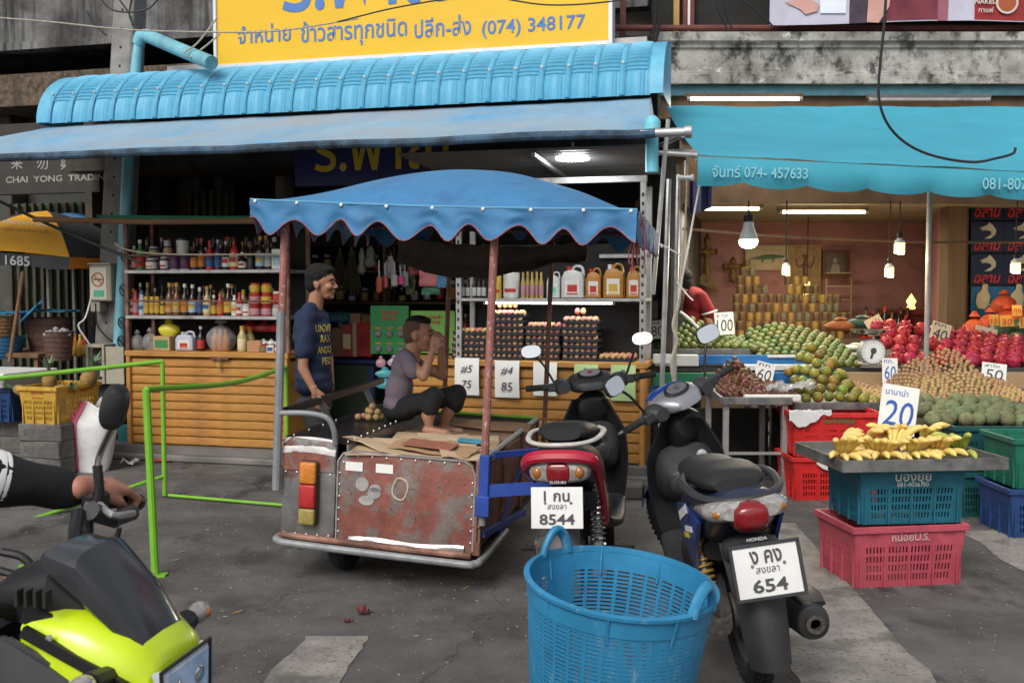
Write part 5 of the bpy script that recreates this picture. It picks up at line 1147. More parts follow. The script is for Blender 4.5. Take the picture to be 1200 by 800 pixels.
b = MB(); b.tube(spline([(w*.4, -.006, h*.15), (w*.5, -.006, h*.35), (w*.48, -.006, h*.55), (w*.5, -.006, h*.72)]), [.01]*6+[.02]*6+[.018]*7, 6); b.ell((w*.5, -.006, h*.78), (.03, .008, .035)); b.tube(spline([(w*.2, -.006, h*.75), (w*.3, -.006, h*.6), (w*.48, -.006, h*.66), (w*.7, -.006, h*.6), (w*.8, -.006, h*.78)]), .008, 6); b.build('dancer_figure', col(BR), t)
t, w, h = frame_pic(964, 994, 293, 326, 12.3, col(BR), mat('picture_dark', (.12, .1, .08), .5, var=.5, scale=25), 'dark framed picture of a seated figure right of the tall one', .04)
b = MB(); b.ell((w/2, -.01, h*.62), (.035, .01, .04)); b.prism([(w*.3, h*.2), (w*.7, h*.2), (w*.62, h*.5), (w*.38, h*.5)], -.01, -.002); b.build('seated_figure', col((.3, .26, .2)), t)
M_carv = mat('carved_wood', (.2, .12, .035), .5, .2, var=.5, scale=25, bump=.8, bscale=60)
for px, y0, y1, wd, lab in ((829, 272, 332, 26, 'larger ornate carved wooden cross hanging on the pink wall'), (859, 300, 332, 26, 'smaller carved wooden cross right of the larger one')):
    a = atY(px, y0, 12.2); c = atY(px, y1, 12.2); h = a.z-c.z; t = thing('carved_cross', lab, 'ornament', (a.x, 12.2, c.z)); pr = [(0, 0), (.05, .02), (.035, .1*h), (.05, h*.3), (.03, h*.5), (.05, h*.62), (.025, h*.7), (.045, h*.85), (0, h)]
    b = MB(); b.lathe(pr, 10); b.build('upright_bar', M_carv, t)
    W = wd/96; b = MB(); b.lathe([(0, -W/2), (.04, -W*.42), (.02, -W*.3), (.04, -W*.12), (.03, 0), (.04, W*.12), (.02, W*.3), (.04, W*.42), (0, W/2)], 10, TR(0, -.01, h*.62) @ RY(PI/2)); b.build('cross_bar', M_carv, t)
    if px == 829: b = MB(); b.prism([(-.16, .02), (-.05, .12), (.12, -.02), (.14, -.1), (.05, -.08)], -.03, .02, bev=.004); b.build('carved_base', M_carv, t)
# wire rack, shrine, pots
t = thing('wire_rack', 'tall thin wire rack against the pink wall behind the cans', 'rack', (atY(983, 400, 11.9).x, 11.9, .12)); M_wire = flat('wire_gold', (.3, .24, .14), .5, .4)
for x in (-.16, .14): b = MB(); b.tube([(x, 0, 0), (x, 0, atY(983, 326, 11.9).z-.12)], .01, 6); b.build('upright', M_wire, t)
for k in range(9): b = MB(); b.box(-.16, .14, -.01, .12, .3+k*.16, .315+k*.16); b.build('shelf', M_wire, t)
q = atY(1075, 440, 11.5); t = thing('shrine_table', 'dark red shrine table with a small glowing lamp at the back of the stall', 'table', (q.x, 11.5, .12))
b = MB(); b.box(-.35, .35, -.2, .25, 1.1, 1.16, .004); b.build('tabletop', col((.14, .02, .015)), t)
b = MB(); b.box(-.32, .32, -.17, .2, 0, 1.1); b.build('cabinet_body', col((.1, .015, .01)), t)
q = atY(1067, 392, 11.4); b = MB(); b.lathe([(.04, 0), (.05, .02), (.03, .04), (.055, .09), (.03, .13), (0, .18)], 14); tag(b.build('shrine_lamp', flat('shrine_glow', (1, .7, .3), .4, emit=(1, .6, .15), es=2.5), loc=(q.x, 11.4, 1.285)), 'small glowing golden shrine lamp on the dark red table', 'lamp')
r = random.Random(9)
for i in range(14):
    px = 1012+i*4.1; k = r.choice(['sauce', 'slim', 'sauce']); bc = r.choice([DK, BR, RD, DK]); q = atY(px, 400, 11.2)
    bottle(k, .09, .26+.1*sin(i*1.3)**2, bc, r.choice([RD, DK, TN]), RD if i % 3 == 0 else DK, (q.x, 11.2+.05*(i % 2), .96), 0, f'dark {CN[bc]} {KN[k]}, {ord_(i)} in the dim row before the shrine', group='dim bottles before the shrine')
t = thing('counter', 'dark wooden counter carrying cans and bottles behind the fruit', 'counter', (atY(930, 400, 11.1).x, 11.1, .12))
b = MB(); b.box(-1.6, 2.0, -.3, .35, 0, .84, .005); b.build('counter_body', M_brn, t)
# pyramid of cans
def can_proto(c1, c2, lab):
    return bottle('can', .072, .094, c1, c2, SV, (0, 0, -50), 0, lab, name='food_can', cat='can')
protos = [can_proto((.3, .19, .04), (.1, .055, .02), 'x'), can_proto((.22, .15, .05), (.26, .15, .03), 'x'), can_proto((.1, .08, .04), (.12, .1, .05), 'x')]; used = set()
def put(pr, loc, rz, label, group):
    p = protos[pr]
    if pr in used: return dup(p, loc, (0, 0, rz), label, group)
    used.add(pr); p.location = loc; p.rotation_euler = (0, 0, rz); p['label'] = label; p['group'] = group
base = .961; pitch = .1
rows_ = [(386, 398, 2.4, 990-840)]
for lv in range(9):
    zc_ = base+lv*pitch
    # spans in pixels at this level: the two heaps of the photograph
    spans = [(858, 988), (858, 990), (860, 988), (862, 988), (862, 984), (866, 962), (866, 950) , (870, 940), (874, 880)][lv:lv+1]
    Yc = 11.0+.02*lv
    for (p0_, p1_) in spans:
        x = atY(p0_, 400, Yc).x; xe = atY(p1_, 400, Yc).x; i = 0
        while x < xe:
            px = 600+x/Yc*FPX; dip = 903 < px < 922 and lv > 4; top2 = lv >= 7 and 882 < px < 918
            if not (dip or top2 or (lv >= 7 and px > 930) or (lv == 6 and 893 < px < 908)):
                put(random.randrange(3), (x, Yc+random.uniform(-.03, .03), zc_), random.random()*6, f'gold food can, {ord_(min(i, 24))} in the {ord_(lv)} row of the pyramid', 'gold cans stacked at the back')
            x += random.choice((.088, .092, .1)); i += 1
# hanging nets on a cord, lottery number signs etc. at far right
b0 = MB()
# shark posters
def poster(px0, px1, y0, y1, kind, label):
    Y = 10.22; a = atY(px0, y0, Y); c = atY(px1, y1, Y); w = c.x-a.x; h = a.z-c.z
    t = thing('poster', label, 'poster', (a.x, Y, c.z))
    b = MB(); b.box(0, w, 0, .02, 0, h, .002); b.build('panel', col((.008, .015, .05), .35) if kind else mat('poster_blue', (.02, .14, .3), .4, var=.4, scale=4), t)
    if kind == 1:
        text('ฉลาม', .2, col((.6, .03, .02)), t, (w*.5, -.004, h*.2), width=w*.8, height=h*.26, bold=.02, shear=.25)
        S = [(.25, .74), (.5, .86), (.55, .93), (.64, .85), (.75, .7), (.74, .55), (.6, .42), (.4, .4), (.5, .47), (.62, .55), (.6, .64), (.45, .68), (.3, .66), (.34, .71)]
        b = MB(); b.prism([(x*w, z*h*1.0+.04*h) for x, z in S], -.006, -.002); b.build('shark_print', col((.55, .53, .4), .5), t)
    elif kind == 2: text('ฉลาม', .2, col((.6, .03, .02)), t, (w*.5, -.004, h*.5), width=w*.8, height=h*.6, bold=.02, shear=.25)
    else:
        b = MB(); b.lathe([(.04, 0), (.07, .05), (.07, .14), (.03, .2), (.03, .25), (0, .26)], 16, TR(w*.3, -.02, h*.28) @ RY(.15), sy=.2); b.build('bottle_print', col(CR, .5), t)
        text('กินกับเส้น\nไหนก็อร่อย', .05, col(WH), t, (w*.72, -.004, h*.35), width=w*.4, bold=.005, shear=.2)
for j, (xa, xb_) in enumerate(((1138, 1176), (1177.5, 1216))):
    wd = ['left', 'right'][j]
    poster(xa, xb_, 241, 258, 2, f'narrow dark poster with red Thai word at the top of the {wd} column')
    poster(xa, xb_, 259.5, 296, 1, f'upper shark poster with red Thai word in the {wd} column'); poster(xa, xb_, 297.5, 334, 1, f'lower shark poster with red Thai word in the {wd} column'); poster(xa, xb_, 335.5, 372, 0, f'blue poster with a yellow bottle at the foot of the {wd} column')
b = MB(); q = atY(1132, 300, 10.1); b.box(-.035, .02, 0, .06, .12, zce); tag(b.build('wooden_post', mat('pillar_wood', (0, 0, 0)), loc=(q.x, 10.1, 0)), 'pale wooden post along the left edge of the shark posters', 'post')
b = MB(); q = atY(1088, 300, 8.25); b.tube([(0, 0, .12), (0, 0, 2.5)], .021, 10); tag(b.build('steel_post', M_steel, loc=(q.x, 8.25, 0)), 'round steel post rising through the dragon fruit', 'post')
# dark blue-violet cloth by the left tube lamp
q = atY(808, 212, 8.0); b = MB(); b.grid(lambda u, v: (u*.18, .02*sin(u*9), -v*.28*(1-.25*u)), 6, 6, .004); tag(b.build('hanging_cloth', col((.02, .015, .08)), loc=q), 'dark violet cloth hanging under the left corner of the turquoise awning', 'cloth')
# ------------------------------------------------------------------ fruit tables
M_ttop = mat('dark_table_edge', (.05, .05, .045), .7, var=.4, scale=8); M_gtray = mat('grey_metal_tray', (.2, .2, .19), .55, .4, var=.35, scale=8, col2=(.1, .1, .1)); M_sty = mat('styrofoam', (.62, .62, .6), .8, var=.1, scale=14); M_bbd = mat('blue_board', (.02, .14, .38), .5, var=.2, scale=6); M_cdb = mat('cardboard', (.36, .23, .13), .85, var=.2, scale=5, bump=.1)
def table(label, px0, px1, py, Y, d, slope=0, legs=1, m=M_ttop, name='market_table', lip=.05, shelf=None):
    """tray table whose front top edge is seen at pixel row py at distance Y"""
    a = atY(px0, py, Y); c = atY(px1, py, Y); z = a.z; t = thing(name, label, 'table', (a.x, Y, 0)); w = c.x-a.x
    b = MB(); b.add([(0, 0, z-.03), (w, 0, z-.03), (w, d, z-.03+slope), (0, d, z-.03+slope), (0, 0, z-.05), (w, 0, z-.05), (w, d, z-.05+slope), (0, d, z-.05+slope)], [(0, 1, 2, 3), (7, 6, 5, 4), (4, 5, 1, 0), (5, 6, 2, 1), (6, 7, 3, 2), (7, 4, 0, 3)]); b.build('tabletop', m, t)
    b = MB(); b.box(0, w, -.02, -.002, z-lip, z+.005, .003); b.build('front_edge', m, t)
    for s in (0, w): b = MB(); b.bar((s, 0, z-.02), (s, d, z-.02+slope), .02, lip); b.build('side_edge', m, t)
    if legs:
        for s in (.04, w-.04):
            for y in (.05, d-.05): b = MB(); b.box(s-.02, s+.02, y-.02, y+.02, .0 if Y < 8 else .124, z-.05); b.build('leg', M_steel, t)
        b = MB(); b.bar((.04, .05, .3), (w-.04, .05, .3), .02); b.build('stretcher', M_steel, t)
    return z
zB = table('long dark table of dragon fruit and green oranges, back right of the stall', 880, 1330, 431, 8.3, 1.1, .12)
zL = table('narrow grey tray table of green limes at the back left of the stall', 752, 902, 409, 8.6, .7, .1, m=M_gtray, lip=.045)
z3 = table('dark table with a blue board and white foam in front of the limes', 752, 958, 428, 8.25, .3, 0, m=M_ttop)
zF = table('grey tray table of oranges and longans at the front of the stall', 1010-80, 1330, 472, 7.4, .8, .08, m=M_gtray)
zS = table('grey metal table of brown snake fruit beside the blue scooter', 846, 928, 466, 7.25, .75, .05, m=M_gtray)
zC = table('low dark tray table of custard apples at the right edge', 1080, 1330, 500, 6.75, .55, .03)
# boards and foam
def slab(name, label, cat, px0, px1, y0, y1, Y, d, m, bev=.004):
    a = atY(px0, y0, Y); c = atY(px1, y1, Y); b = MB(); b.box(0, c.x-a.x, 0, d, 0, a.z-c.z, bev); return tag(b.build(name, m, loc=(a.x, Y, c.z)), label, cat)
slab('blue_board', 'blue board under the lime tray above the white foam', 'board', 820, 957, 416, 427, 8.2, .03, M_bbd)
slab('foam_strip', 'white foam box end left of the blue board', 'foam box', 768, 819, 416, 429, 8.2, .1, M_sty)
slab('foam_strip', 'long white foam strip under the blue board', 'foam box', 851, 966, 427.5, 434, 8.1, .12, M_sty)
slab('white_rail', 'thin white rail on top of the right half of the blue board', 'rail', 900, 959, 416, 419, 8.17, .02, M_sty)
slab('blue_crate_board', 'dark blue board behind the snake fruit and the plastic bag', 'board', 893, 956, 436, 462, 8.0, .05, M_bbd)
slab('green_board', 'green board low behind the blue scooter handlebar', 'board', 765, 845, 437, 452, 8.0, .04, mat('green_board', (.01, .14, .06), .5, var=.3)); slab('blue_sheet', 'blue sheet hanging low left of the green board', 'board', 762, 800, 452, 474, 8.05, .04, M_bbd)
slab('cardboard_sheet', 'long brown cardboard sheet behind the longans', 'cardboard', 990, 1330, 436, 462, 8.15, .02, M_cdb)
slab('foam_strip', 'white foam tray edge in front of the snake fruit', 'foam box', 873, 939, 463, 470, 7.24, .06, M_sty)
def pilemesh(kind):
    b = MB()
    if kind == 'orange': b.lathe([(sin(PI*i/9)*.038, -cos(PI*i/9)*.036) for i in range(10)], 14, cap=False); b.lathe([(.004, .034), (.005, .038), (0, .039)], 6)
    elif kind == 'lime': b.lathe([(sin(PI*i/8)*.034, -cos(PI*i/8)*.033) for i in range(9)], 12, cap=False)
    elif kind == 'dragon':
        b.ell((0, 0, 0), (.055, .055, .062), 14, 10)
        for i in range(16):
            a = i*2.4; z = -.045+.1*i/16; rr = .055*math.sqrt(max(0, 1-(z/.062)**2)); c = V((rr*cos(a), rr*sin(a), z)); o = V((cos(a), sin(a), .5)); s = V((-sin(a), cos(a), 0))*.014
            b.add([c-s, c+s, c+o*.014+V((0, 0, .012)), c+V((0, 0, .02))], [(0, 1, 2), (1, 3, 2), (3, 0, 2)])
    elif kind == 'longan': b.lathe([(sin(PI*i/6)*.0165, -cos(PI*i/6)*.016) for i in range(7)], 8, cap=False)
    elif kind == 'salak': b.lathe([(0, -.03), (.012, -.022), (.018, -.005), (.014, .012), (.006, .026), (0, .034)], 7)
    elif kind == 'custard':
        b.ell((0, 0, 0), (.052, .052, .045), 22, 16)
        for v in b.bm.verts:
            a = math.atan2(v.co.y, v.co.x); z = v.co.z; k = 1+.2*abs(sin(a*5.5+z*60))*abs(sin(a*5.5-z*60)); v.co *= k
    elif kind == 'melon': b.ell((0, 0, 0), (.12, .12, .11), 20, 14)
    return b
KM = {'orange': mat('green_orange', (.19, .19, .025), .4, var=.2, scale=14, bump=.15, bscale=200, rnd=.7, layers=[((.4, .18, .015), 9, .5, .7, (1, 1, 1))]), 'lime': mat('dull_green_orange', (.1, .135, .03), .45, var=.25, scale=14, rnd=.6, bump=.1, bscale=150),
      'dragon': mat('dragon_fruit', (.36, .018, .045), .5, var=.25, scale=20, rnd=.12, layers=[((.3, .25, .03), 14, .62, .7, (1, 1, 1))]), 'longan': mat('longan_skin', (.38, .25, .11), .7, var=.25, scale=40, rnd=.22), 'salak': mat('snake_fruit_skin', (.11, .035, .015), .55, var=.4, scale=60, rnd=.6, bump=.5, bscale=200),
      'custard': mat('custard_apple', (.17, .2, .09), .75, var=.3, scale=25, rnd=.4, col2=(.12, .12, .06), bump=.4, bscale=60), 'melon': mat('watermelon', (.02, .045, .02), .4, var=.4, scale=6, stretch=(3, 3, .5))}
KME = {}
for k in KM: KME[k] = pilemesh(k).mesh(k, KM[k], ang=(.3 if k in ('dragon',) else 1.2))
def heap(kind, name, label, cat, group, x0, x1, y0, y1, zf_, r, n=None, sc=1, jit=.25, asp=1.0, stuff_after=300):
    """fruit laid in touching rows over the surface zf_(u,v); front rows first"""
    pts = []; j = 0; y = y0+r
    while y < y1:
        x = x0+r+(r if j % 2 else 0)
        while x < x1:
            u = (x-x0)/(x1-x0); v = (y-y0)/(y1-y0); z = zf_(u, v)
            if z is not None: pts.append((x+random.uniform(-jit, jit)*r, y+random.uniform(-jit, jit)*r, z))
            x += 2*r*.98
        y += 1.72*r*asp; j += 1
    for i, p in enumerate(pts):
        if i >= stuff_after: break
        o = inst(name, KME[kind], None, p, (random.uniform(-1, 1), random.uniform(-1, 1), random.random()*6) if kind != 'dragon' else (random.uniform(-.9, .5), random.uniform(-.6, .6), random.random()*6), sc*random.uniform(.9, 1.08)); tag(o, label, cat, group)
    if len(pts) > stuff_after:
        b = MB()
        for p in pts[stuff_after:]: b.lathe([(sin(PI*i/5)*.0165, -cos(PI*i/5)*.016) for i in range(6)], 7, TR(*p), cap=False)
        o = stuff(b.build(name, KM[kind])); o['label'] = label+', far part of the heap'
    return pts
X = lambda px, Y: (px-600)/FPX*Y
# green oranges on the back table: heap rising to the back, peak near the middle
heap('lime', 'green_orange', 'dull green orange heaped on the back table left of the scale', 'orange', 'green oranges on the back table', X(886, 8.4), X(1012, 8.3), 8.28, 8.95, lambda u, v: zB+.02+.34*v*(1-.62*abs(u-.38)**1.3*1.3) if u < .98 else zB+.02+.1*v, .037, sc=1.08)
heap('lime', 'green_orange', 'dull green orange in the grey tray above the blue board', 'orange', 'green oranges in the grey tray', X(758, 8.6), X(898, 8.6), 8.58, 9.05, lambda u, v: zL+.012+(.28*v*max(.25, 1-abs(u-.42)*2.1)), .037, sc=1.02)
heap('dragon', 'dragon_fruit', 'pink dragon fruit left of the steel post', 'dragon fruit', 'dragon fruit left of the steel post', X(1038, 8.4), X(1090, 8.35), 8.27, 8.85, lambda u, v: zB+.035+.36*v*(1-.1*abs(u-.5)), .062, sc=1.05, jit=.15)
heap('dragon', 'dragon_fruit', 'pink dragon fruit right of the steel post', 'dragon fruit', 'dragon fruit right of the steel post', X(1092, 8.4), X(1225, 8.35), 8.27, 8.8, lambda u, v: zB+.035+.3*v*(1-.45*u), .062, sc=1.05, jit=.15)
heap('orange', 'orange', 'green and orange mottled orange in the pyramid at the front table', 'orange', 'oranges in the front pyramid', X(941, 7.4), X(1032, 7.4), 7.4, 7.95, lambda u, v: zF+.012+.42*v*max(.12, 1-(abs(u-.42)*1.9)**1.5) if u > .02 else None, .044, sc=1.12, jit=.1)
heap('longan', 'longan', 'small tan longan in the long heap at the right', 'longan', 'longans heaped on the front table', X(1020, 7.4), X(1222, 7.4), 7.4, 7.95, lambda u, v: zF+.005+v*(.07+.32*max(0, 1-abs(u-.6)*2.4)+.03*sin(u*20)), .02, sc=1.15, jit=.5)
heap('salak', 'snake_fruit', 'brown scaly snake fruit in the heap on the grey table', 'snake fruit', 'snake fruit on the grey table', X(848, 7.3), X(936, 7.3), 7.3, 7.85, lambda u, v: zS+.005+v*(.05+.2*max(0, 1-abs(u-.36)*2.6)), .02, sc=1.15, jit=.6)
heap('custard', 'custard_apple', 'knobbly pale green custard apple in the low dark tray', 'custard apple', 'custard apples in the low tray', X(1092, 6.8), X(1225, 6.8), 6.78, 7.25, lambda u, v: zC+.02+v*.12*(1-.3*abs(u-.4))+random.uniform(-.015, .02), .05, jit=.45)
# a few watermelons and red net bags at the far right
for i, (px, py, Y) in enumerate(((1172, 389, 9.2), (1197, 388, 9.2), (1192, 404, 8.95), (1222, 400, 9.0))):
    q = atY(px, py, Y); o = inst('watermelon', KME['melon'], None, q, (0, i, i)); tag(o, ['dark watermelon behind the dragon fruit, left one of the upper pair', 'dark watermelon right of its upper neighbour under the red nets', 'dark watermelon in the lower front row by the right edge', 'dark watermelon half cut off by the right edge'][i], 'watermelon')
M_net = mat('red_net', (.4, .05, .01), .6, var=.5, scale=30, bump=.8, bscale=60)
for i, (px, y1, w, h, Y) in enumerate(((1141, 402, .22, .3, 9.3), (1160, 392, .24, .26, 9.5), (1180, 384, .24, .22, 9.55), (1196, 396, .24, .2, 9.6), (1176, 368, .24, .24, 9.8), (1210, 384, .24, .3, 9.7))):
    q = atY(px, y1, Y); sack(w, h, w, M_net, q, 0, ['tall red net bag of onions standing at the foot of the shark posters', 'red net bag carrying a small orange tag, second from the left', 'red net bag with a wide orange tag in the middle', 'red net bag right of the wide orange tag', 'topmost red net bag covering the blue poster', 'red net bag at the right edge under the posters'][i], name='net_bag', cat='net bag', seed=60+i)
q = atY(1180, 415, 9.6); t = thing('market_table', 'dim table under the watermelons and net bags', 'table', (q.x, 9.5, .12)); b = MB(); b.box(-.5, .8, -.65, .5, q.z-.2, q.z-.12); b.build('tabletop', M_brn, t); b = MB(); b.box(-.48, .78, -.6, .45, 0, q.z-.2); b.build('table_body', M_brn, t)
# dark sheets added to stand in for the shade below the tables
slab('shade_fill', 'added dark sheet standing in for shade under the dragon fruit table', 'cloth', 905, 1330, 478, 560, 8.0, .02, M_dark); slab('shade_fill', 'added dark sheet standing in for shade under the lime table at the left', 'cloth', 765, 900, 478, 556, 8.15, .02, M_dark)
# weighing scale
q = atY(1023, 428, 8.12); t = thing('scale', 'round-faced kitchen scale with a pan beside the dragon fruit', 'scale', (q.x, 8.12, q.z)); b = MB(); b.lathe([(.1, -.05), (.105, -.045), (.105, .045), (.1, .05)], 28, TR(0, .05, .11) @ RX(PI/2)); b.build('casing', M_steel, t)
b = MB(); b.lathe([(.093, 0), (.093, .004), (0, .005)], 28, TR(0, -.001, .11) @ RX(PI/2)); f_ = b.build('dial', M_paper, t)
b = MB()
for k in range(20): a = k*PI/10; b.cb((.08*cos(a), -.007, .11+.08*sin(a)), (.012, .002, .003), rot=(0, -a, 0))
stuff(b.build('graduation', M_ink, f_)); b = MB(); b.cb((-.01, -.009, .09), (.02, .002, .07), rot=(0, .3, 0)); b.ell((0, -.009, .12), (.025, .003, .025)); b.build('needle', M_ink, f_)
b = MB(); b.lathe([(.01, .2), (.012, .25), (.05, .255)], 10); b.build('column', M_steel, t); b = MB(); b.lathe([(.03, .252), (.13, .262), (.16, .29), (.155, .29), (.03, .258)], 24, TR(0, .08, 0)); b.build('pan', M_chrome, t)
b = MB(); b.box(-.09, .09, 0, .12, 0, .02, .004); b.build('foot', M_steel, t)
# white bundles, orange pile, green bag behind the oranges
for i, (px, py, w, h, c) in enumerate(((1000, 418, .28, .05, WH), (1003, 410, .25, .05, WH), (1045, 402, .16, .1, (.5, .16, .02)), (985, 388, .3, .1, (.25, .07, .02)), (1010, 384, .3, .09, (.02, .06, .05)))):
    q = atY(px, py, 8.75 if i < 2 else 9.0); sack(w, h*1.3, .14, col(c, .6), q, 0, ['lower folded white bundle left of the scale', 'upper folded white bundle left of the scale', 'small orange heap behind the scale', 'brown bundle on the shelf behind the white ones', 'dark green bundle behind the scale pan'][i], name='bundle', cat='bundle', seed=80+i)
b = MB(); q = atY(925, 459, 7.45); b.grid(lambda u, v: ((u-.5)*.36, (v-.5)*.25, .02+.07*noise.noise(V((u*4, v*4, 3)))+.03*noise.noise(V((u*13, v*13, 3)))+.04*u), 22, 16, .002); tag(b.build('plastic_bag', M_clear, loc=q, ang=.3), 'crumpled clear plastic bag between the snake fruit and the oranges', 'bag')
# handwritten price cards
def pcard(px, py, w, h, Y, m, txt, ink, label, yaw=0, roll=0, small=None, tilt=-.15, sz=.72):
    q = atY(px, py, Y); t = thing('price_card', label, 'price card', q); t.rotation_euler = (tilt, roll, yaw)
    b = MB(); b.box(-w/2, w/2, 0, .004, -h/2, h/2, .001); b.build('card', m, t)
    if txt: text(txt, h*.6, ink, t, (0, -.002, -h*.08), width=w*sz, height=h*.52, name='handwriting', thick=.001, shear=.1)
    if small: text(small, h*.2, ink, t, (-w*.1, -.002, h*.36), width=w*.6, height=h*.14, name='handwriting', thick=.001)
M_pc2 = mat('cream_card', (.62, .56, .4), .8, var=.05); M_pc3 = mat('orange_card', (.6, .3, .06), .8, var=.05)
pcard(1053, 480, .21, .27, 5.5, M_paper, '20', M_blueink, 'white card with a big blue 20 standing in the bananas', roll=.17, small='บานาน่า', sz=.8)
pcard(1043, 434, .125, .2, 8.0, M_paper, '60', M_blueink, 'white card with blue 60 hanging below the scale', roll=.03, small='กก.')
pcard(896, 437, .15, .17, 7.9, M_paper, '60', M_ink, 'tilted white card reading 60 behind the snake fruit', roll=.25, small='กก')
pcard(849, 379, .17, .2, 8.8, M_paper, '100', M_ink, 'white card reading 100 in the green oranges above the scooter mirror', roll=-.06, small='3 โล', sz=.85)
pcard(770, 386, .15, .16, 8.6, M_paper, '80', M_ink, 'white card reading 80 between the steel cabinet and the ropes', roll=-.1, small='ฟ')
pcard(1102, 390, .17, .18, 8.6, M_pc2, '40', M_ink, 'cream card reading 40 just right of the steel post', roll=.3, small='กก')
pcard(1155, 391, .2, .12, 8.8, M_pc2, '50', M_ink, 'small tilted cream card among the last dragon fruits', roll=.25)
pcard(1165, 437, .2, .16, 7.95, M_paper, '50', M_ink, 'white card reading 50 standing behind the longans', roll=.12, small='ลำไย')
pcard(1025, 379, .15, .12, 8.9, M_pc2, '60', M_ink, 'blurred cream card leaning behind the scale', roll=-.5)
for i, (px, py, w) in enumerate(((1165, 375, .08), (1180, 376, .13), (1192, 364, .09), (1200, 378, .08))): pcard(px, py, w, .1, 9.05, M_pc3, ['15', '30', 'ถุง', '15'][i], col(RD), ['small orange card on the second red net', 'wide orange card on the middle red net', 'orange card on the topmost red net', 'orange card at the right edge on a red net'][i])
# crates
tm = flat('print_grey', (.5, .52, .5), .6); tmg = flat('print_green', (.01, .14, .03), .6)
cY = 5.03; q = atZ(1062, 690, 0)
crate('pink plastic crate on the road under the teal crate of bananas', (q.x+.0, q.y+.24, 0), .14, .6, .42, .312, M_cp, 'หน่อยU.S.', None, mat('print_faded', (.5, .3, .3), .6), solid=.3)
crate('teal plastic crate with Thai lettering carrying the banana tray', (q.x+.02, q.y+.24, .318), .1, .56, .4, .29, M_ct, 'น้องยุ้ย', '081-4036130', tm, solid=.34)
t = thing('banana_tray', 'wide grey metal tray of bananas resting on the teal crate', 'tray', (q.x+.03, q.y+.24, .614), .1)
b = MB(); W, D = .42, .3
b.box(-W, W, -D, D, 0, .012); b.build('tray_base', M_gtray, t)
for bx in ((-W-.01, W+.01, -D-.01, -D, 1), (-W-.01, W+.01, D, D+.01, 1), (-W-.01, -W, -D, D, 1), (W, W+.01, -D, D, 1)): b = MB(); b.box(bx[0], bx[1], bx[2], bx[3], -.005, .055, .002); b.build('rim', M_gtray, t)
# bananas
M_ban = mat('banana_peel', (.78, .57, .17), .5, var=.12, scale=14, rnd=.12, layers=[((.2, .1, .02), 30, .66, .7, (1, 1, 1)), ((.4, .42, .06), 5, .6, .7, (1, 1, 1))]); M_bang = mat('banana_green', (.38, .42, .08), .5, var=.15, scale=14)
b = MB(); b.tube(spline([(0, 0, 0), (0, -.03, .012), (0, -.075, .03), (0, -.115, .03), (0, -.14, .018), (0, -.152, .012)], 3), [.006, .006, .008, .011, .015, .0165, .0175, .018, .018, .0175, .0165, .015, .011, .008, .006, .005], 7); 
ban_me = b.mesh('banana', M_ban, ang=.9); ban_g = ban_me.copy(); ban_g.materials.clear(); ban_g.materials.append(M_bang); used_b = 0
hands = [(-.34, -.12, .3, 0), (-.28, .06, 1.2, 0), (-.16, -.14, -.3, 0), (-.12, .08, .9, 0), (.02, -.14, .5, 0), (.04, .1, -.6, 0), (.17, -.1, -.2, 0), (.2, .1, .8, 0), (.31, -.05, -1.1, 1), (-.02, -.02, 2.2, 0)]
for i, (x, y, a0, g_) in enumerate(hands):
    loc = V((q.x+.03, q.y+.24, .626)) + Matrix.Rotation(.1, 3, 'Z') @ V((x, y, .015+(.02 if i in (3, 5, 7, 9) else -.008)))
    t = thing('banana_hand', f"{['yellow', 'greenish'][g_]} hand of small bananas, {ord_(i)} from the left in the grey tray", 'bananas', loc, a0, 'banana hands in the tray'); n = 6 if i % 3 else 5
    for k in range(n):
        for lay in (0, 1):
            an = (k-(n-1)/2)*(.42 if lay == 0 else .36)+random.uniform(-.06, .06); o = inst('banana', ban_g if g_ else ban_me, t, (.014*(k-2.5), 0, .012+.026*lay), (-.05-.5*lay+random.uniform(-.08, .08), 0, an), random.uniform(.84, 1.0))
    b = MB(); b.cb((0, .012, .02), (.07, .025, .03), .006); b.build('crown_stalk', mat('banana_stalk', (.12, .08, .04), .7, var=.3), t)
crate('lower red crate with a white plastic sheet on its rim', (atZ(985, 590, 0).x, 7.25, 0), .02, .63, .42, .31, M_cr, 'นิวเจริญ', None, tmg, solid=.34)
crate('upper red crate with dark green Thai lettering beside the banana stand', (atZ(985, 590, 0).x+.01, 7.25, .315), -.01, .63, .42, .31, M_cr, 'นิวเจริญ', None, tmg, solid=.34)
xr = atZ(985, 590, 0).x
for i, (x, z, w) in enumerate(((-.02, .335, .26), (-.2, .645, .3))):
    b = MB(); b.grid(lambda u, v: ((u-.5)*w, -.02-.05*v if v < .5 else -.045-.01*v, (.0 if v < .5 else -.22*(v-.5)*(.6+.4*sin(u*5)))+.02*noise.noise(V((u*7, v*7, i)))), 16, 12, .0015)
    tag(b.build('plastic_sheet', mat('thin_white_sheet', (.6, .6, .6), .3, alpha=.9), loc=(xr+x, 7.07, z), ang=.3), ['white plastic sheet squeezed between the two red crates', 'torn thin plastic film over the top red crate rim'][i], 'plastic sheet')
pC_ = atZ(1172, 608, 0)
crate('lower dark teal crate behind the banana stand', (pC_.x, pC_.y+.25, 0), .05, .58, .42, .3, M_cdt); crate('upper dark teal crate behind the banana stand', (pC_.x, pC_.y+.25, .305), .02, .58, .42, .3, M_cdt)
pD = atZ(1218, 632, 0)
crate('dark blue crate at the right edge under the green one', (pD.x+.1, pD.y+.22, 0), .0, .55, .42, .3, M_cb); crate('green crate on the blue one at the right edge', (pD.x+.12, pD.y+.22, .305), .0, .55, .42, .3, crm('crate_green', (.01, .13, .08)))
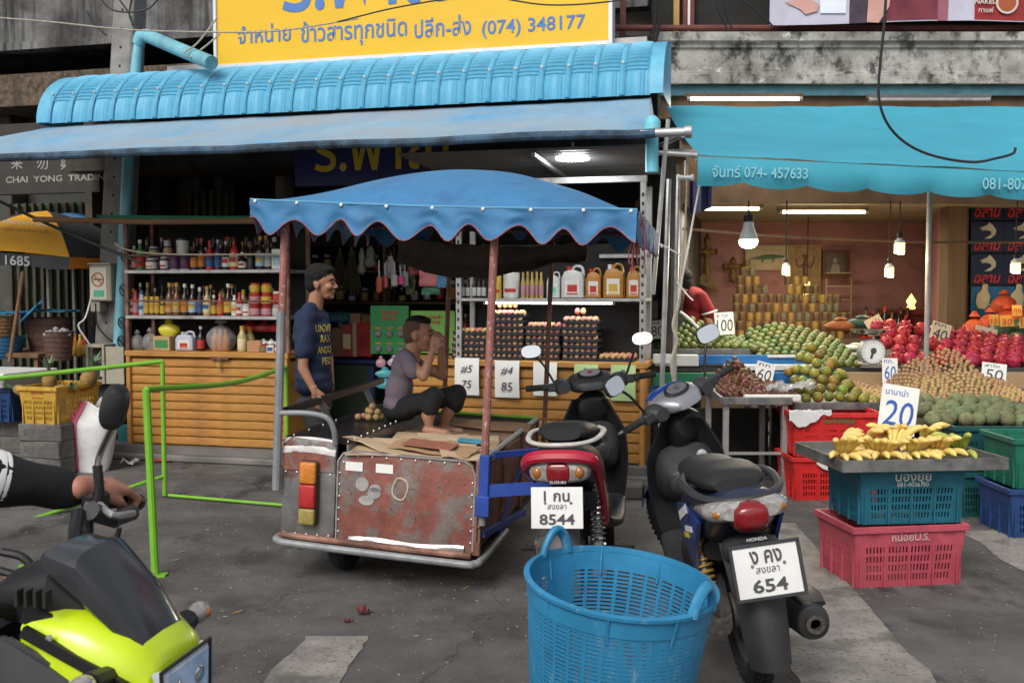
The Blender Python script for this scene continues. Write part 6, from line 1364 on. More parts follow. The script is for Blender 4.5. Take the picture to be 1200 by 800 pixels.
# blue bag on the ground beside the egg cabinet
# ------------------------------------------------------------------ poles, ropes and cables between the two shops
def rope(label, pts, r=.006, m=M_rope, name='rope', cat='rope', n=5): b = MB(); b.tube(spline(pts, n) if len(pts) > 2 else pts, r, 7); return tag(b.build(name, m), label, cat)
for i, (xa, ya, xb_, yb, Y, r, m) in enumerate(((783, 140, 765, 345, 7.0, .016, M_steel), (784, 210, 776, 455, 7.6, .02, M_steel), (795, 205, 790, 460, 7.7, .018, M_steel), (763, 130, 790, 640, 8.1, .02, M_rust))):
    if i == 3: continue
    A, B = atY(xa, ya, Y), atY(xb_, yb, Y); B = B if i == 0 else B+(B-A)*.55
    if i: B.z = max(B.z, .0)
    rope(['thin leaning steel pole hooked on the awning roller bar', 'upright steel pole just left of the hanging ropes', 'second upright steel pole wrapped in pale rope'][i], [A, B], r, m, 'awning_pole', 'pole')
rope('pale rope hanging slack around the second steel pole', [atY(800, 300, 7.6), atY(796, 350, 7.55), atY(789, 380, 7.55), atY(793, 400, 7.55), atY(787, 425, 7.55), atY(791, 455, 7.55)], .014)
rope('thin white cord slanting from the turquoise awning to the poles', [atY(822, 205, 7.3), atY(806, 290, 7.4), atY(795, 350, 7.5)], .007, M_white); rope('thin cord dropping from the pulley to the lower ropes', [atY(806, 190, 7.3), atY(803, 260, 7.4), atY(796, 345, 7.5)], .007)
for i, (pts) in enumerate(([(797, 365), (806, 372), (818, 384)], [(793, 330), (805, 345), (812, 352)], [(772, 285), (785, 292), (799, 300)], [(763, 272), (772, 284), (776, 290)])): rope(['lowest white cloth strip flapping from the poles', 'white twine end above the lowest strip', 'short white tie across the steel poles', 'thin white tie at the steel cabinet post'][i], [atY(x, y, 7.5) for x, y in pts], .01 if i < 1 else .006, M_white)
q = atY(803, 208, 7.25); t = thing('pulley', 'small white pulley roller hanging under the corner of the turquoise awning', 'pulley', q); b = MB(); b.lathe([(.02, -.06), (.026, -.055), (.016, -.03), (.016, .03), (.026, .055), (.02, .06)], 14, RY(PI/2)); b.build('roller', M_white, t); b = MB(); b.tube([(0, 0, .016), (0, 0, .12)], .005, 6); b.build('hook', M_steel, t)
b = MB(); A = atY(766, 130, 8.2); b.tube([atY(775, 170, 7.9), atY(800, 158, 7.0)], .02, 8); b.tube([atY(783, 178, 7.6), atY(815, 178, 7.0)], .018, 8); tag(b.build('awning_bracket', M_steel), 'galvanised bracket bars joining the two awnings', 'bracket')
slab('dark_cabinet', 'dark cluttered shelf box between the two shops', 'box', 763, 800, 340, 412, 8.9, .4, mat('dark_clutter', (.04, .035, .03), .7, var=.6, scale=12)); slab('pale_carton', 'pale carton on the dark shelf box above the 80 card', 'carton', 764, 782, 352, 374, 8.85, .04, mat('pale_carton', (.25, .22, .18), .8, var=.3)); slab('foam_box', 'white foam box under the tray of limes beside the cabinet', 'foam box', 766, 786, 415, 426, 8.1, .05, M_sty)
def cable(label, pts, Y, r=.008, m=M_cable): rope(label, [atY(x, y, Y) for x, y in pts], r, m, 'cable', 'cable')
cable('long black cable drooping in a curl across the turquoise awning', [(1040, -30), (1036, 30), (1031, 80), (1030, 115), (1040, 145), (1062, 168), (1095, 183), (1140, 190), (1170, 185), (1187, 180), (1190, 173)], 6.6, .009)
cable('thin dark cable sagging across the yellow billboard', [(395, 26), (470, 8), (560, -4), (640, 6), (715, 2), (790, -12)], 7.5, .006); cable('pale thin cable crossing the balcony and the billboard', [(-40, 18), (60, 26), (150, 35), (260, 38), (330, 36), (420, 22)], 7.6, .006, M_rope)
for i, pts in enumerate(([(768, -20), (767, 30), (762, 62), (770, 82)], [(775, -20), (772, 30), (766, 60), (766, 84)], [(836, -10), (842, 12), (852, 34)], [(846, -10), (850, 14), (858, 34)], [(868, 0), (888, 14), (905, 30)], [(132, -10), (150, 14), (156, 30)], [(112, -10), (132, 12), (170, 12), (190, -6)], [(155, -5), (152, 20), (163, 34)], [(102, 14), (112, 30), (125, 42)], [(258, 40), (240, 55), (222, 68)], [(255, 20), (232, 50), (215, 62)])):
    cable(['thick black cable bundle right of the billboard, left strand', 'thick black cable bundle right of the billboard, right strand', 'black wire beside the brown upstairs posts, left one', 'black wire beside the brown upstairs posts, right one', 'black wire running down to the banner corner', 'black wire hanging at the utility pole top', 'black wire looping across the utility pole', 'short black wire down the right edge of the utility pole', 'thin black wire on the stained balcony left of the pole', 'pale wire from the billboard edge down to the canopy', 'second pale wire left of the billboard edge'][i], pts, 8.7 if i > 4 else 8.85, .016 if i < 2 else .008, M_rope if i > 8 else M_cable)
# ------------------------------------------------------------------ rusty sidecar cart with canopy
M_crust = mat('peeling_red_paint', (.24, .085, .065), .55, .15, var=.3, scale=9, bump=.35, bscale=30, col2=(.2, .165, .15), c2=(.48, .56), layers=[((.09, .045, .035), 40, .6, .66, (1, 1, 1)), ((.4, .36, .33), 26, .68, .7, (1, 1, .6))])
M_cgrey = mat('bare_dented_steel', (.22, .22, .215), .42, .55, var=.3, scale=7, bump=.4, bscale=14, col2=(.16, .09, .075), c2=(.52, .6), layers=[((.4, .4, .4), 16, .66, .7, (1, 1, 1))])
M_bench = mat('black_sheet_metal', (.035, .035, .036), .33, .6, var=.3, scale=8, bump=.3, bscale=10, layers=[((.14, .14, .14), 9, .6, .68, (1, 1, 1))])
M_silv = mat('worn_aluminium', (.5, .5, .5), .35, .7, var=.3, scale=15, bump=.4, bscale=20); M_cpost = mat('post_flaking_pink', (.3, .12, .1), .6, .1, var=.3, scale=14, layers=[((.5, .47, .45), 45, .58, .62, (1, 1, .6))])
M_gpost = mat('post_galv', (.25, .26, .27), .6, .3, var=.25, scale=12); M_bpnt = mat('blue_paint', (.02, .06, .3), .5, var=.25, scale=10, layers=[((.2, .08, .05), 20, .66, .7, (1, 1, 1))])
M_ccv = mat('cart_canvas', (.045, .19, .39), .65, var=.15, scale=3, bump=.35, bscale=14, layers=[((.03, .1, .22), 3, .48, .7, (1, 1, 1)), ((.1, .28, .5), 50, .66, .72, (1, 1, 1))]); M_trim = mat('pink_frayed_trim', (.3, .09, .1), .8, var=.4, scale=60)
cX, cYy, YW, RL = -.185, 4.88, -R(11), R(2.4)
CM = TR(cX, cYy, 0) @ RZ(YW) @ RY(RL)
ct = thing('sidecar_cart', 'rusty red and grey sidecar cart with a scalloped blue canopy', 'cart', (cX, cYy, 0)); ct.rotation_euler = CM.to_euler()
def cp(b, nm, m, **k): return b.build(nm, m, ct, **k)
ZB, ZT, L = .19, .665, 1.66
b = MB(); pts = [(-.735, ZB), (-.012, ZB), (-.012, ZT-.08), (-.03, ZT-.03), (-.075, ZT-.005), (-.66, ZT+.0), (-.71, ZT-.012), (-.735, ZT-.05)]
b.prism(pts, -.012, .012, bev=.003); tg = cp(b, 'tailgate', M_crust)
b = MB(); b.tube([(x, -.016, z) for x, z in [(-.73, ZB+.02), (-.73, ZT-.055), (-.705, ZT-.017), (-.66, ZT-.004), (-.075, ZT-.009), (-.035, ZT-.033), (-.017, ZT-.08), (-.017, ZB+.02)]], .006, 6); b.build('edge_bead', M_silv, tg)
b = MB(); b.grid(lambda u, v: (-.66+.6*u, -.02-.008*sin(PI*v)-.006*noise.noise(V((u*9, v*2, 0))), ZB+.005+.035*v+.006*sin(u*8)), 20, 4, .003); b.build('torn_strip', M_silv, tg)
for x in (-.69, -.53): b = MB(); b.box(x, x+.09, -.016, -.0125, ZT-.1, ZT-.055); b.build('sticker', M_paper, tg)
for x, z, rx, rz_ in ((-.6, .5, .035, .035), (-.535, .46, .035, .03), (-.575, .42, .04, .025), (-.53, .485, .03, .02)): b = MB(); b.lathe([(1, 0), (1, .003), (0, .003)], 20, TR(x, -.0126, z) @ RX(PI/2) @ Matrix.Diagonal((rx, rz_, 1, 1))); b.build('sticker', mat('sticker_grey', (.33, .32, .31), .6, var=.3, scale=25), tg)
b = MB(); b.tube([(-.4+.04*cos(a)+.004*sin(3*a), -.013, .49+.055*sin(a)) for a in [2*PI*i/20 for i in range(20)]], .006, 5, closed=True); b.build('worn_mark', mat('sticker_cream', (.45, .38, .28), .7, var=.3, scale=30), tg)
riv = MB(); riv.ell((0, 0, 0), (.006, .004, .006), 8, 5); riv_me = riv.mesh('rivet', M_silv)
for x in [-.7+.075*i for i in range(10)]: inst('rivet', riv_me, tg, (x, -.014, ZT-.025 if -.7 < x < -.08 else ZT-.06))
for z in [ZB+.06*i for i in range(1, 7)]: inst('rivet', riv_me, tg, (-.03, -.014, z)); inst('rivet', riv_me, tg, (-.72, -.014, z))
b = MB(); b.tube([(.0, -.03, .27), (.0, -.03, .42)], .006, 6); b.tube([(-.03, -.022, .34), (.02, -.03, .34)], .005, 6); cp(b, 'latch', M_rust)
# bench box: end panel, bench top, inner side
b = MB(); b.prism([(-1.03, ZB), (-.742, ZB), (-.742, ZT+.015), (-.78, ZT+.035), (-.99, ZT+.045), (-1.03, ZT+.01)], -.015, .02, bev=.004); ep = cp(b, 'bench_end_panel', M_cgrey)
b = MB(); b.box(-1.028, -.745, -.02, -.0155, ZT-.12, ZT-.02, .002); b.build('upper_band', M_crust, ep)
b = MB(); b.grid(lambda u, v: (-1.03+.285*u, -.021-.004*noise.noise(V((u*6, v*6, 0)))+.03*v*v, ZT-.035+.075*v+.012*sin(PI*u)), 10, 6, .002); b.build('white_peel', mat('white_peel', (.55, .53, .52), .5, .2, var=.3, scale=14), ep)
for z in (ZB+.03, ZT-.13): 
    for i in range(5): inst('rivet', riv_me, ep, (-1.01+.06*i, -.018, z))
tlx = -.875; tl_ = MB(); tl_.box(tlx-.05, tlx+.05, -.05, -.015, .27, .605, .018, seg=3); tlo = cp(tl_, 'tail_lamp', mat('lamp_bezel', (.05, .03, .02), .5))
for z0_, z1_, c in ((.487, .598, (.6, .2, .02)), (.363, .485, (.42, .015, .015)), (.277, .361, (.3, .24, .06))):
    b = MB(); b.box(tlx-.044, tlx+.044, -.068, -.04, z0_, z1_, .012, seg=3); b.build('lens', mat('lens_%d' % int(c[0]*100), c, .25, var=.2, scale=50, bump=.5, bscale=300, coat=.3, layers=[((.12, .07, .04), 14, .62, .74, (1, 1, 1))]), tlo)
b = MB(); b.grid(lambda u, v: (-1.03+.34*u, .02+1.5*v, ZT+.045+.006*noise.noise(V((u*3, v*6, 0)))-.015*u), 8, 24, .006); bt = cp(b, 'bench_top', M_bench)
for i in range(15): inst('rivet', riv_me, bt, (-.705, .05+.1*i, ZT+.034)); 
for i in range(4): inst('rivet', riv_me, bt, (-1.0, .05+.2*i, ZT+.048))
b = MB(); b.box(-.70, -.69, .02, 1.5, ZB+.1, ZT+.026); cp(b, 'bench_side', M_cgrey)
b = MB(); b.box(-1.03, -1.015, .02, L, ZB, ZT+.035); cp(b, 'left_panel', M_cgrey)
# right side: three boards and posts
for k in range(3): b = MB(); y0 = .02+k*.55; b.box(-.012, .006, y0, y0+.53, ZB+.02, ZT-.04, .003); cp(b, 'side_board', mat('red_brown_board', (.16, .06, .045), .6, .1, var=.35, scale=6, bump=.3, bscale=30, layers=[((.2, .18, .17), 12, .6, .64, (1, 1, 1))]))
for y in (0, .56, 1.11, L): b = MB(); b.box(-.015, .02, y-.02, y+.015, ZB, ZT-.005, .003); cp(b, 'side_post', M_rust)
b = MB(); b.tube([(0, -.01, ZT-.01), (0, L, ZT-.01)], .016, 8); cp(b, 'top_rail', M_gpost)
b = MB(); b.bar((.02, .02, ZB+.1), (.03, L*.7, ZB-.04), .03); b.bar((.03, .4, ZB+.02), (.03, 1.2, ZT-.12), .015); cp(b, 'brace', M_bpnt)
b = MB(); b.box(-1.03, .0, L-.01, L+.01, ZB, ZT-.0, .004); cp(b, 'front_panel', mat('dark_front_panel', (.06, .06, .055), .6, .2, var=.5, scale=6))
b = MB(); b.tube([(-.68, L-.02, ZT+.0), (0, L-.02, ZT+.0)], .01, 6); cp(b, 'green_edge', M_gr)
b = MB(); b.box(-.7, -.013, .0, L-.02, ZB+.16, ZB+.175); cp(b, 'floor_plate', M_rust)
# bumper
b = MB(); b.tube(spline([(-1.04, .5, ZB-.0), (-1.045, .02, ZB-.0), (-1.02, -.055, ZB-.005), (-.9, -.075, ZB-.01), (-.1, -.075, ZB-.03), (.0, -.055, ZB-.03), (.03, .02, ZB-.02), (.03, .6, ZB-.02)], 5), .019, 10); cp(b, 'bumper_tube', M_gpost)
b = MB(); b.tube([(-1.03, -.03, ZB+.02), (-.5, -.032, ZB+.005), (-.02, -.03, ZB-.0)], .017, 9); cp(b, 'lower_tube', M_rust)
b = MB(); b.box(-1.02, .01, .03, L, ZB-.03, ZB-.002); cp(b, 'chassis', M_dark)
# bench back rail
b = MB(); b.bar((-1.03, .0, .84), (-1.03, 1.55, .86), .035, .035); rl = cp(b, 'back_rail', M_bench)
for y in (.45, 1.2): b = MB(); b.bar((-1.03, y, .86), (-1.0, y+.12, ZT+.04), .025); b.build('rail_strut', M_gpost, rl)
b = MB(); b.tube(spline([(-1.04, -.04, .835), (-.9, -.05, .845), (-.79, -.045, .83), (-.755, -.03, .77), (-.75, -.01, .69)], 5), .014, 10); cp(b, 'grab_handle', M_gpost)
# posts
HP = 1.87
b = MB(); b.tube([(-1.05, -.03, .88), (-1.045, -.03, HP-.02)], .02, 10); cp(b, 'canopy_post', M_cpost)
b = MB(); b.tube([(-1.05, -.035, .44), (-1.05, -.035, 1.35)], .023, 10); cp(b, 'post_sleeve', M_gpost)
b = MB(); b.tube([(.03, -.03, ZT-.03), (.035, -.03, HP-.0)], .02, 10); cp(b, 'canopy_post', M_cpost); b = MB(); b.tube([(.03, -.03, .35), (.03, -.03, 1.02)], .019, 10); cp(b, 'post_sleeve', M_gpost)
for x in (-.62, .06): b = MB(); b.tube([(x, L-.02, ZT-.2), (x, L-.02, HP-.05)], .016, 8); cp(b, 'canopy_post', M_rust)
b = MB(); b.box(.01, .06, -.06, -.02, .42, .7, .004); b.bar((.03, -.04, .52), (.36, .0, .56), .02, .06); b.box(.0, .07, -.075, -.05, .4, .5, .004); b.bar((.03, .2, .66), (.3, .5, .66), .02, .03); b.bar((.3, .5, .66), (.3, .5, .5), .02, .03); cp(b, 'blue_bracket', M_bpnt)
# wheel
def wheel(parent, M, Rr, wd, rim_m=M_steel, spokes=12, nm='wheel', drum=.06, tread=True):
    b = MB(); rr = wd/2
    b.tube([(0, (Rr-rr)*cos(a), (Rr-rr)*sin(a)) for a in [2*PI*i/40 for i in range(40)]], rr, 10, closed=True, M=M); w_ = b.build(nm, M_rub, parent)
    b = MB(); b.tube([(0, (Rr-2*rr+.004)*cos(a), (Rr-2*rr+.004)*sin(a)) for a in [2*PI*i/40 for i in range(40)]], rr*.55, 6, closed=True, M=M); b.build('rim', rim_m, w_)
    b = MB()
    for k in range(spokes): a = 2*PI*k/spokes; b.bar(M @ V((0, .02*cos(a), .02*sin(a))), M @ V((0, (Rr-2*rr)*cos(a), (Rr-2*rr)*sin(a))), .012, .012)
    b.tube([M @ V((-.05, 0, 0)), M @ V((.05, 0, 0))], drum, 14); stuff(b.build('spokes_and_hub', rim_m, w_))
    if tread:
        b = MB()
        for k in range(56):
            a = 2*PI*k/56
            for sx in (-1, 1): b.cb((0, 0, 0), (rr*.9, .012, .008), .0, M=M @ RX(a) @ TR(sx*rr*.45, 0, Rr-.002) @ RZ(sx*.5) @ RY(-sx*-.45))
        stuff(b.build('tread_blocks', M_rub, w_))
    return w_
wheel(ct, TR(-.78, .3, .205), .24, .1, M_crust, 8, tread=False)
b = MB(); b.tube([(-.9, .42, .26), (-.1, .42, .24)], .03, 8); b.bar((-.6, .1, .17), (-.6, .8, .17), .05); cp(b, 'axle', M_rust)
# canopy cloth
x0, x1, y0, y1 = -1.2, .72, -.1, 1.72; zE = 1.9
def cf(u, v):
    e = .012*noise.noise(V((u*6, v*5, 1))); r_ = sin(PI*min(1, max(0, u)))**.92*sin(PI*min(1, v*.95+.0))**.6
    return (x0+(x1-x0)*u, y0+(y1-y0)*v, zE+.27*r_+e*(.3+r_)-.01*sin(PI*u)*(1-v)+.02*(1-u)*(1-v)*0)
b = MB(); b.grid(cf, 48, 30, .003); cnp = cp(b, 'canopy', M_ccv)
def vwave(s, n): return .105-.042*math.cos(2*PI*(s*n)) if True else 0
def side(fn, n, nm='valance', trim=True, seg=110):
    def f(u, v):
        p = V(fn(u)); L_ = .118+.04*cos(2*PI*(u*n+.42)+.5*sin(u*23))+.008*sin(u*17); o = fn('n')
        w_ = .014*sin(2*PI*(u*n+.42)+1)*v+.01*noise.noise(V((u*20, v*3, 4)))
        return p + V(o)*(w_+.006) + V((0, 0, -.002-L_*v))
    b = MB(); b.grid(f, seg, 7, .002); vo = b.build(nm, M_ccv, cnp)
    b = MB(); b.tube([V(f(i/(seg), 1))+V(fn('n'))*.003 for i in range(seg+1)], .003, 5); b.build('trim', M_trim, vo)
side(lambda u: (0, -1, 0) if u == 'n' else cf(u, 0), 8.6); side(lambda u: (1, 0, 0) if u == 'n' else cf(1, u), 7.6); side(lambda u: (-1, 0, 0) if u == 'n' else cf(0, u), 7.6); side(lambda u: (0, 1, 0) if u == 'n' else cf(u, 1), 8.6)
for u in (.015, .13, .25, .37, .49, .62, .74, .87, .985): p = V(cf(u, .0)); b = MB(); b.ell(p+V((0, -.012, -.004)), (.009, .006, .009), 8, 6); b.build('stud', M_white, cnp)
b = MB(); b.tube([V(cf(i/30, 0))+V((0, -.004, .004)) for i in range(31)], .005, 5); b.build('front_seam', mat('light_seam', (.12, .35, .55), .6), cnp)
for (p, q) in (((x0+.02, y0+.03, zE-.02), (x1-.02, y0+.03, zE-.02)), ((x0+.02, y1-.03, zE-.02), (x1-.02, y1-.03, zE-.02)), ((x0+.02, y0+.03, zE-.02), (x0+.02, y1-.03, zE-.02)), ((x1-.02, y0+.03, zE-.02), (x1-.02, y1-.03, zE-.02)), ((-.25, y0+.03, zE+.0), (-.25, y1-.03, zE+.0)), ((x0, .75, zE-.03), (x1, .75, zE-.03))):
    b = MB(); b.tube([p, q], .012, 7); cp(b, 'canopy_bar', M_rust)
# tassels at the right corner
b = MB()
for k in range(16):
    p = V((x1+random.uniform(-.02, .02), y0+.03+.012*k, zE-.02)); pp = [p]
    for j in range(random.randint(3, 6)): pp.append(pp[-1]+V((random.uniform(-.012, .012), random.uniform(-.012, .012), -.045)))
    b.tube(pp, .0025, 4)
stuff(b.build('frayed_strings', M_trim, cnp))
# brown rolled tarp under the far edge of the canopy
b = MB(); b.grid(lambda u, v: (-.95+1.25*u, 1.52+.04*sin(v*PI), zE-.08-(.17+.05*sin(u*5))*v+.02*noise.noise(V((u*9, v*3, 2)))-.05*sin(PI*u)), 24, 10, .006); tag(b.build('rolled_tarp', mat('brown_tarp', (.07, .05, .035), .6, var=.5, scale=5, bump=.6, bscale=12)), 'rolled dark brown tarp slung under the rear of the blue cart canopy', 'tarp').matrix_world = CM
# cardboard pieces on the bed
def cboard(x, y, z, w, d, rot, label, m=M_cdb, pr=None):
    b = MB(); b.grid(lambda u, v: ((u-.5)*w, (v-.5)*d, .012*noise.noise(V((u*3+x, v*3+y, 0)))), 6, 6, .005)
    o = b.build('cardboard_sheet', m); tag(o, label, 'cardboard'); o.matrix_world = CM @ TR(x, y, z) @ Euler(rot).to_matrix().to_4x4()
    if pr:
        b = MB(); b.box(pr[0], pr[1], pr[2], pr[3], .014, .018); b.build('print', col(pr[4]), o)
M_cd2 = mat('pale_cardboard', (.5, .37, .24), .85, var=.2, scale=5); M_cd3 = mat('dark_cardboard', (.22, .13, .07), .85, var=.3, scale=5)
cboard(-.4, .2, ZT+.0, .62, .42, (.05, .0, .1), 'torn cardboard sheet folded over the tailgate', M_cd2); cboard(-.56, .14, ZT+.012, .42, .16, (-.1, .1, -.5), 'loose cardboard flap pointing at the grab handle', M_cd2)
cboard(-.28, .16, ZT+.02, .45, .18, (.12, .02, -.15), 'cardboard piece with coloured print near the right post', M_cdb, (-.15, .12, -.07, .05, (.3, .12, .08))); cboard(-.13, .15, ZT+.012, .24, .28, (.1, .12, .4), 'cardboard corner hanging over the right end of the tailgate', M_cd2)
cboard(-.34, .62, ZT-.02, .6, .5, (0.0, .0, .2), 'flat pale cardboard covering the middle of the cart bed', M_cd2, (-.25, -.1, -.2, -.12, (.05, .3, .4))); cboard(-.3, .55, ZT+.012, .3, .22, (.03, .05, .6), 'small pale cardboard box lid lying in the cart', M_cd2); cboard(-.15, .5, ZT+.0, .26, .3, (.0, .05, .1), 'cardboard with a blue stripe at the right side of the bed', M_cdb, (-.08, .08, -.1, .02, (.03, .25, .4)))
cboard(-.35, 1.0, ZT-.03, .62, .34, (.02, 0, -.1), "long brown cardboard under the boy's feet", M_cd3); cboard(-.2, 1.15, ZT+.01, .5, .12, (.3, .0, -.05), "narrow folded cardboard strip right of the boy's feet", M_cd3)
for i, (x, y, z) in enumerate(((-.84, .75, 0), (-.8, .77, 0), (-.88, .78, 0), (-.83, .81, 0), (-.79, .82, 0), (-.87, .83, 0), (-.9, .74, 0), (-.84, .78, .03), (-.8, .79, .03), (-.86, .8, .032), (-.83, .78, .06))):
    o = inst('longan', KME['longan'], None, CM @ V((x, y, ZT+.063+z)), (i, i, 0), 1.25); tag(o, 'tan longan of the small pile on the black bench', 'longan', 'longans piled on the cart bench')

# ------------------------------------------------------------------ people
M_skin = mat('skin_tan', (.33, .16, .095), .5, var=.12, scale=14, bump=.06, bscale=90, sss=.12); M_skin2 = mat('skin_boy', (.4, .2, .125), .5, var=.12, scale=14, sss=.12); M_skin3 = mat('skin_rider', (.38, .17, .11), .5, var=.18, scale=14, bump=.12, bscale=60, sss=.12)
M_hair = mat('black_hair', (.004, .0035, .0035), .85, var=.4, scale=60, bump=.8, bscale=150, stretch=(1, 1, .3)); M_fade = mat('shaved_hair', (.1, .055, .035), .8, var=.3, scale=120)
def head(parent, c, yaw, s, skin, hair, kind):
    M = TR(*c) @ RZ(yaw) @ Matrix.Diagonal((s, s, s, 1))
    def T(pl):
        out = []
        for p in pl:
            if p[0] == 'e':
                out.append(('e', M @ V(p[1]), tuple(x*s for x in p[2]), (0, (p[3] if len(p) > 3 else 0), yaw)))
            else: out.append(('c', M @ V(p[1]), M @ V(p[2]), p[3]*s, p[4]*s))
        return out
    H = [('e', (-.008, 0, .02), (.096, .074, .092)), ('e', (.03, 0, -.03), (.062, .058, .075)), ('e', (.042, 0, -.085), (.038, .042, .032)), ('e', (.068, 0, -.1), (.02, .022, .018)), ('c', (.086, 0, .004), (.106, 0, -.032), .008, .012), ('e', (.095, .011, -.036), (.011, .009, .007)), ('e', (.095, -.011, -.036), (.011, .009, .007)),
         ('e', (.085, 0, -.06), (.013, .023, .0075)), ('e', (.083, 0, -.073), (.012, .02, .0075)), ('e', (.076, 0, .022), (.018, .05, .013)), ('e', (.06, .04, -.03), (.03, .02, .024)), ('e', (.06, -.04, -.03), (.03, .02, .024)), ('e', (-.012, .076, -.015), (.021, .009, .032)), ('e', (-.012, -.076, -.015), (.021, .009, .032)),
         ('c', (-.03, 0, -.05), (-.05, 0, -.17), .05, .055)]
    o = organic(T(H), 'head', skin, parent, voxel=.0055*s+.0005, smooth=4)
    for sy in (-1, 1):
        b = MB(); b.ell((.0775, sy*.031, -.004), (.0115, .0135, .006), 10, 8, M=M); b.build('eye', col((.22, .18, .16), .6), o); b = MB(); b.ell((.0868, sy*.031, -.004), (.004, .008, .0068), 8, 6, M=M); b.build('iris', M_dark, o)
        b = MB(); b.tube([M @ V((.09, sy*.015, .021)), M @ V((.09, sy*.035, .026)), M @ V((.074, sy*.056, .02))], .004*s, 6); b.build('eyebrow', M_hair, o)
        b = MB(); b.tube([M @ V((.09, sy*.018, .0)), M @ V((.0915, sy*.032, .005)), M @ V((.08, sy*.046, .0))], .0028*s, 6); b.build('eyelid', skin, o)
    b = MB(); b.tube([M @ V((.088, -.02, -.066)), M @ V((.098, 0, -.066)), M @ V((.088, .02, -.066))], .0016*s, 5); b.build('mouth_line', mat('lip_line', (.07, .02, .018), .7), o)
    if kind == 'man':
        hp = [('e', (-.022, 0, .05), (.1, .083, .08)), ('e', (-.055, 0, .0), (.062, .072, .085)), ('e', (.045, 0, .088), (.045, .06, .03)), ('e', (-.02, .0, .105), (.07, .06, .03)), ('c', (-.01, .072, .01), (-.008, .07, .04), .012, .016), ('c', (-.01, -.072, .01), (-.008, -.07, .04), .012, .016)]
        organic(T(hp), 'hair', hair, o, voxel=.007, smooth=2, post=lambda p: p+V((noise.noise(p*90), noise.noise(p*90+V((5, 0, 0))), noise.noise(p*90+V((0, 5, 0)))))*.004)
    else:
        organic(T([('e', (-.016, 0, .026), (.094, .0755, .088)), ('e', (-.045, 0, -.01), (.062, .066, .07))]), 'shaved_hair', M_fade, o, voxel=.006, smooth=2)
        organic(T([('e', (-.006, 0, .074), (.086, .06, .048)), ('e', (.048, 0, .086), (.034, .05, .02))]), 'hair', hair, o, voxel=.006, smooth=2)
    return o
def hand(parent, M, skin, curl, s=1.0, side=1, spread=.06, thumb=(.5, .5), nm='hand'):
    """wrist at origin, fingers along +x, back of the hand +z, thumb on +y*side"""
    P = [('c', V((-.03, 0, 0)), V((.01, 0, 0)), .027, .026), ('e', V((.045, 0, 0)), (.046, .04, .016)), ('e', V((.02, .02*side, -.006)), (.034, .02, .018)), ('c', V((.02, -.02, 0)), V((.075, -.028, 0)), .014, .012), ('c', V((.02, .02, 0)), V((.08, .026, 0)), .014, .012)]
    for i, (y, l) in enumerate(((.03, .95), (.0105, 1.05), (-.0105, 1.0), (-.03, .8))):
        y *= side; p = V((.082-abs(i-1.3)*.004, y, .002)); a = 0; yw = (y/.03)*spread; segs = (.044*l, .027*l, .022*l); rs = (.0098, .009, .0082, .0072)
        for j in range(3):
            a += curl[i][j] if isinstance(curl[0], (list, tuple)) else curl[j]
            q = p + V((cos(a)*cos(yw), sin(yw), -sin(a)))*segs[j]; P.append(('c', p, q, rs[j], rs[j+1])); p = q
    p = V((.015, .03*side, -.006)); d0 = V((cos(thumb[0]), sin(thumb[0])*side, -.35)).normalized(); q = p+d0*.042; P.append(('c', p, q, .013, .0115)); d1 = V((cos(thumb[0]-thumb[1]), sin(thumb[0]-thumb[1])*side, -.7)).normalized(); r_ = q+d1*.032; P.append(('c', q, r_, .0112, .009)); P.append(('c', r_, r_+d1*.012, .009, .0075))
    S = M @ Matrix.Diagonal((s, s, s, 1)); out = []
    rot = S.to_3x3().normalized().to_euler()
    for p in P:
        if p[0] == 'c': out.append(('c', S @ p[1], S @ p[2], p[3]*s, p[4]*s))
        else: out.append(('e', S @ p[1], tuple(x*s for x in p[2]), tuple(rot)))
    return organic(out, nm, skin, parent, voxel=.0038*s, smooth=3)
def frame3(o, x, z):   # matrix with +x along x, back of hand towards z
    x = V(x).normalized(); z = V(z); z = (z-x*z.dot(x)).normalized(); y = z.cross(x); M = Matrix((x, y, z)).transposed().to_4x4(); M.translation = o; return M
def cap(p, q, a, c): return ('c', p, q, a, c)
# the man
YM = 7.05; A = lambda px, py, dy=0: atY(px, py, YM+dy)
mo = A(366, 600); man = thing('person', 'man in a navy T-shirt with yellow lettering standing behind the cart looking right', 'person', (0, 0, 0)); 
hip = A(366, 470); feetL, feetR = V((hip.x-.02, YM+.12, .12)), V((hip.x+.1, YM-.12, .0+.02))
head(man, A(377, 331), -.12, 1.02, M_skin, M_hair, 'man')
sh_n, sh_f = A(357, 371, -.16), A(372, 368, .18); el = A(355, 432, -.2); wr = A(369, 459, -.22)
organic([cap(sh_n.lerp(el, .35), el, .04, .036), cap(el, wr, .037, .024)], 'arm', M_skin, man, voxel=.007)
hand(man, frame3(wr, A(376, 478, -.22)-wr, (-.3, -1, .1)), M_skin, (.35, .4, .3), 1.0, side=1)
organic([cap(sh_f.lerp(A(385, 420, .2), .3), A(385, 420, .2), .04, .036), cap(A(385, 420, .2), A(388, 455, .12), .036, .026)], 'arm', M_skin, man, voxel=.008)
M_navy = mat('navy_tshirt', (.012, .022, .06), .9, var=.2, scale=6, bump=.3, bscale=14)
ch = A(370, 385); bl = A(368, 425); lw = A(368, 460)
tor = [('e', A(366+(k > 2)*1.5+(k < 1)*-1, 372+k*11.5), ((.105, .125, .128, .122, .118, .118, .122, .126)[k], (.17, .185, .185, .175, .168, .168, .172, .176)[k], .075), (0, 0, -.3)) for k in range(8)]
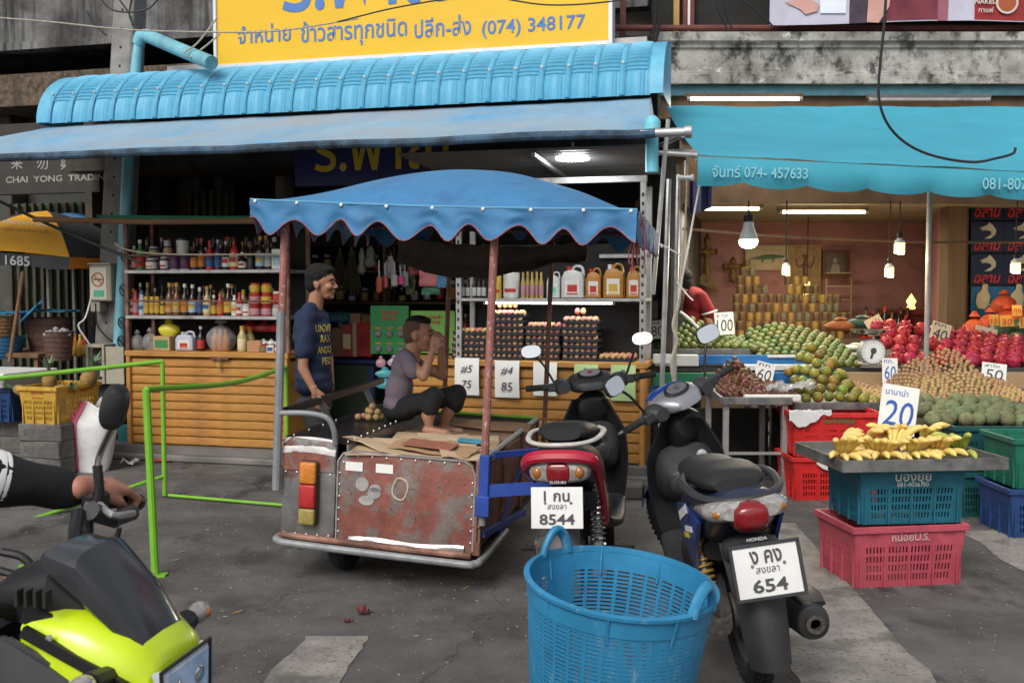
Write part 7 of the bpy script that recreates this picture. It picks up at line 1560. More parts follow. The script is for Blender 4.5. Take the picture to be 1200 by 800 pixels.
shirt = organic(tor+[cap(sh_n+V((.01, .03, -.005)), sh_n.lerp(el, .66), .066, .068), cap(sh_f, A(380, 400, .2), .06, .062), cap(A(362, 362, -.09), A(368, 361, .1), .05, .05)], 'tshirt', M_navy, man, voxel=.011, smooth=14, post=lambda p: p+V((noise.noise(p*11), noise.noise(p*11+V((7, 0, 0))), 0))*.016)
dirn = Matrix.Rotation(-.5, 4, 'Z')
for i, (s_, px, py) in enumerate((('UNIVE', 379, 384), ('RAN', 382, 396), ('ANDO', 381, 409), ('PEO', 384, 422))):
    q = A(px, py, -.0); w_ = {5: .16, 4: .14, 3: .1}[len(s_)]
    t_ = text(s_, .06, flat('shirt_yellow', (.55, .45, .1), .7), shirt, (0, 0, 0), width=w_, height=.052, bold=.01, thick=0)
    dr = V((-.35, 1, 0)).normalized(); up_ = V((0, 0, 1)); rt = dr.cross(up_)
    for v in t_.data.vertices:
        o_ = q+V((-.012, 0, 0))+rt*v.co.x*.8+up_*v.co.z-dr*1.0; hit, loc, nn, _ = shirt.ray_cast(o_, dr); v.co = (loc if hit else o_+dr*.9)-dr*.004
M_jean = mat('charcoal_jeans', (.035, .037, .04), .9, var=.3, scale=8, bump=.3, bscale=20)
kn1, kn2 = V((hip.x+.06, YM+.1, .55)), V((hip.x+.06, YM-.1, .52))
organic([('e', A(368, 474), (.13, .16, .1)), cap(A(368, 480, .08), kn1, .095, .065), cap(kn1, feetL+V((0, 0, .1)), .068, .055), cap(A(368, 480, -.08), kn2, .095, .065), cap(kn2, feetR+V((0, 0, .1)), .068, .055)], 'jeans', M_jean, man, voxel=.012, smooth=5)
for f in (feetL, feetR): organic([cap(f+V((-.04, 0, .04)), f+V((.14, 0, .03)), .04, .035)], 'shoe', M_blk, man, voxel=.01)
q = A(378, 478, -.24); b = MB(); b.tube([q, q+V((-.004, 0, -.055))], .0045, 8); tag(b.build('cigarette', M_white), "white cigarette held in the standing man's lowered hand", 'cigarette')
# the boy
YB = 5.95; B_ = lambda px, py, dy=0: atY(px, py, YB+dy)
boy = thing('person', 'barefoot boy in a striped shirt and black shorts eating on the cart bench', 'person', (0, 0, 0))
head(boy, B_(491, 391), -.1, .92, M_skin2, M_hair, 'boy')
M_str = mat('striped_shirt', (.13, .13, .2), .9, var=.1, scale=10, bump=.2, bscale=30)
if not MATS.get('stripe_done'):
    t = M_str.node_tree; n = t.nodes; l = t.links; tc = n.new('ShaderNodeTexCoord'); w = n.new('ShaderNodeTexWave'); w.bands_direction = 'Z'; w.inputs['Scale'].default_value = 13; w.inputs['Distortion'].default_value = 1.2; w.inputs['Detail'].default_value = 1
    mp_ = n.new('ShaderNodeMapping'); mp_.inputs['Rotation'].default_value = (0, -.25, 0); l.new(tc.outputs['Object'], mp_.inputs[0]); l.new(mp_.outputs[0], w.inputs[0]); rp = n.new('ShaderNodeValToRGB'); rp.color_ramp.elements[0].position = .62; rp.color_ramp.elements[1].position = .72; rp.color_ramp.elements[0].color = (.13, .14, .2, 1); rp.color_ramp.elements[1].color = (.22, .11, .1, 1)
    l.new(w.outputs['Fac'], rp.inputs[0]); l.new(rp.outputs[0], n['Principled BSDF'].inputs['Base Color'])
shirtb = organic([('e', B_(474, 430), (.078, .12, .12), (0, .25, 0)), ('e', B_(468, 456), (.084, .12, .13), (0, .15, 0)), ('e', B_(466, 473), (.09, .13, .07)), cap(B_(476, 419, -.1), B_(484, 434, -.14), .046, .054), cap(B_(478, 418, .1), B_(492, 432, .13), .046, .054), cap(B_(480, 415), B_(476, 425), .045, .06)], 'striped_shirt', M_str, boy, voxel=.009, smooth=5, post=lambda p: p+V((noise.noise(p*14), noise.noise(p*14+V((7, 0, 0))), 0))*.008)
fr = B_(514, 397, -.06)
e1, w1 = B_(496, 441, -.17), B_(508, 408, -.12); e2, w2 = B_(518, 440, .1), B_(517, 408, .02)
organic([cap(B_(480, 424, -.13), e1, .032, .03), cap(e1, w1, .03, .021)], 'arm', M_skin2, boy, voxel=.006); organic([cap(B_(484, 424, .12), e2, .032, .03), cap(e2, w2, .03, .021)], 'arm', M_skin2, boy, voxel=.006)
cu = (.7, .8, .5)
hand(boy, frame3(w1, B_(512, 394, -.1)-w1, (-.2, -1, .3)), M_skin2, cu, .82, side=-1); hand(boy, frame3(w2, B_(517, 392, .0)-w2, (1, -.4, .2)), M_skin2, cu, .82, side=1)
o = inst('mangosteen', KME['lime'], None, fr+V((-.012, 0, .0)), (0, 0, 0), .8); o.data = KME['lime'].copy(); o.data.materials.clear(); o.data.materials.append(mat('purple_fruit', (.06, .02, .12), .4)); tag(o, "small purple fruit held to the boy's mouth", 'fruit')
M_shorts = mat('black_shorts', (.012, .012, .014), .85, var=.3, scale=8, bump=.4, bscale=14)
k1, k2 = B_(509, 465, -.13), B_(535, 462, .07)
organic([('e', B_(469, 480), (.105, .14, .068)), cap(B_(474, 478, -.09), k1, .064, .057), cap(k1, B_(504, 476, -.14), .062, .058), cap(B_(478, 476, .08), k2, .068, .06), cap(k2, B_(533, 472, .06), .066, .06)], 'shorts', M_shorts, boy, voxel=.009, smooth=5, post=lambda p: p+V((noise.noise(p*16), 0, noise.noise(p*16+V((7, 0, 0)))))*.01)
an1, an2 = B_(503, 499, -.12), B_(520, 498, .06)
for kn, an, tx in ((B_(505, 474, -.13), an1, 513), (B_(532, 472, .06), an2, 537)):
    tp = V((an.x+.13, an.y-.02, an.z-.045)); organic([cap(kn, (kn+an)/2+V((-.012, 0, 0)), .042, .042), cap((kn+an)/2+V((-.012, 0, 0)), an, .042, .024), cap(an+V((-.018, 0, -.025)), tp+V((-.03, 0, .008)), .026, .022)]+[cap(tp+V((-.04, .03-.015*j, 0)), tp+V((-.004*j+.005, .034-.016*j, -.004)), .011, .008) for j in range(5)], 'leg', M_skin2, boy, voxel=.006, smooth=4)
b = MB(); b.tube([w1+V((.022*cos(a), .022*sin(a), -.01+.006*cos(a))) for a in [2*PI*i/16 for i in range(16)]], .003, 5, closed=True); b.build('bracelet', M_rope, boy)
# person in a red shirt among the ropes
YR = 9.5; D_ = lambda px, py, dy=0: atY(px, py, YR+dy); rp_ = thing('person', 'person in a red shirt bending among the ropes at the left of the fruit stall', 'person', (0, 0, 0))
head(rp_, D_(797, 330), 2.7, 1.0, M_skin, M_hair, 'man')
sh_ = organic([('e', D_(815, 355), (.13, .2, .16), (0, -.35, 0)), ('e', D_(812, 378), (.14, .18, .2)), cap(D_(822, 348, -.16), D_(831, 366, -.2), .062, .066), ('e', D_(812, 400), (.14, .17, .12))], 'red_shirt', mat('red_shirt', (.2, .01, .015), .9, var=.25, scale=6, bump=.3, bscale=14), rp_, voxel=.013)
organic([cap(D_(822, 350, -.16), D_(833, 385, -.22), .042, .035), cap(D_(833, 385, -.22), D_(820, 402, -.35), .034, .026)], 'arm', M_skin, rp_, voxel=.009); hand(rp_, frame3(D_(820, 402, -.35), (-.8, -.5, -.3), (0, 0, 1)), M_skin, (.4, .4, .3), 1.0)
p = D_(831, 366, -.2); b = MB(); b.tube([p+V((.07*cos(a), .07*sin(a), .02*cos(a))) for a in [2*PI*i/20 for i in range(20)]], .009, 6, closed=True); b.build('cuff', M_white, sh_)
b = MB(); b.tube(spline([D_(812, 338, -.05), D_(822, 345, -.16), D_(828, 356, -.2)]), .006, 5); b.build('piping', M_white, sh_)
organic([cap(D_(812, 410, .08), V((D_(812, 410).x, YR+.1, .2)), .1, .06), cap(D_(812, 410, -.08), V((D_(812, 410).x, YR-.1, .2)), .1, .06)], 'trousers', M_jean, rp_, voxel=.014)
# ------------------------------------------------------------------ scooters and motorbike
def paint(nm, c, rough=.25, **k): return mat(nm, c, rough, var=.08, scale=5, coat=.6, **k)
M_sil = mat('scooter_silver', (.33, .34, .36), .3, .6, var=.08, scale=5); M_gpl = mat('grey_black_plastic', (.03, .031, .034), .5, var=.25, scale=12, bump=.1, bscale=300, layers=[((.09, .085, .08), 8, .62, .8, (1, 1, 1))])
M_seat = mat('black_vinyl', (.018, .018, .019), .5, var=.2, scale=20, bump=.15, bscale=250); M_eng = mat('engine_alloy', (.14, .13, .12), .55, .6, var=.5, scale=25, bump=.5, bscale=60, layers=[((.06, .04, .03), 12, .5, .65, (1, 1, 1))])
M_mir = flat('mirror_glass', (.9, .9, .9), .03, 1, var=.0); M_clens = mat('clear_lens', (.3, .29, .28), .1, var=.45, scale=45, coat=.8, layers=[((.5, .3, .2), 14, .62, .7, (1, 1, 1))]); M_rlens = mat('red_lens', (.2, .008, .012), .15, var=.3, scale=60, coat=.6); M_olens = mat('amber_lens', (.34, .12, .02), .2, var=.2, scale=40, coat=.5)
M_plate = flat('plate_white', (.68, .68, .67), .4); M_spr = mat('spring_yellow', (.45, .27, .06), .4, .3, var=.3, scale=30)
def ring(y, z, w, h, n=20, e=2.6, x=0, sk=0):
    out = []
    for i in range(n):
        a = 2*PI*i/n; c, s = cos(a), sin(a); px = abs(c)**(2/e)*(1 if c > 0 else -1)*w/2; pz = abs(s)**(2/e)*(1 if s > 0 else -1)*h/2
        out.append((x+px, y+sk*pz, z+pz))
    return out
def slo(parent, nm, m, secs, M=None, e=2.6, label=None):
    b = MB(); rs = []
    S = [V((s[0], s[1], 0)) for s in secs]
    n = len(secs)
    for i in range(n-1):
        for k in range(4 if i < n-2 else 5):
            t = k/4; t2 = t*t*(3-2*t) if False else t
            g = lambda j: (secs[max(0, i-1)][j], secs[i][j], secs[i+1][j], secs[min(n-1, i+2)][j])
            def cr(j):
                a_, b_, c_, d_ = g(j); return .5*((2*b_)+(c_-a_)*t2+(2*a_-5*b_+4*c_-d_)*t2*t2+(3*b_-a_-3*c_+d_)*t2**3)
            x = cr(4) if len(secs[0]) > 4 else 0
            rs.append(ring(cr(0), cr(1), max(.004, cr(2)), max(.004, cr(3)), e=e, x=x))
    b.loft(rs, M=M); return b.build(nm, m, parent, ang=.9, label=label)
def tub(parent, nm, m, pts, r, M=None, n=9, sp=4): b = MB(); b.tube(spline(pts, sp) if len(pts) > 2 else pts, r, n, M=M); return b.build(nm, m, parent)
def mirror(parent, p, q, c, w, h, nrm, M, shape=3.0):
    tub(parent, 'mirror_stem', M_blk, [p, q, c], .0065, M)
    Mm = frame3(V(c), V(nrm).cross(V((0, 0, 1))).normalized(), nrm); Mf = M @ Mm
    def rg(s, d): return [(abs(cos(a))**(2/shape)*(1 if cos(a) > 0 else -1)*w/2*s, abs(sin(a))**(2/shape)*(1 if sin(a) > 0 else -1)*h/2*s, d) for a in [2*PI*i/28 for i in range(28)]]
    b = MB(); b.loft([rg(.5, -.03), rg(.85, -.022), rg(1, -.004), rg(1.0, .004), rg(.95, .006)], M=Mf); o = b.build('mirror', M_blk, parent); b = MB(); b.loft([rg(.93, .0065), rg(.92, .009)], M=Mf); b.build('mirror_glass', M_mir, o)
def plate(parent, M, l1, l2, l3, m=M_plate, framed=0):
    b = MB(); b.box(-.11, .11, -.002, .002, -.086, .086, .001, M=M); o = b.build('number_plate', m, parent)
    if framed:
        b = MB()
        for bx in ((-.122, .122, .084, .096), (-.122, .122, -.096, -.084), (-.122, -.11, -.084, .084), (.11, .122, -.084, .084)): b.box(bx[0], bx[1], -.008, .006, bx[2], bx[3], .002, M=M)
        b.build('plate_frame', M_gpl, o)
    k = flat('plate_ink', (.06, .06, .065), .6)
    text(l1, .06, k, o, (0, 0, 0), height=.044, width=.11, bold=.006, M=M @ TR(0, -.003, .048), res=2); text(l2, .03, k, o, (0, 0, 0), height=.02, width=.08, bold=.0, M=M @ TR(0, -.003, .004), res=2); text(l3, .06, k, o, (0, 0, 0), height=.045, width=.15 if len(l3) > 3 else .12, bold=.016, M=M @ TR(0, -.003, -.048), res=2)
    b = MB()
    for s in (-.05, .06): b.ell(M @ V((s, -.003, .02)), .006, 8, 6)
    b.build('bolt', M_rust, o)
def scooter(kind, X0, Y0, yaw, lean, steer, label):
    H_ = kind == 'H'
    W = TR(X0, Y0, 0) @ RZ(yaw) @ RY(lean)
    t = thing('scooter', label, 'scooter', (X0, Y0, 0)); t.rotation_euler = W.to_euler()
    dz = .0 if H_ else .055
    body = paint('blue_paint_gloss', (.012, .05, .22)) if H_ else paint('crimson_paint', (.38, .008, .03)); Rw = .285
    wheel(t, TR(0, 0, Rw), Rw, .095 if H_ else .085, M_eng, 6, 'rear_wheel', .07)
    # engine, swingarm, exhaust
    slo(t, 'engine', M_eng, [(-.08, .3, .1, .16, -.11), (.1, .3, .13, .22, -.1), (.35, .3, .15, .2, -.07), (.55, .32, .12, .14, -.04)], e=3)
    b = MB()
    for i in range(9): b.cb((-.03, .42+.018*i, .34), (.17, .006, .15), M=None)
    stuff(b.build('cooling_fins', M_eng, t)); 
    b = MB(); b.lathe([(.05, 0), (.05, .02), (.02, .03)], 14, TR(-.17, .1, .3) @ RY(-PI/2)); b.build('engine_cover', M_gpl, t)
    tub(t, 'exhaust_pipe', M_eng, [(.04, .5, .24), (.1, .3, .16), (.13, .12, .2)], .018)
    if H_:
        slo(t, 'muffler', M_gpl, [(.2, .22, .07, .08, .14), (.05, .26, .11, .12, .16), (-.15, .29, .125, .135, .18), (-.27, .3, .12, .13, .185), (-.29, .3, .1, .11, .187)], e=2.2); b = MB(); b.lathe([(.034, -.01), (.034, .02), (.02, .02), (.02, -.0), (0, 0)], 16, TR(.187, -.29, .3) @ RX(PI/2)); b.build('muffler_tip', M_eng, t)
        slo(t, 'heat_shield', M_blk, [(.08, .34, .05, .02, .18), (-.12, .365, .1, .022, .2), (-.26, .355, .09, .02, .2)])
    else: slo(t, 'muffler', M_eng, [(.2, .2, .06, .06, .12), (.0, .24, .08, .09, .14), (-.22, .27, .08, .09, .15), (-.26, .27, .06, .07, .15)], e=2.2)
    for i in range(5): tub(t, 'hose', M_cable, [(-.06+.03*i, .5, .32), (-.09+.03*i, .35+.02*i, .42), (-.05+.02*i, .2, .46+.02*i)], .006)
    b = MB(); b.cb((-.12, .22, .42), (.07, .26, .1), .02); b.build('air_box', M_blk, t)
    b = MB(); b.bar((-.09, .0, Rw), (-.1, .5, .3), .03, .05); b.bar((.08, .0, Rw), (.07, .4, .3), .02, .04); b.build('swing_arm', M_eng, t)
    for s in (-1, 1): b = MB(); b.tube([(s*.05, 0, Rw), (s*.12, 0, Rw)], .018, 8); b.build('axle_nut', M_steel, t)
    # rear shock
    xs = -.125 if H_ else .12; A_, B__ = V((xs, -.02, .3)), V((xs*.95, .1, .64))
    tub(t, 'shock_body', M_steel, [A_, B__], .017 if H_ else .022); d = (B__-A_); n_ = 11; pts = []
    fx_ = frame3(A_, d.normalized(), (0, 0, 1) if abs(d.normalized().z) < .9 else (0, 1, 0))
    for i in range(n_*14+1): a = 2*PI*i/14; pts.append(fx_ @ V((d.length*(.1+.72*i/(n_*14)), .031*cos(a), .031*sin(a))))
    b = MB(); b.tube(pts, .0068, 6); b.build('spring', M_spr if H_ else M_chrome, t)
    # tail body, seat, side panels
    slo(t, 'tail_body', mat('navy_black', (.012, .02, .05), .35, coat=.4) if H_ else M_gpl, [(-.33, .77, .16, .05), (-.26, .75, .25, .12), (-.08, .68, .3, .2), (.2, .62, .3, .26), (.45, .55, .26, .3), (.6, .5, .2, .26)] if H_ else [(-.3, .77, .17, .1), (-.22, .76, .25, .15), (-.05, .72, .28, .2), (.2, .64, .27, .26), (.42, .55, .24, .3), (.6, .5, .18, .26)])
    slo(t, 'lower_side_panel', M_gpl, [(.0, .53, .24, .1), (.2, .48, .28, .16), (.45, .42, .28, .2), (.62, .36, .25, .16)])
    slo(t, 'seat', M_seat, [(-.2, .81+dz, .16, .05), (-.12, .815+dz, .24, .085), (.1, .8+dz*.7, .27, .1), (.25, .775, .26, .09), (.45, .77, .22, .085), (.6, .755, .12, .05)], e=2.4)
    gr = M_gpl if H_ else mat('dull_white_rail', (.5, .48, .45), .5, var=.2, scale=12)
    b = MB(); b.tube([p+V((0, 0, dz)) for p in spline([(-.12, .2, .79), (-.165, .0, .8), (-.15, -.2, .79), (-.09, -.3, .785), (0, -.335, .785), (.09, -.3, .785), (.15, -.2, .79), (.165, .0, .8), (.12, .2, .79)], 5)], .018 if H_ else .013, 8, flat=.75); b.build('grab_rail', gr, t)
    if H_:
        for s in (-1, 1):
            b = MB(); P = [(-.2, .69), (.05, .71), (.3, .66), (.2, .52), (.02, .45), (-.04, .56)]; b.prism([(y, z) for y, z in P], -.008, .008, M=TR(s*.152, 0, 0) @ RZ(PI/2) @ RX(0), bev=.004); b.build('side_panel', body, t)
        # white decal flashes on the left flank
        for (y, z, w_, h_, m, a_) in ((.12, .66, .22, .035, M_white, .35), (.03, .615, .16, .022, M_white, .2), (.1, .575, .1, .02, flat('decal_yellow', (.6, .45, .03), .4), .2)):
            b = MB(); b.box(-.164, -.1615, y-w_/2, y+w_/2, z-h_/2, z+h_/2, M=TR(0, 0, 0) @ TR(0, y, z) @ RX(-a_) @ TR(0, -y, -z)); b.build('decal', m, t)
    # tail lamp
    if H_:
        slo(t, 'tail_lamp_housing', M_clens, [(-.38, .75, .2, .05), (-.345, .75, .27, .075), (-.28, .745, .31, .09), (-.16, .735, .32, .05)], e=2.8); slo(t, 'brake_lens', M_rlens, [(-.405, .74, .07, .04), (-.395, .735, .11, .075), (-.36, .73, .13, .11), (-.3, .73, .13, .12)], e=3)
        for s in (-1, 1): b = MB(); b.ell((s*.105, -.345, .75), (.026, .03, .02)); b.build('indicator_bulb', M_olens, t)
    else:
        slo(t, 'tail_lamp_housing', M_clens, [(-.36, .725, .2, .07), (-.335, .725, .25, .1), (-.28, .735, .28, .12), (-.2, .745, .27, .12)], e=3.2); slo(t, 'brake_lens', M_rlens, [(-.368, .725, .08, .055), (-.355, .725, .105, .085), (-.3, .725, .11, .09)], e=4)
        for s in (-1, 1): b = MB(); b.ell((s*.09, -.35, .725), (.022, .02, .028)); b.build('indicator_bulb', M_olens, t)
        b = MB(); b.tube(spline([(-.145, -.1, .66), (-.155, -.28, .745), (-.11, -.35, .79), (0, -.365, .8), (.11, -.35, .79), (.155, -.28, .745), (.155, -.05, .56), (.145, .08, .42)], 5), .022, 8, flat=1.3); b.build('red_trim', body, t)
    # mudguard and plate
    b = MB(); wM = .17 if H_ else .15
    def mg(u, v):
        y = -.3-.12*v-.03*sin(PI*v); z = .62-.42*v; w_ = wM*(1.15-.35*v if H_ else 1.0-.05*v); return ((u-.5)*w_, y+.1*(abs(u-.5)*2)**2.2*.6, z)
    b.grid(mg, 10, 12, .006); b.build('mudguard', M_gpl if H_ else mat('grey_fender', (.11, .11, .115), .5, var=.2), t)
    slo(t, 'plate_bracket', M_gpl, [(-.34, .62, .16, .06), (-.3, .6, .2, .1), (-.2, .58, .18, .1)], e=3)
    zP = .555 if H_ else .59
    plate(t, TR(.02 if H_ else 0, -.425, zP) @ RX(-.18), *(('ง คง', 'สงขลา', '654') if H_ else ('1 กน', 'สงขลา', '8544')), framed=H_)
    text('HONDA' if H_ else 'SUZUKI', .02, flat('badge', (.5, .5, .5), .4), t, (0, 0, 0), width=.07, height=.012, bold=.002, M=TR(.0, -.415 if H_ else -.375, .665 if H_ else .688))
    # floor, tunnel, leg shield
    slo(t, 'footboard', M_gpl, [(.45, .33, .3, .07), (.6, .3, .36, .06), (.8, .3, .36, .06), (.95, .34, .34, .08)], e=3.5)
    b = MB()
    def shd(u, v):
        x = (u-.5)*2; w_ = .15+.035*sin(PI*min(1, v*1.05)) if v < .75 else .165-.3*(v-.75); z = .32+.58*v; return (x*w_, 1.0-.03*v-.10*x*x*(.6+.4*v)+.07*(1-v)**2*0+.04*sin(v*3), z)
    b.grid(shd, 14, 16, .012); b.build('leg_shield', M_blk, t)
    b = MB(); b.grid(lambda u, v: (V(shd(u, v))+V((0, .03+.03*sin(PI*u), 0))), 14, 16, .008); b.build('front_panel', body, t)
    slo(t, 'inner_box', M_gpl, [(.84, .62, .2, .1), (.9, .62, .26, .2), (.97, .64, .3, .28)], e=3)
    b = MB(); b.lathe([(.025, 0), (.025, .01), (.012, .014)], 14, TR(.06, .83, .74) @ RX(PI/2)); b.build('key_lock', M_steel, t)
    # foot pegs, stand
    for s in (-1, 1): b = MB(); b.tube([(s*.13, .16, .27), (s*.27, .12, .28)], .015, 8); b.build('foot_peg', M_rub, t)
    tub(t, 'side_stand', M_steel, [(-.12, .55, .22), (-.22, .45, .03)], .012)
    if not H_: tub(t, 'kick_lever', M_gpl, [(.1, .2, .26), (.17, .1, .24), (.26, .08, .25)], .013)
    # steering group
    pv_ = V((0, 1.03, .86)); ax = Matrix.Rotation(steer, 4, V((0, -.44, .9)).normalized()); S = TR(*pv_) @ ax @ TR(*(-pv_))
    wheel(t, S @ TR(0, 1.27, Rw), Rw, .08, M_eng, 6, 'front_wheel', .05)
    for s in (-1, 1): tub(t, 'fork_leg', M_steel, [(s*.075, 1.27, Rw), (s*.07, 1.1, .62)], .018, S)
    b = MB(); b.grid(lambda u, v: ((u-.5)*.12, 1.27+(Rw+.035-.03*abs(u-.5)*2)*cos(2.4-1.9*v)*.98, Rw+(Rw+.035-.04*abs(u-.5)*2)*sin(2.4-1.9*v)), 8, 14, .005, M=S); b.build('front_fender', body, t)
    slo(t, 'handlebar_cover', M_sil if H_ else M_gpl, [(.87, .975, .14, .04), (.9, .985, .2, .07), (.96, .995, .25, .1), (1.04, .99, .24, .12), (1.1, .97, .16, .08), (1.12, .96, .08, .05)], S, e=3.4)
    for s in (-1, 1):
        slo(t, 'bar_shroud', M_gpl, [(.9, .98, .07, .06, s*.15), (.96, .99, .1, .09, s*.16), (1.02, .98, .07, .06, s*.15)], S)
        b = MB(); b.tube([S @ V((s*.13, .97, .985)), S @ V((s*.27, .94, .995))], [.026, .018], 10); b.build('bar', M_gpl, t)
        b = MB(); b.tube([S @ V((s*.24, .945, .994)), S @ V((s*.36, .925, 1.0))], .0175, 12); b.build('grip', M_rub, t)
        tub(t, 'brake_lever', M_silv if H_ else M_blk, [(s*.2, 1.0, .985), (s*.27, 1.01, .98), (s*.36, .985, .985)], .007, S)
        b = MB(); b.cb((s*.215, .93, .99), (.05, .035, .045), .006, M=S); b.build('switch_block', M_gpl, t)
        mirror(t, (s*.2, .96, 1.01), (s*.25, .95, 1.12), (s*.31, .95, 1.2), .125 if H_ else .12, .085 if H_ else .075, (-s*.22, -1, .14), S, shape=2.5 if not H_ else 3.2)
    slo(t, 'lower_neck', M_blk, [(.93, .86, .16, .1), (1.0, .84, .2, .2), (1.08, .82, .14, .14)], S)
    b = MB(); b.lathe([(.055, 0), (.058, .012), (.05, .016), (.0, .016)], 22, S @ TR(0, .94, 1.035) @ RX(.5) @ Matrix.Diagonal((1.25, .8, 1, 1))); d_ = b.build('dashboard', M_blk, t); b = MB(); b.lathe([(.045, .0165), (.045, .018), (0, .018)], 20, S @ TR(0, .94, 1.035) @ RX(.5) @ Matrix.Diagonal((1.25, .8, 1, 1))); b.build('dial_face', mat('dial_lilac', (.1, .095, .11), .2, var=.5, scale=50) if H_ else mat('dial_grey', (.25, .25, .26), .3), d_)
    b = MB(); b.lathe([(.016, .0185), (.016, .0195), (0, .0195)], 12, S @ TR(0, .94, 1.035) @ RX(.5)); b.build('dial_centre', col((.3, .03, .05)) if not H_ else col((.06, .06, .07)), d_)
    if H_: slo(t, 'blue_cowl', body, [(1.0, 1.04, .22, .03), (1.06, 1.03, .2, .06), (1.13, .99, .12, .05)], S)
    return t
sz = scooter('S', .295, 4.55, R(-11), R(-2.5), R(10), 'black and crimson scooter with plate 8544 parked between cart and basket')
hd = scooter('H', .93, 3.76, R(0), R(-8.5), R(34), 'blue and black scooter with plate 654 leaning on its stand near the fruit')
# ------------------------------------------------------------------ blue basket with two loop handles
M_bb = mat('blue_basket', (.025, .2, .38), .45, var=.2, scale=6, bump=.15, bscale=60, layers=[((.14, .3, .42), 26, .58, .68, (1, 1, .25)), ((.05, .07, .12), 4, .6, .78, (1, 1, 1))])
q = atY(703, 690, 2.95); bk = thing('laundry_basket', 'large round blue plastic basket with two loop handles on the road', 'basket', (q.x, 2.95, 0)); bk.rotation_euler = (R(5), R(5), 0)
HB = .655; RB = .278
def bf(u, v):
    a = 2*PI*u; r = RB*(.68+.30*v**.8); return (r*cos(a), r*sin(a), HB*v)
ng = 34; us = [0]
for k in range(ng): us += [(k+.22)/ng, (k+1)/ng]
vs = [0, .04]; nr = 44
for k in range(nr): z0_ = .06+.84*k/nr; vs += [z0_, z0_+.84/nr*.52]
vs += [.91, 1.0]
vs = sorted(set(vs))
def bh(i, j): return i % 2 == 1 and vs[j] >= .06 and vs[j] < .775 and j % 2 == 0 and not (int(i/2) % 11 == 7 and .45 < vs[j] < .8)
uu = []
for i in range(len(us)-1):
    uu.append(us[i])
    if i % 2 == 1: uu += [us[i]+(us[i+1]-us[i])*.5]
uu.append(1.0)
b = MB()
def idx(i):
    u = (uu[i]+uu[i+1])/2*ng; return (u % 1) > .22
def bh2(i, j): return idx(i) and .06 <= vs[j]+1e-6 and vs[j+1] < .905 and j % 2 == 0 and not ((int(uu[i]*ng) in (11, 12)) and vs[j] > .4)
pierced(b, bf, uu, vs, bh2, -.005); bmesh.ops.remove_doubles(b.bm, verts=b.bm.verts, dist=.0002); b.build('basket_wall', M_bb, bk, ang=.7)
b = MB(); b.lathe([(RB*.1, 0), (RB*.68, 0), (RB*.68, .006), (0, .006)], 40); b.build('basket_base', M_bb, bk)
b = MB(); b.lathe([(RB*.965+.002, HB*.905), (RB*.972+.004, HB*.905), (RB*.985+.004, HB*.985), (RB*1.03, HB*.985), (RB*1.035, HB*1.0), (RB*.975, HB*1.005), (RB*.97, HB*.98)], 64, cap=False); bmesh.ops.recalc_face_normals(b.bm, faces=b.bm.faces); rm_ = b.build('rim', M_bb, bk)
b = MB()
for k in range(9): a = 2*PI*k/9+.3; b.bar((RB*.945*cos(a), RB*.945*sin(a), HB*.9-.02), (RB*1.0*cos(a), RB*1.0*sin(a), HB*.985), .006, .02)
stuff(b.build('rim_fins', M_bb, rm_))
for a0 in (R(133), R(-40)):
    pts = []
    for k in range(13): f_ = k/12; a = a0-.2+.4*f_; zz_ = HB+.078*sin(PI*f_)**.7-.01; pts.append((RB*1.0*cos(a), RB*1.0*sin(a), zz_))
    b = MB(); b.tube(spline(pts, 2), .0125, 9, flat=1.3); b.build('loop_handle', M_bb, bk)
# ------------------------------------------------------------------ lime motorbike and its rider's arm
M_lime = paint('acid_lime', (.52, .68, .01), .3); M_dgp = mat('dark_grey_cowl', (.055, .058, .062), .4, var=.12, scale=8, bump=.1, bscale=300); M_smoke = mat('smoked_screen', (.03, .032, .036), .15, var=.1, coat=.4); M_gold = mat('gold_fork', (.5, .32, .09), .3, .9, var=.15)
gX, gY = atY(180, 780, 1.8).x, 1.8; hd_a = R(-10)       # heading: to the right and towards the camera
gb = thing('motorbike', 'acid lime and black motorbike ridden in from the left edge', 'motorbike', (gX, gY, 0), hd_a)
G = gb.matrix_basis.copy(); G = TR(gX, gY, 0) @ RZ(hd_a); Gi = G.inverted()
def gl(px, py, Y): return Gi @ atY(px, py, Y)
# local frame: +x forward, +y the rider's left, z up; headlamp at the origin, z about .87
zh = atY(180, 780, gY).z
def gloft(nm, m, secs, e=2.8):   # secs: (x, z, width along y, height)
    b = MB(); rs = []
    n = len(secs)
    for i, (x, z, w, h) in enumerate(secs): rs.append([(x, p[0], p[2]) for p in ring(0, z, w, h, e=e)])
    b.loft(rs); return b.build(nm, m, gb, ang=.5)
def fac(nm, m, quads, th=.012):   # faceted shell, mirrored left/right
    b = MB()
    for q_ in quads:
        for s in (1, -1):
            P = [V((x, y*s, z)) for x, y, z in q_]; n = (P[1]-P[0]).cross(P[2]-P[0]).normalized()*th; c = V((-.1, 0, zh-.05))
            if n.dot(P[0]-c) > 0: n = -n
            k = len(P); b.add([*P, *[p+n for p in P]], [tuple(range(k)), tuple(range(2*k-1, k-1, -1))]+[(i, (i+1) % k, (i+1) % k+k, i+k) for i in range(k)])
    bmesh.ops.bevel(b.bm, geom=b.bm.edges[:], offset=.0015, segments=1, affect='EDGES')
    return b.build(nm, m, gb, ang=.3)
z = zh
gloft('headlamp_cowl', M_lime, [(.055, z-.045, .17, .15), (.045, z-.05, .2, .2), (-.0, z-.04, .235, .25), (-.07, z-.01, .255, .25), (-.13, z+.03, .25, .19), (-.19, z+.07, .22, .1)], 4)
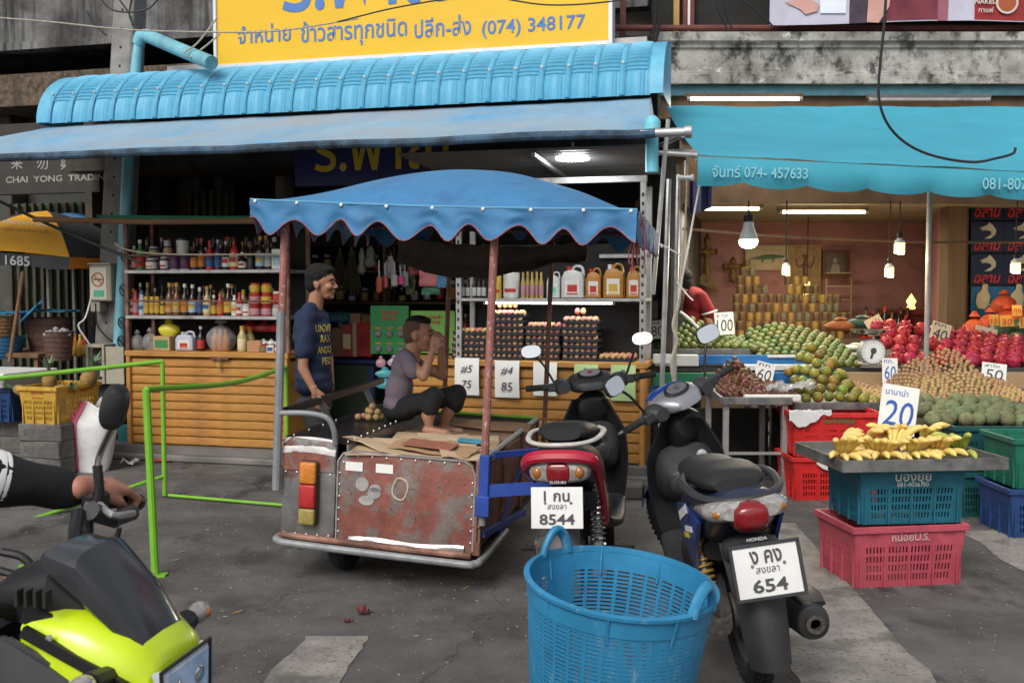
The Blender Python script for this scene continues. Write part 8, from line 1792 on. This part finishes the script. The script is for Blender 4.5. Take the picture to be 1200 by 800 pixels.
0 and fac('cowl_flank', M_lime, [[(.03, .1, z+.045), (-.02, .127, z+.03), (-.2, .142, z+.11), (-.17, .1, z+.135)], [(.035, .108, z-.02), (-.0, .128, z-.12), (-.09, .14, z-.05), (-.02, .13, z+.03)]], .02)
for s in (-1, 1):
    b = MB(); b.bar((.03, s*.118, z-.0), (-.17, s*.13, z+.1), .012, .02); b.build('cowl_groove', M_blk, gb); b = MB(); b.bar((-.19, s*.1, z+.12), (.03, s*.06, z+.035), .012, .03); b.build('visor_edge', M_blk, gb)
b = MB()
b.loft([[(x, y*k, z-.035+zz*k) for y, zz in ((-.085, .055), (.085, .055), (.08, -.03), (.05, -.06), (-.05, -.06), (-.08, -.03))] for x, k in ((.04, 1.06), (.062, 1.0), (.07, .9))]); b2 = MB(); b2.tube([(.066, y, z-.035+zz) for y, zz in ((-.09, .06), (.09, .06), (.085, -.03), (.053, -.065), (-.053, -.065), (-.085, -.03))], .004, 6, closed=True); b2.build('lamp_bezel', M_blk, gb)
hl = b.build('headlamp', mat('headlamp_glass', (.7, .74, .88), .05, .2, var=.4, scale=20, coat=1, layers=[((.12, .12, .2), 12, .58, .62, (1, 1, 1))]), gb, ang=.3)
for s in (-1, 1): b = MB(); b.ell((.064, s*.04, z-.025), (.01, .026, .02)); b.build('reflector', flat('lamp_silver', (.8, .8, .9), .1, 1), hl)
gloft('visor', M_smoke, [(.02, z+.06, .14, .02), (-.03, z+.11, .17, .08), (-.1, z+.175, .17, .1), (-.16, z+.2, .15, .06), (-.18, z+.205, .13, .03)], 3.4)
gloft('instrument_pod', M_blk, [(-.1, z+.1, .12, .08), (-.16, z+.14, .17, .12), (-.25, z+.13, .16, .1), (-.3, z+.12, .1, .05)], 3)
gloft('lamp_back_cover', M_blk, [(.02, z-.02, .19, .16), (-.1, z+.0, .2, .2), (-.18, z+.0, .14, .16)], 3)
for (x, zz) in ((-.02, z+.035), (-.12, z+.09), (.02, z-.06)):
    for sd in (-1, 1): b = MB(); b.lathe([(.006, 0), (.006, .003), (0, .004)], 10, TR(x, sd*.128, zz) @ RX(-sd*PI/2)); b.build('screw', M_steel, gb)
for k in range(4): b = MB(); b.cb((-.13-.018*k, -.118, z+.155), (.006, .02, .03), .001); b.build('vent_slit', M_dark, gb)
# side shroud, fork, wheel, fender, tank, frame
for s in (-1, 1):
    b = MB(); P = [(-.08, s*.125, z+.02), (-.2, s*.14, z+.09), (-.3, s*.145, z+.07), (-.2, s*.15, z-.1), (-.08, s*.14, z-.2)]; b.add([*P, *[(x, y-s*.02, zz) for x, y, zz in P]], [tuple(range(5)), tuple(range(9, 4, -1))]+[(i, (i+1) % 5, (i+1) % 5+5, i+5) for i in range(5)]); bmesh.ops.bevel(b.bm, geom=b.bm.edges[:], offset=.006, segments=2, affect='EDGES'); b.build('side_shroud', M_dgp, gb)
    b = MB(); b.tube([(-.26, s*.165, z+.04), (-.1, s*.165, z-.3)], .024, 14); f_ = b.build('fork_tube', M_gold, gb); b = MB(); b.tube([(-.27, s*.165, z+.06), (-.25, s*.165, z+.02)], .031, 14); b.tube([(-.12, s*.16, z-.25), (-.08, s*.12, .22)], .03, 12); b.build('fork_clamp', M_blk, f_)
    b = MB(); b.tube([(-.02, s*.1, z+.02), (-.02, s*.17, z+.03)], [.02, .022], 10); st_ = b.build('indicator_stalk', M_blk, gb); b = MB(); b.ell((-.015, s*.2, z+.035), (.022, .034, .022)); b.build('indicator_lens', mat('indicator_clear', (.3, .28, .27), .1, var=.4, scale=60, coat=.6), st_); b = MB(); b.ell((-.008, s*.205, z+.035), (.02, .015, .013)); b.build('indicator_bulb', M_olens, st_)
wheel(gb, TR(-.08, 0, .25) @ RZ(PI/2), .25, .12, M_blk, 5, 'front_wheel', .06)
b = MB(); b.grid(lambda u, v: (-.08+(.28-.02*abs(u-.5))*cos(.3+2.4*v), (u-.5)*.13, .25+(.28-.03*abs(u-.5))*sin(.3+2.4*v)), 6, 14, .005); b.build('front_fender', M_blk, gb)
gloft('tank', M_blk, [(-.3, z+.02, .14, .08), (-.42, z+.03, .24, .16), (-.55, z+.03, .28, .2), (-.75, z-.02, .18, .12)]); gloft('saddle', M_seat, [(-.7, z-.05, .16, .08), (-.85, z-.06, .26, .1), (-1.2, z+.0, .22, .09), (-1.3, z+.02, .12, .05)]); gloft('engine', M_eng, [(-.35, .42, .2, .2), (-.5, .4, .3, .3), (-.8, .4, .25, .25)]); wheel(gb, TR(-1.15, 0, .25) @ RZ(PI/2), .25, .13, M_blk, 5, 'rear_wheel', .06)
gloft('frame', M_blk, [(-.15, z-.1, .12, .14), (-.4, z-.15, .16, .2), (-.8, .5, .12, .12), (-1.15, .25, .06, .06)])
# handlebar: centre clamp to the left grip
g0 = V((-.22, 0, z+.09)); gA = gl(100, 640, 2.2); gB = gl(103, 595, 2.22); gC = gl(112, 586, 2.24); gD = gl(157, 588, 2.42)
b = MB(); b.tube(spline([g0, (gA+g0)/2+V((-.01, 0, -.01)), gA, gB, gC], 5), .0135, 10); b.build('handlebar', M_blk, gb)
b = MB(); b.tube([gC, gD], .0165, 14); b.build('grip', M_rub, gb); b = MB(); b.tube([gD, gD+(gD-gC).normalized()*.022], .02, 14); b.build('bar_end', M_blk, gb)
b = MB(); b.tube(spline([V((-.22, -.02, z+.09)), V((-.26, -.2, z+.16)), V((-.3, -.36, z+.17))], 5), .0135, 10); b.build('handlebar', M_blk, gb); b = MB(); b.tube([(-.3, -.36, z+.17), (-.33, -.48, z+.17)], .017, 12); b.build('grip', M_rub, gb)
sB = gl(112, 606, 2.18); b = MB(); b.tube([gl(106, 598, 2.16), gl(136, 610, 2.24)], [.022, .017], 10); b.tube([gl(134, 609, 2.22), gl(154, 600, 2.3)], [.016, .02], 10); b.build('switch_block', M_gpl, gb)
b = MB(); b.cb(gC+V((0, 0, .0)), (.05, .05, .04), .008); b.tube([gl(114, 590, 2.22), gl(117, 570, 2.22)], [.014, .011], 10); b.build('lever_perch', M_blk, gb)
b = MB(); b.tube(spline([gl(92, 600, 2.16), gl(88, 630, 2.1), gl(94, 660, 2.0)], 5), .015, 9); b.build('clutch_cable_guard', M_blk, gb)
b = MB(); b.tube(spline([gC, gl(132, 603, 2.15), gl(156, 601, 2.25)], 5), .008, 8); b.build('clutch_lever', M_silv, gb)
b = MB(); b.tube(spline([gl(117, 580, 2.22), gl(115, 555, 2.22), gl(114, 545, 2.22)], 4), .011, 8); mst = b.build('mirror_boot', M_rub, gb)
b = MB(); b.tube(spline([gl(114, 548, 2.22), gl(118, 530, 2.22), gl(136, 492, 2.2)], 4), .0075, 8); b.build('mirror_stem', M_chrome, gb)
mc = gl(134, 477, 2.2); md = (gl(140, 452, 2.2)-gl(127, 503, 2.2)).normalized()
Mx = frame3(mc, md, Gi.to_3x3() @ V((.35, -1, .1))); b = MB()
b.loft([[(abs(cos(a))**.8*(1 if cos(a) > 0 else -1)*.053*s, abs(sin(a))**.8*(1 if sin(a) > 0 else -1)*.03*s, d_) for a in [2*PI*i/28 for i in range(28)]] for s, d_ in ((.3, .03), (.7, .026), (.95, .012), (1, -.004), (.93, -.01))], M=Mx); b.build('mirror', M_blk, gb)
for i, pts in enumerate(([(2, 646), (30, 655), (50, 690), (55, 740)], [(0, 668), (30, 680), (52, 715), (70, 745)], [(0, 690), (35, 700), (62, 730), (80, 750)], [(140, 618), (135, 640), (130, 655)], [(100, 620), (108, 650), (115, 668)])):
    b = MB(); b.tube(spline([gl(x, y, 1.95 if i < 3 else 2.12) for x, y in pts], 5), .009 if i < 3 else .006, 8); b.build('control_cable', M_cable, gb)
b = MB(); b.cb(gl(14, 679, 2.0), (.02, .03, .025), .004); b.build('orange_switch', flat('orange_plastic', (.8, .1, .01), .4), gb)
# rider
rd = thing('person', 'rider in a black sleeve with white stripes gripping the lime motorbike handlebar', 'person', (0, 0, 0)); rd.location = (0, 0, 0)
Yr = 2.3; M_slv = mat('black_sleeve', (.009, .009, .011), .85, var=.25, scale=8, bump=.5, bscale=14)
wr_ = atY(100, 574, 2.26); elb = atY(-40, 556, 2.1); shl = atY(-290, 420, 2.0)
organic([cap(shl, elb, .08, .07), cap(elb, atY(92, 574, 2.25), .07, .036)], 'sleeve', M_slv, rd, voxel=.009, smooth=6, post=lambda p: p+V((0, noise.noise(p*12), noise.noise(p*12+V((7, 0, 0)))))*.012)
d_ = (atY(92, 574, 2.25)-elb)
for (f, w_) in ((.215, .022), (.285, .012)):
    c = elb+d_*f; r_ = .07+(.036-.07)*f; b = MB(); fx_ = frame3(c, d_.normalized(), (0, 0, 1)); b.lathe([(r_*1.0, -w_/2), (r_*1.02, 0), (r_*1.0, w_/2)], 28, fx_ @ RY(PI/2), cap=False); b.build('white_stripe', M_white, rd)
organic([cap(atY(88, 573, 2.25), wr_, .029, .027)], 'wrist', M_skin3, rd, voxel=.006)
gdir = (G @ gD - G @ gC).normalized(); Hc = G @ gC.lerp(gD, .55)
Hm = frame3(wr_+V((.01, 0, .006)), (Hc+V((0, 0, .03))-wr_)*1.0, (.1, -.35, 1))
hand(rd, Hm, M_skin3, ((.55, 1.3, 1.0), (.6, 1.35, 1.0), (.6, 1.4, 1.0), (.55, 1.4, 1.0)), 1.06, side=-1, spread=.03, thumb=(.25, .5))
organic([('e', atY(-420, 520, 2.0), (.18, .16, .34)), cap(atY(-400, 420, 2.0), shl, .1, .08)], 'jacket', M_slv, rd, voxel=.02, smooth=4)
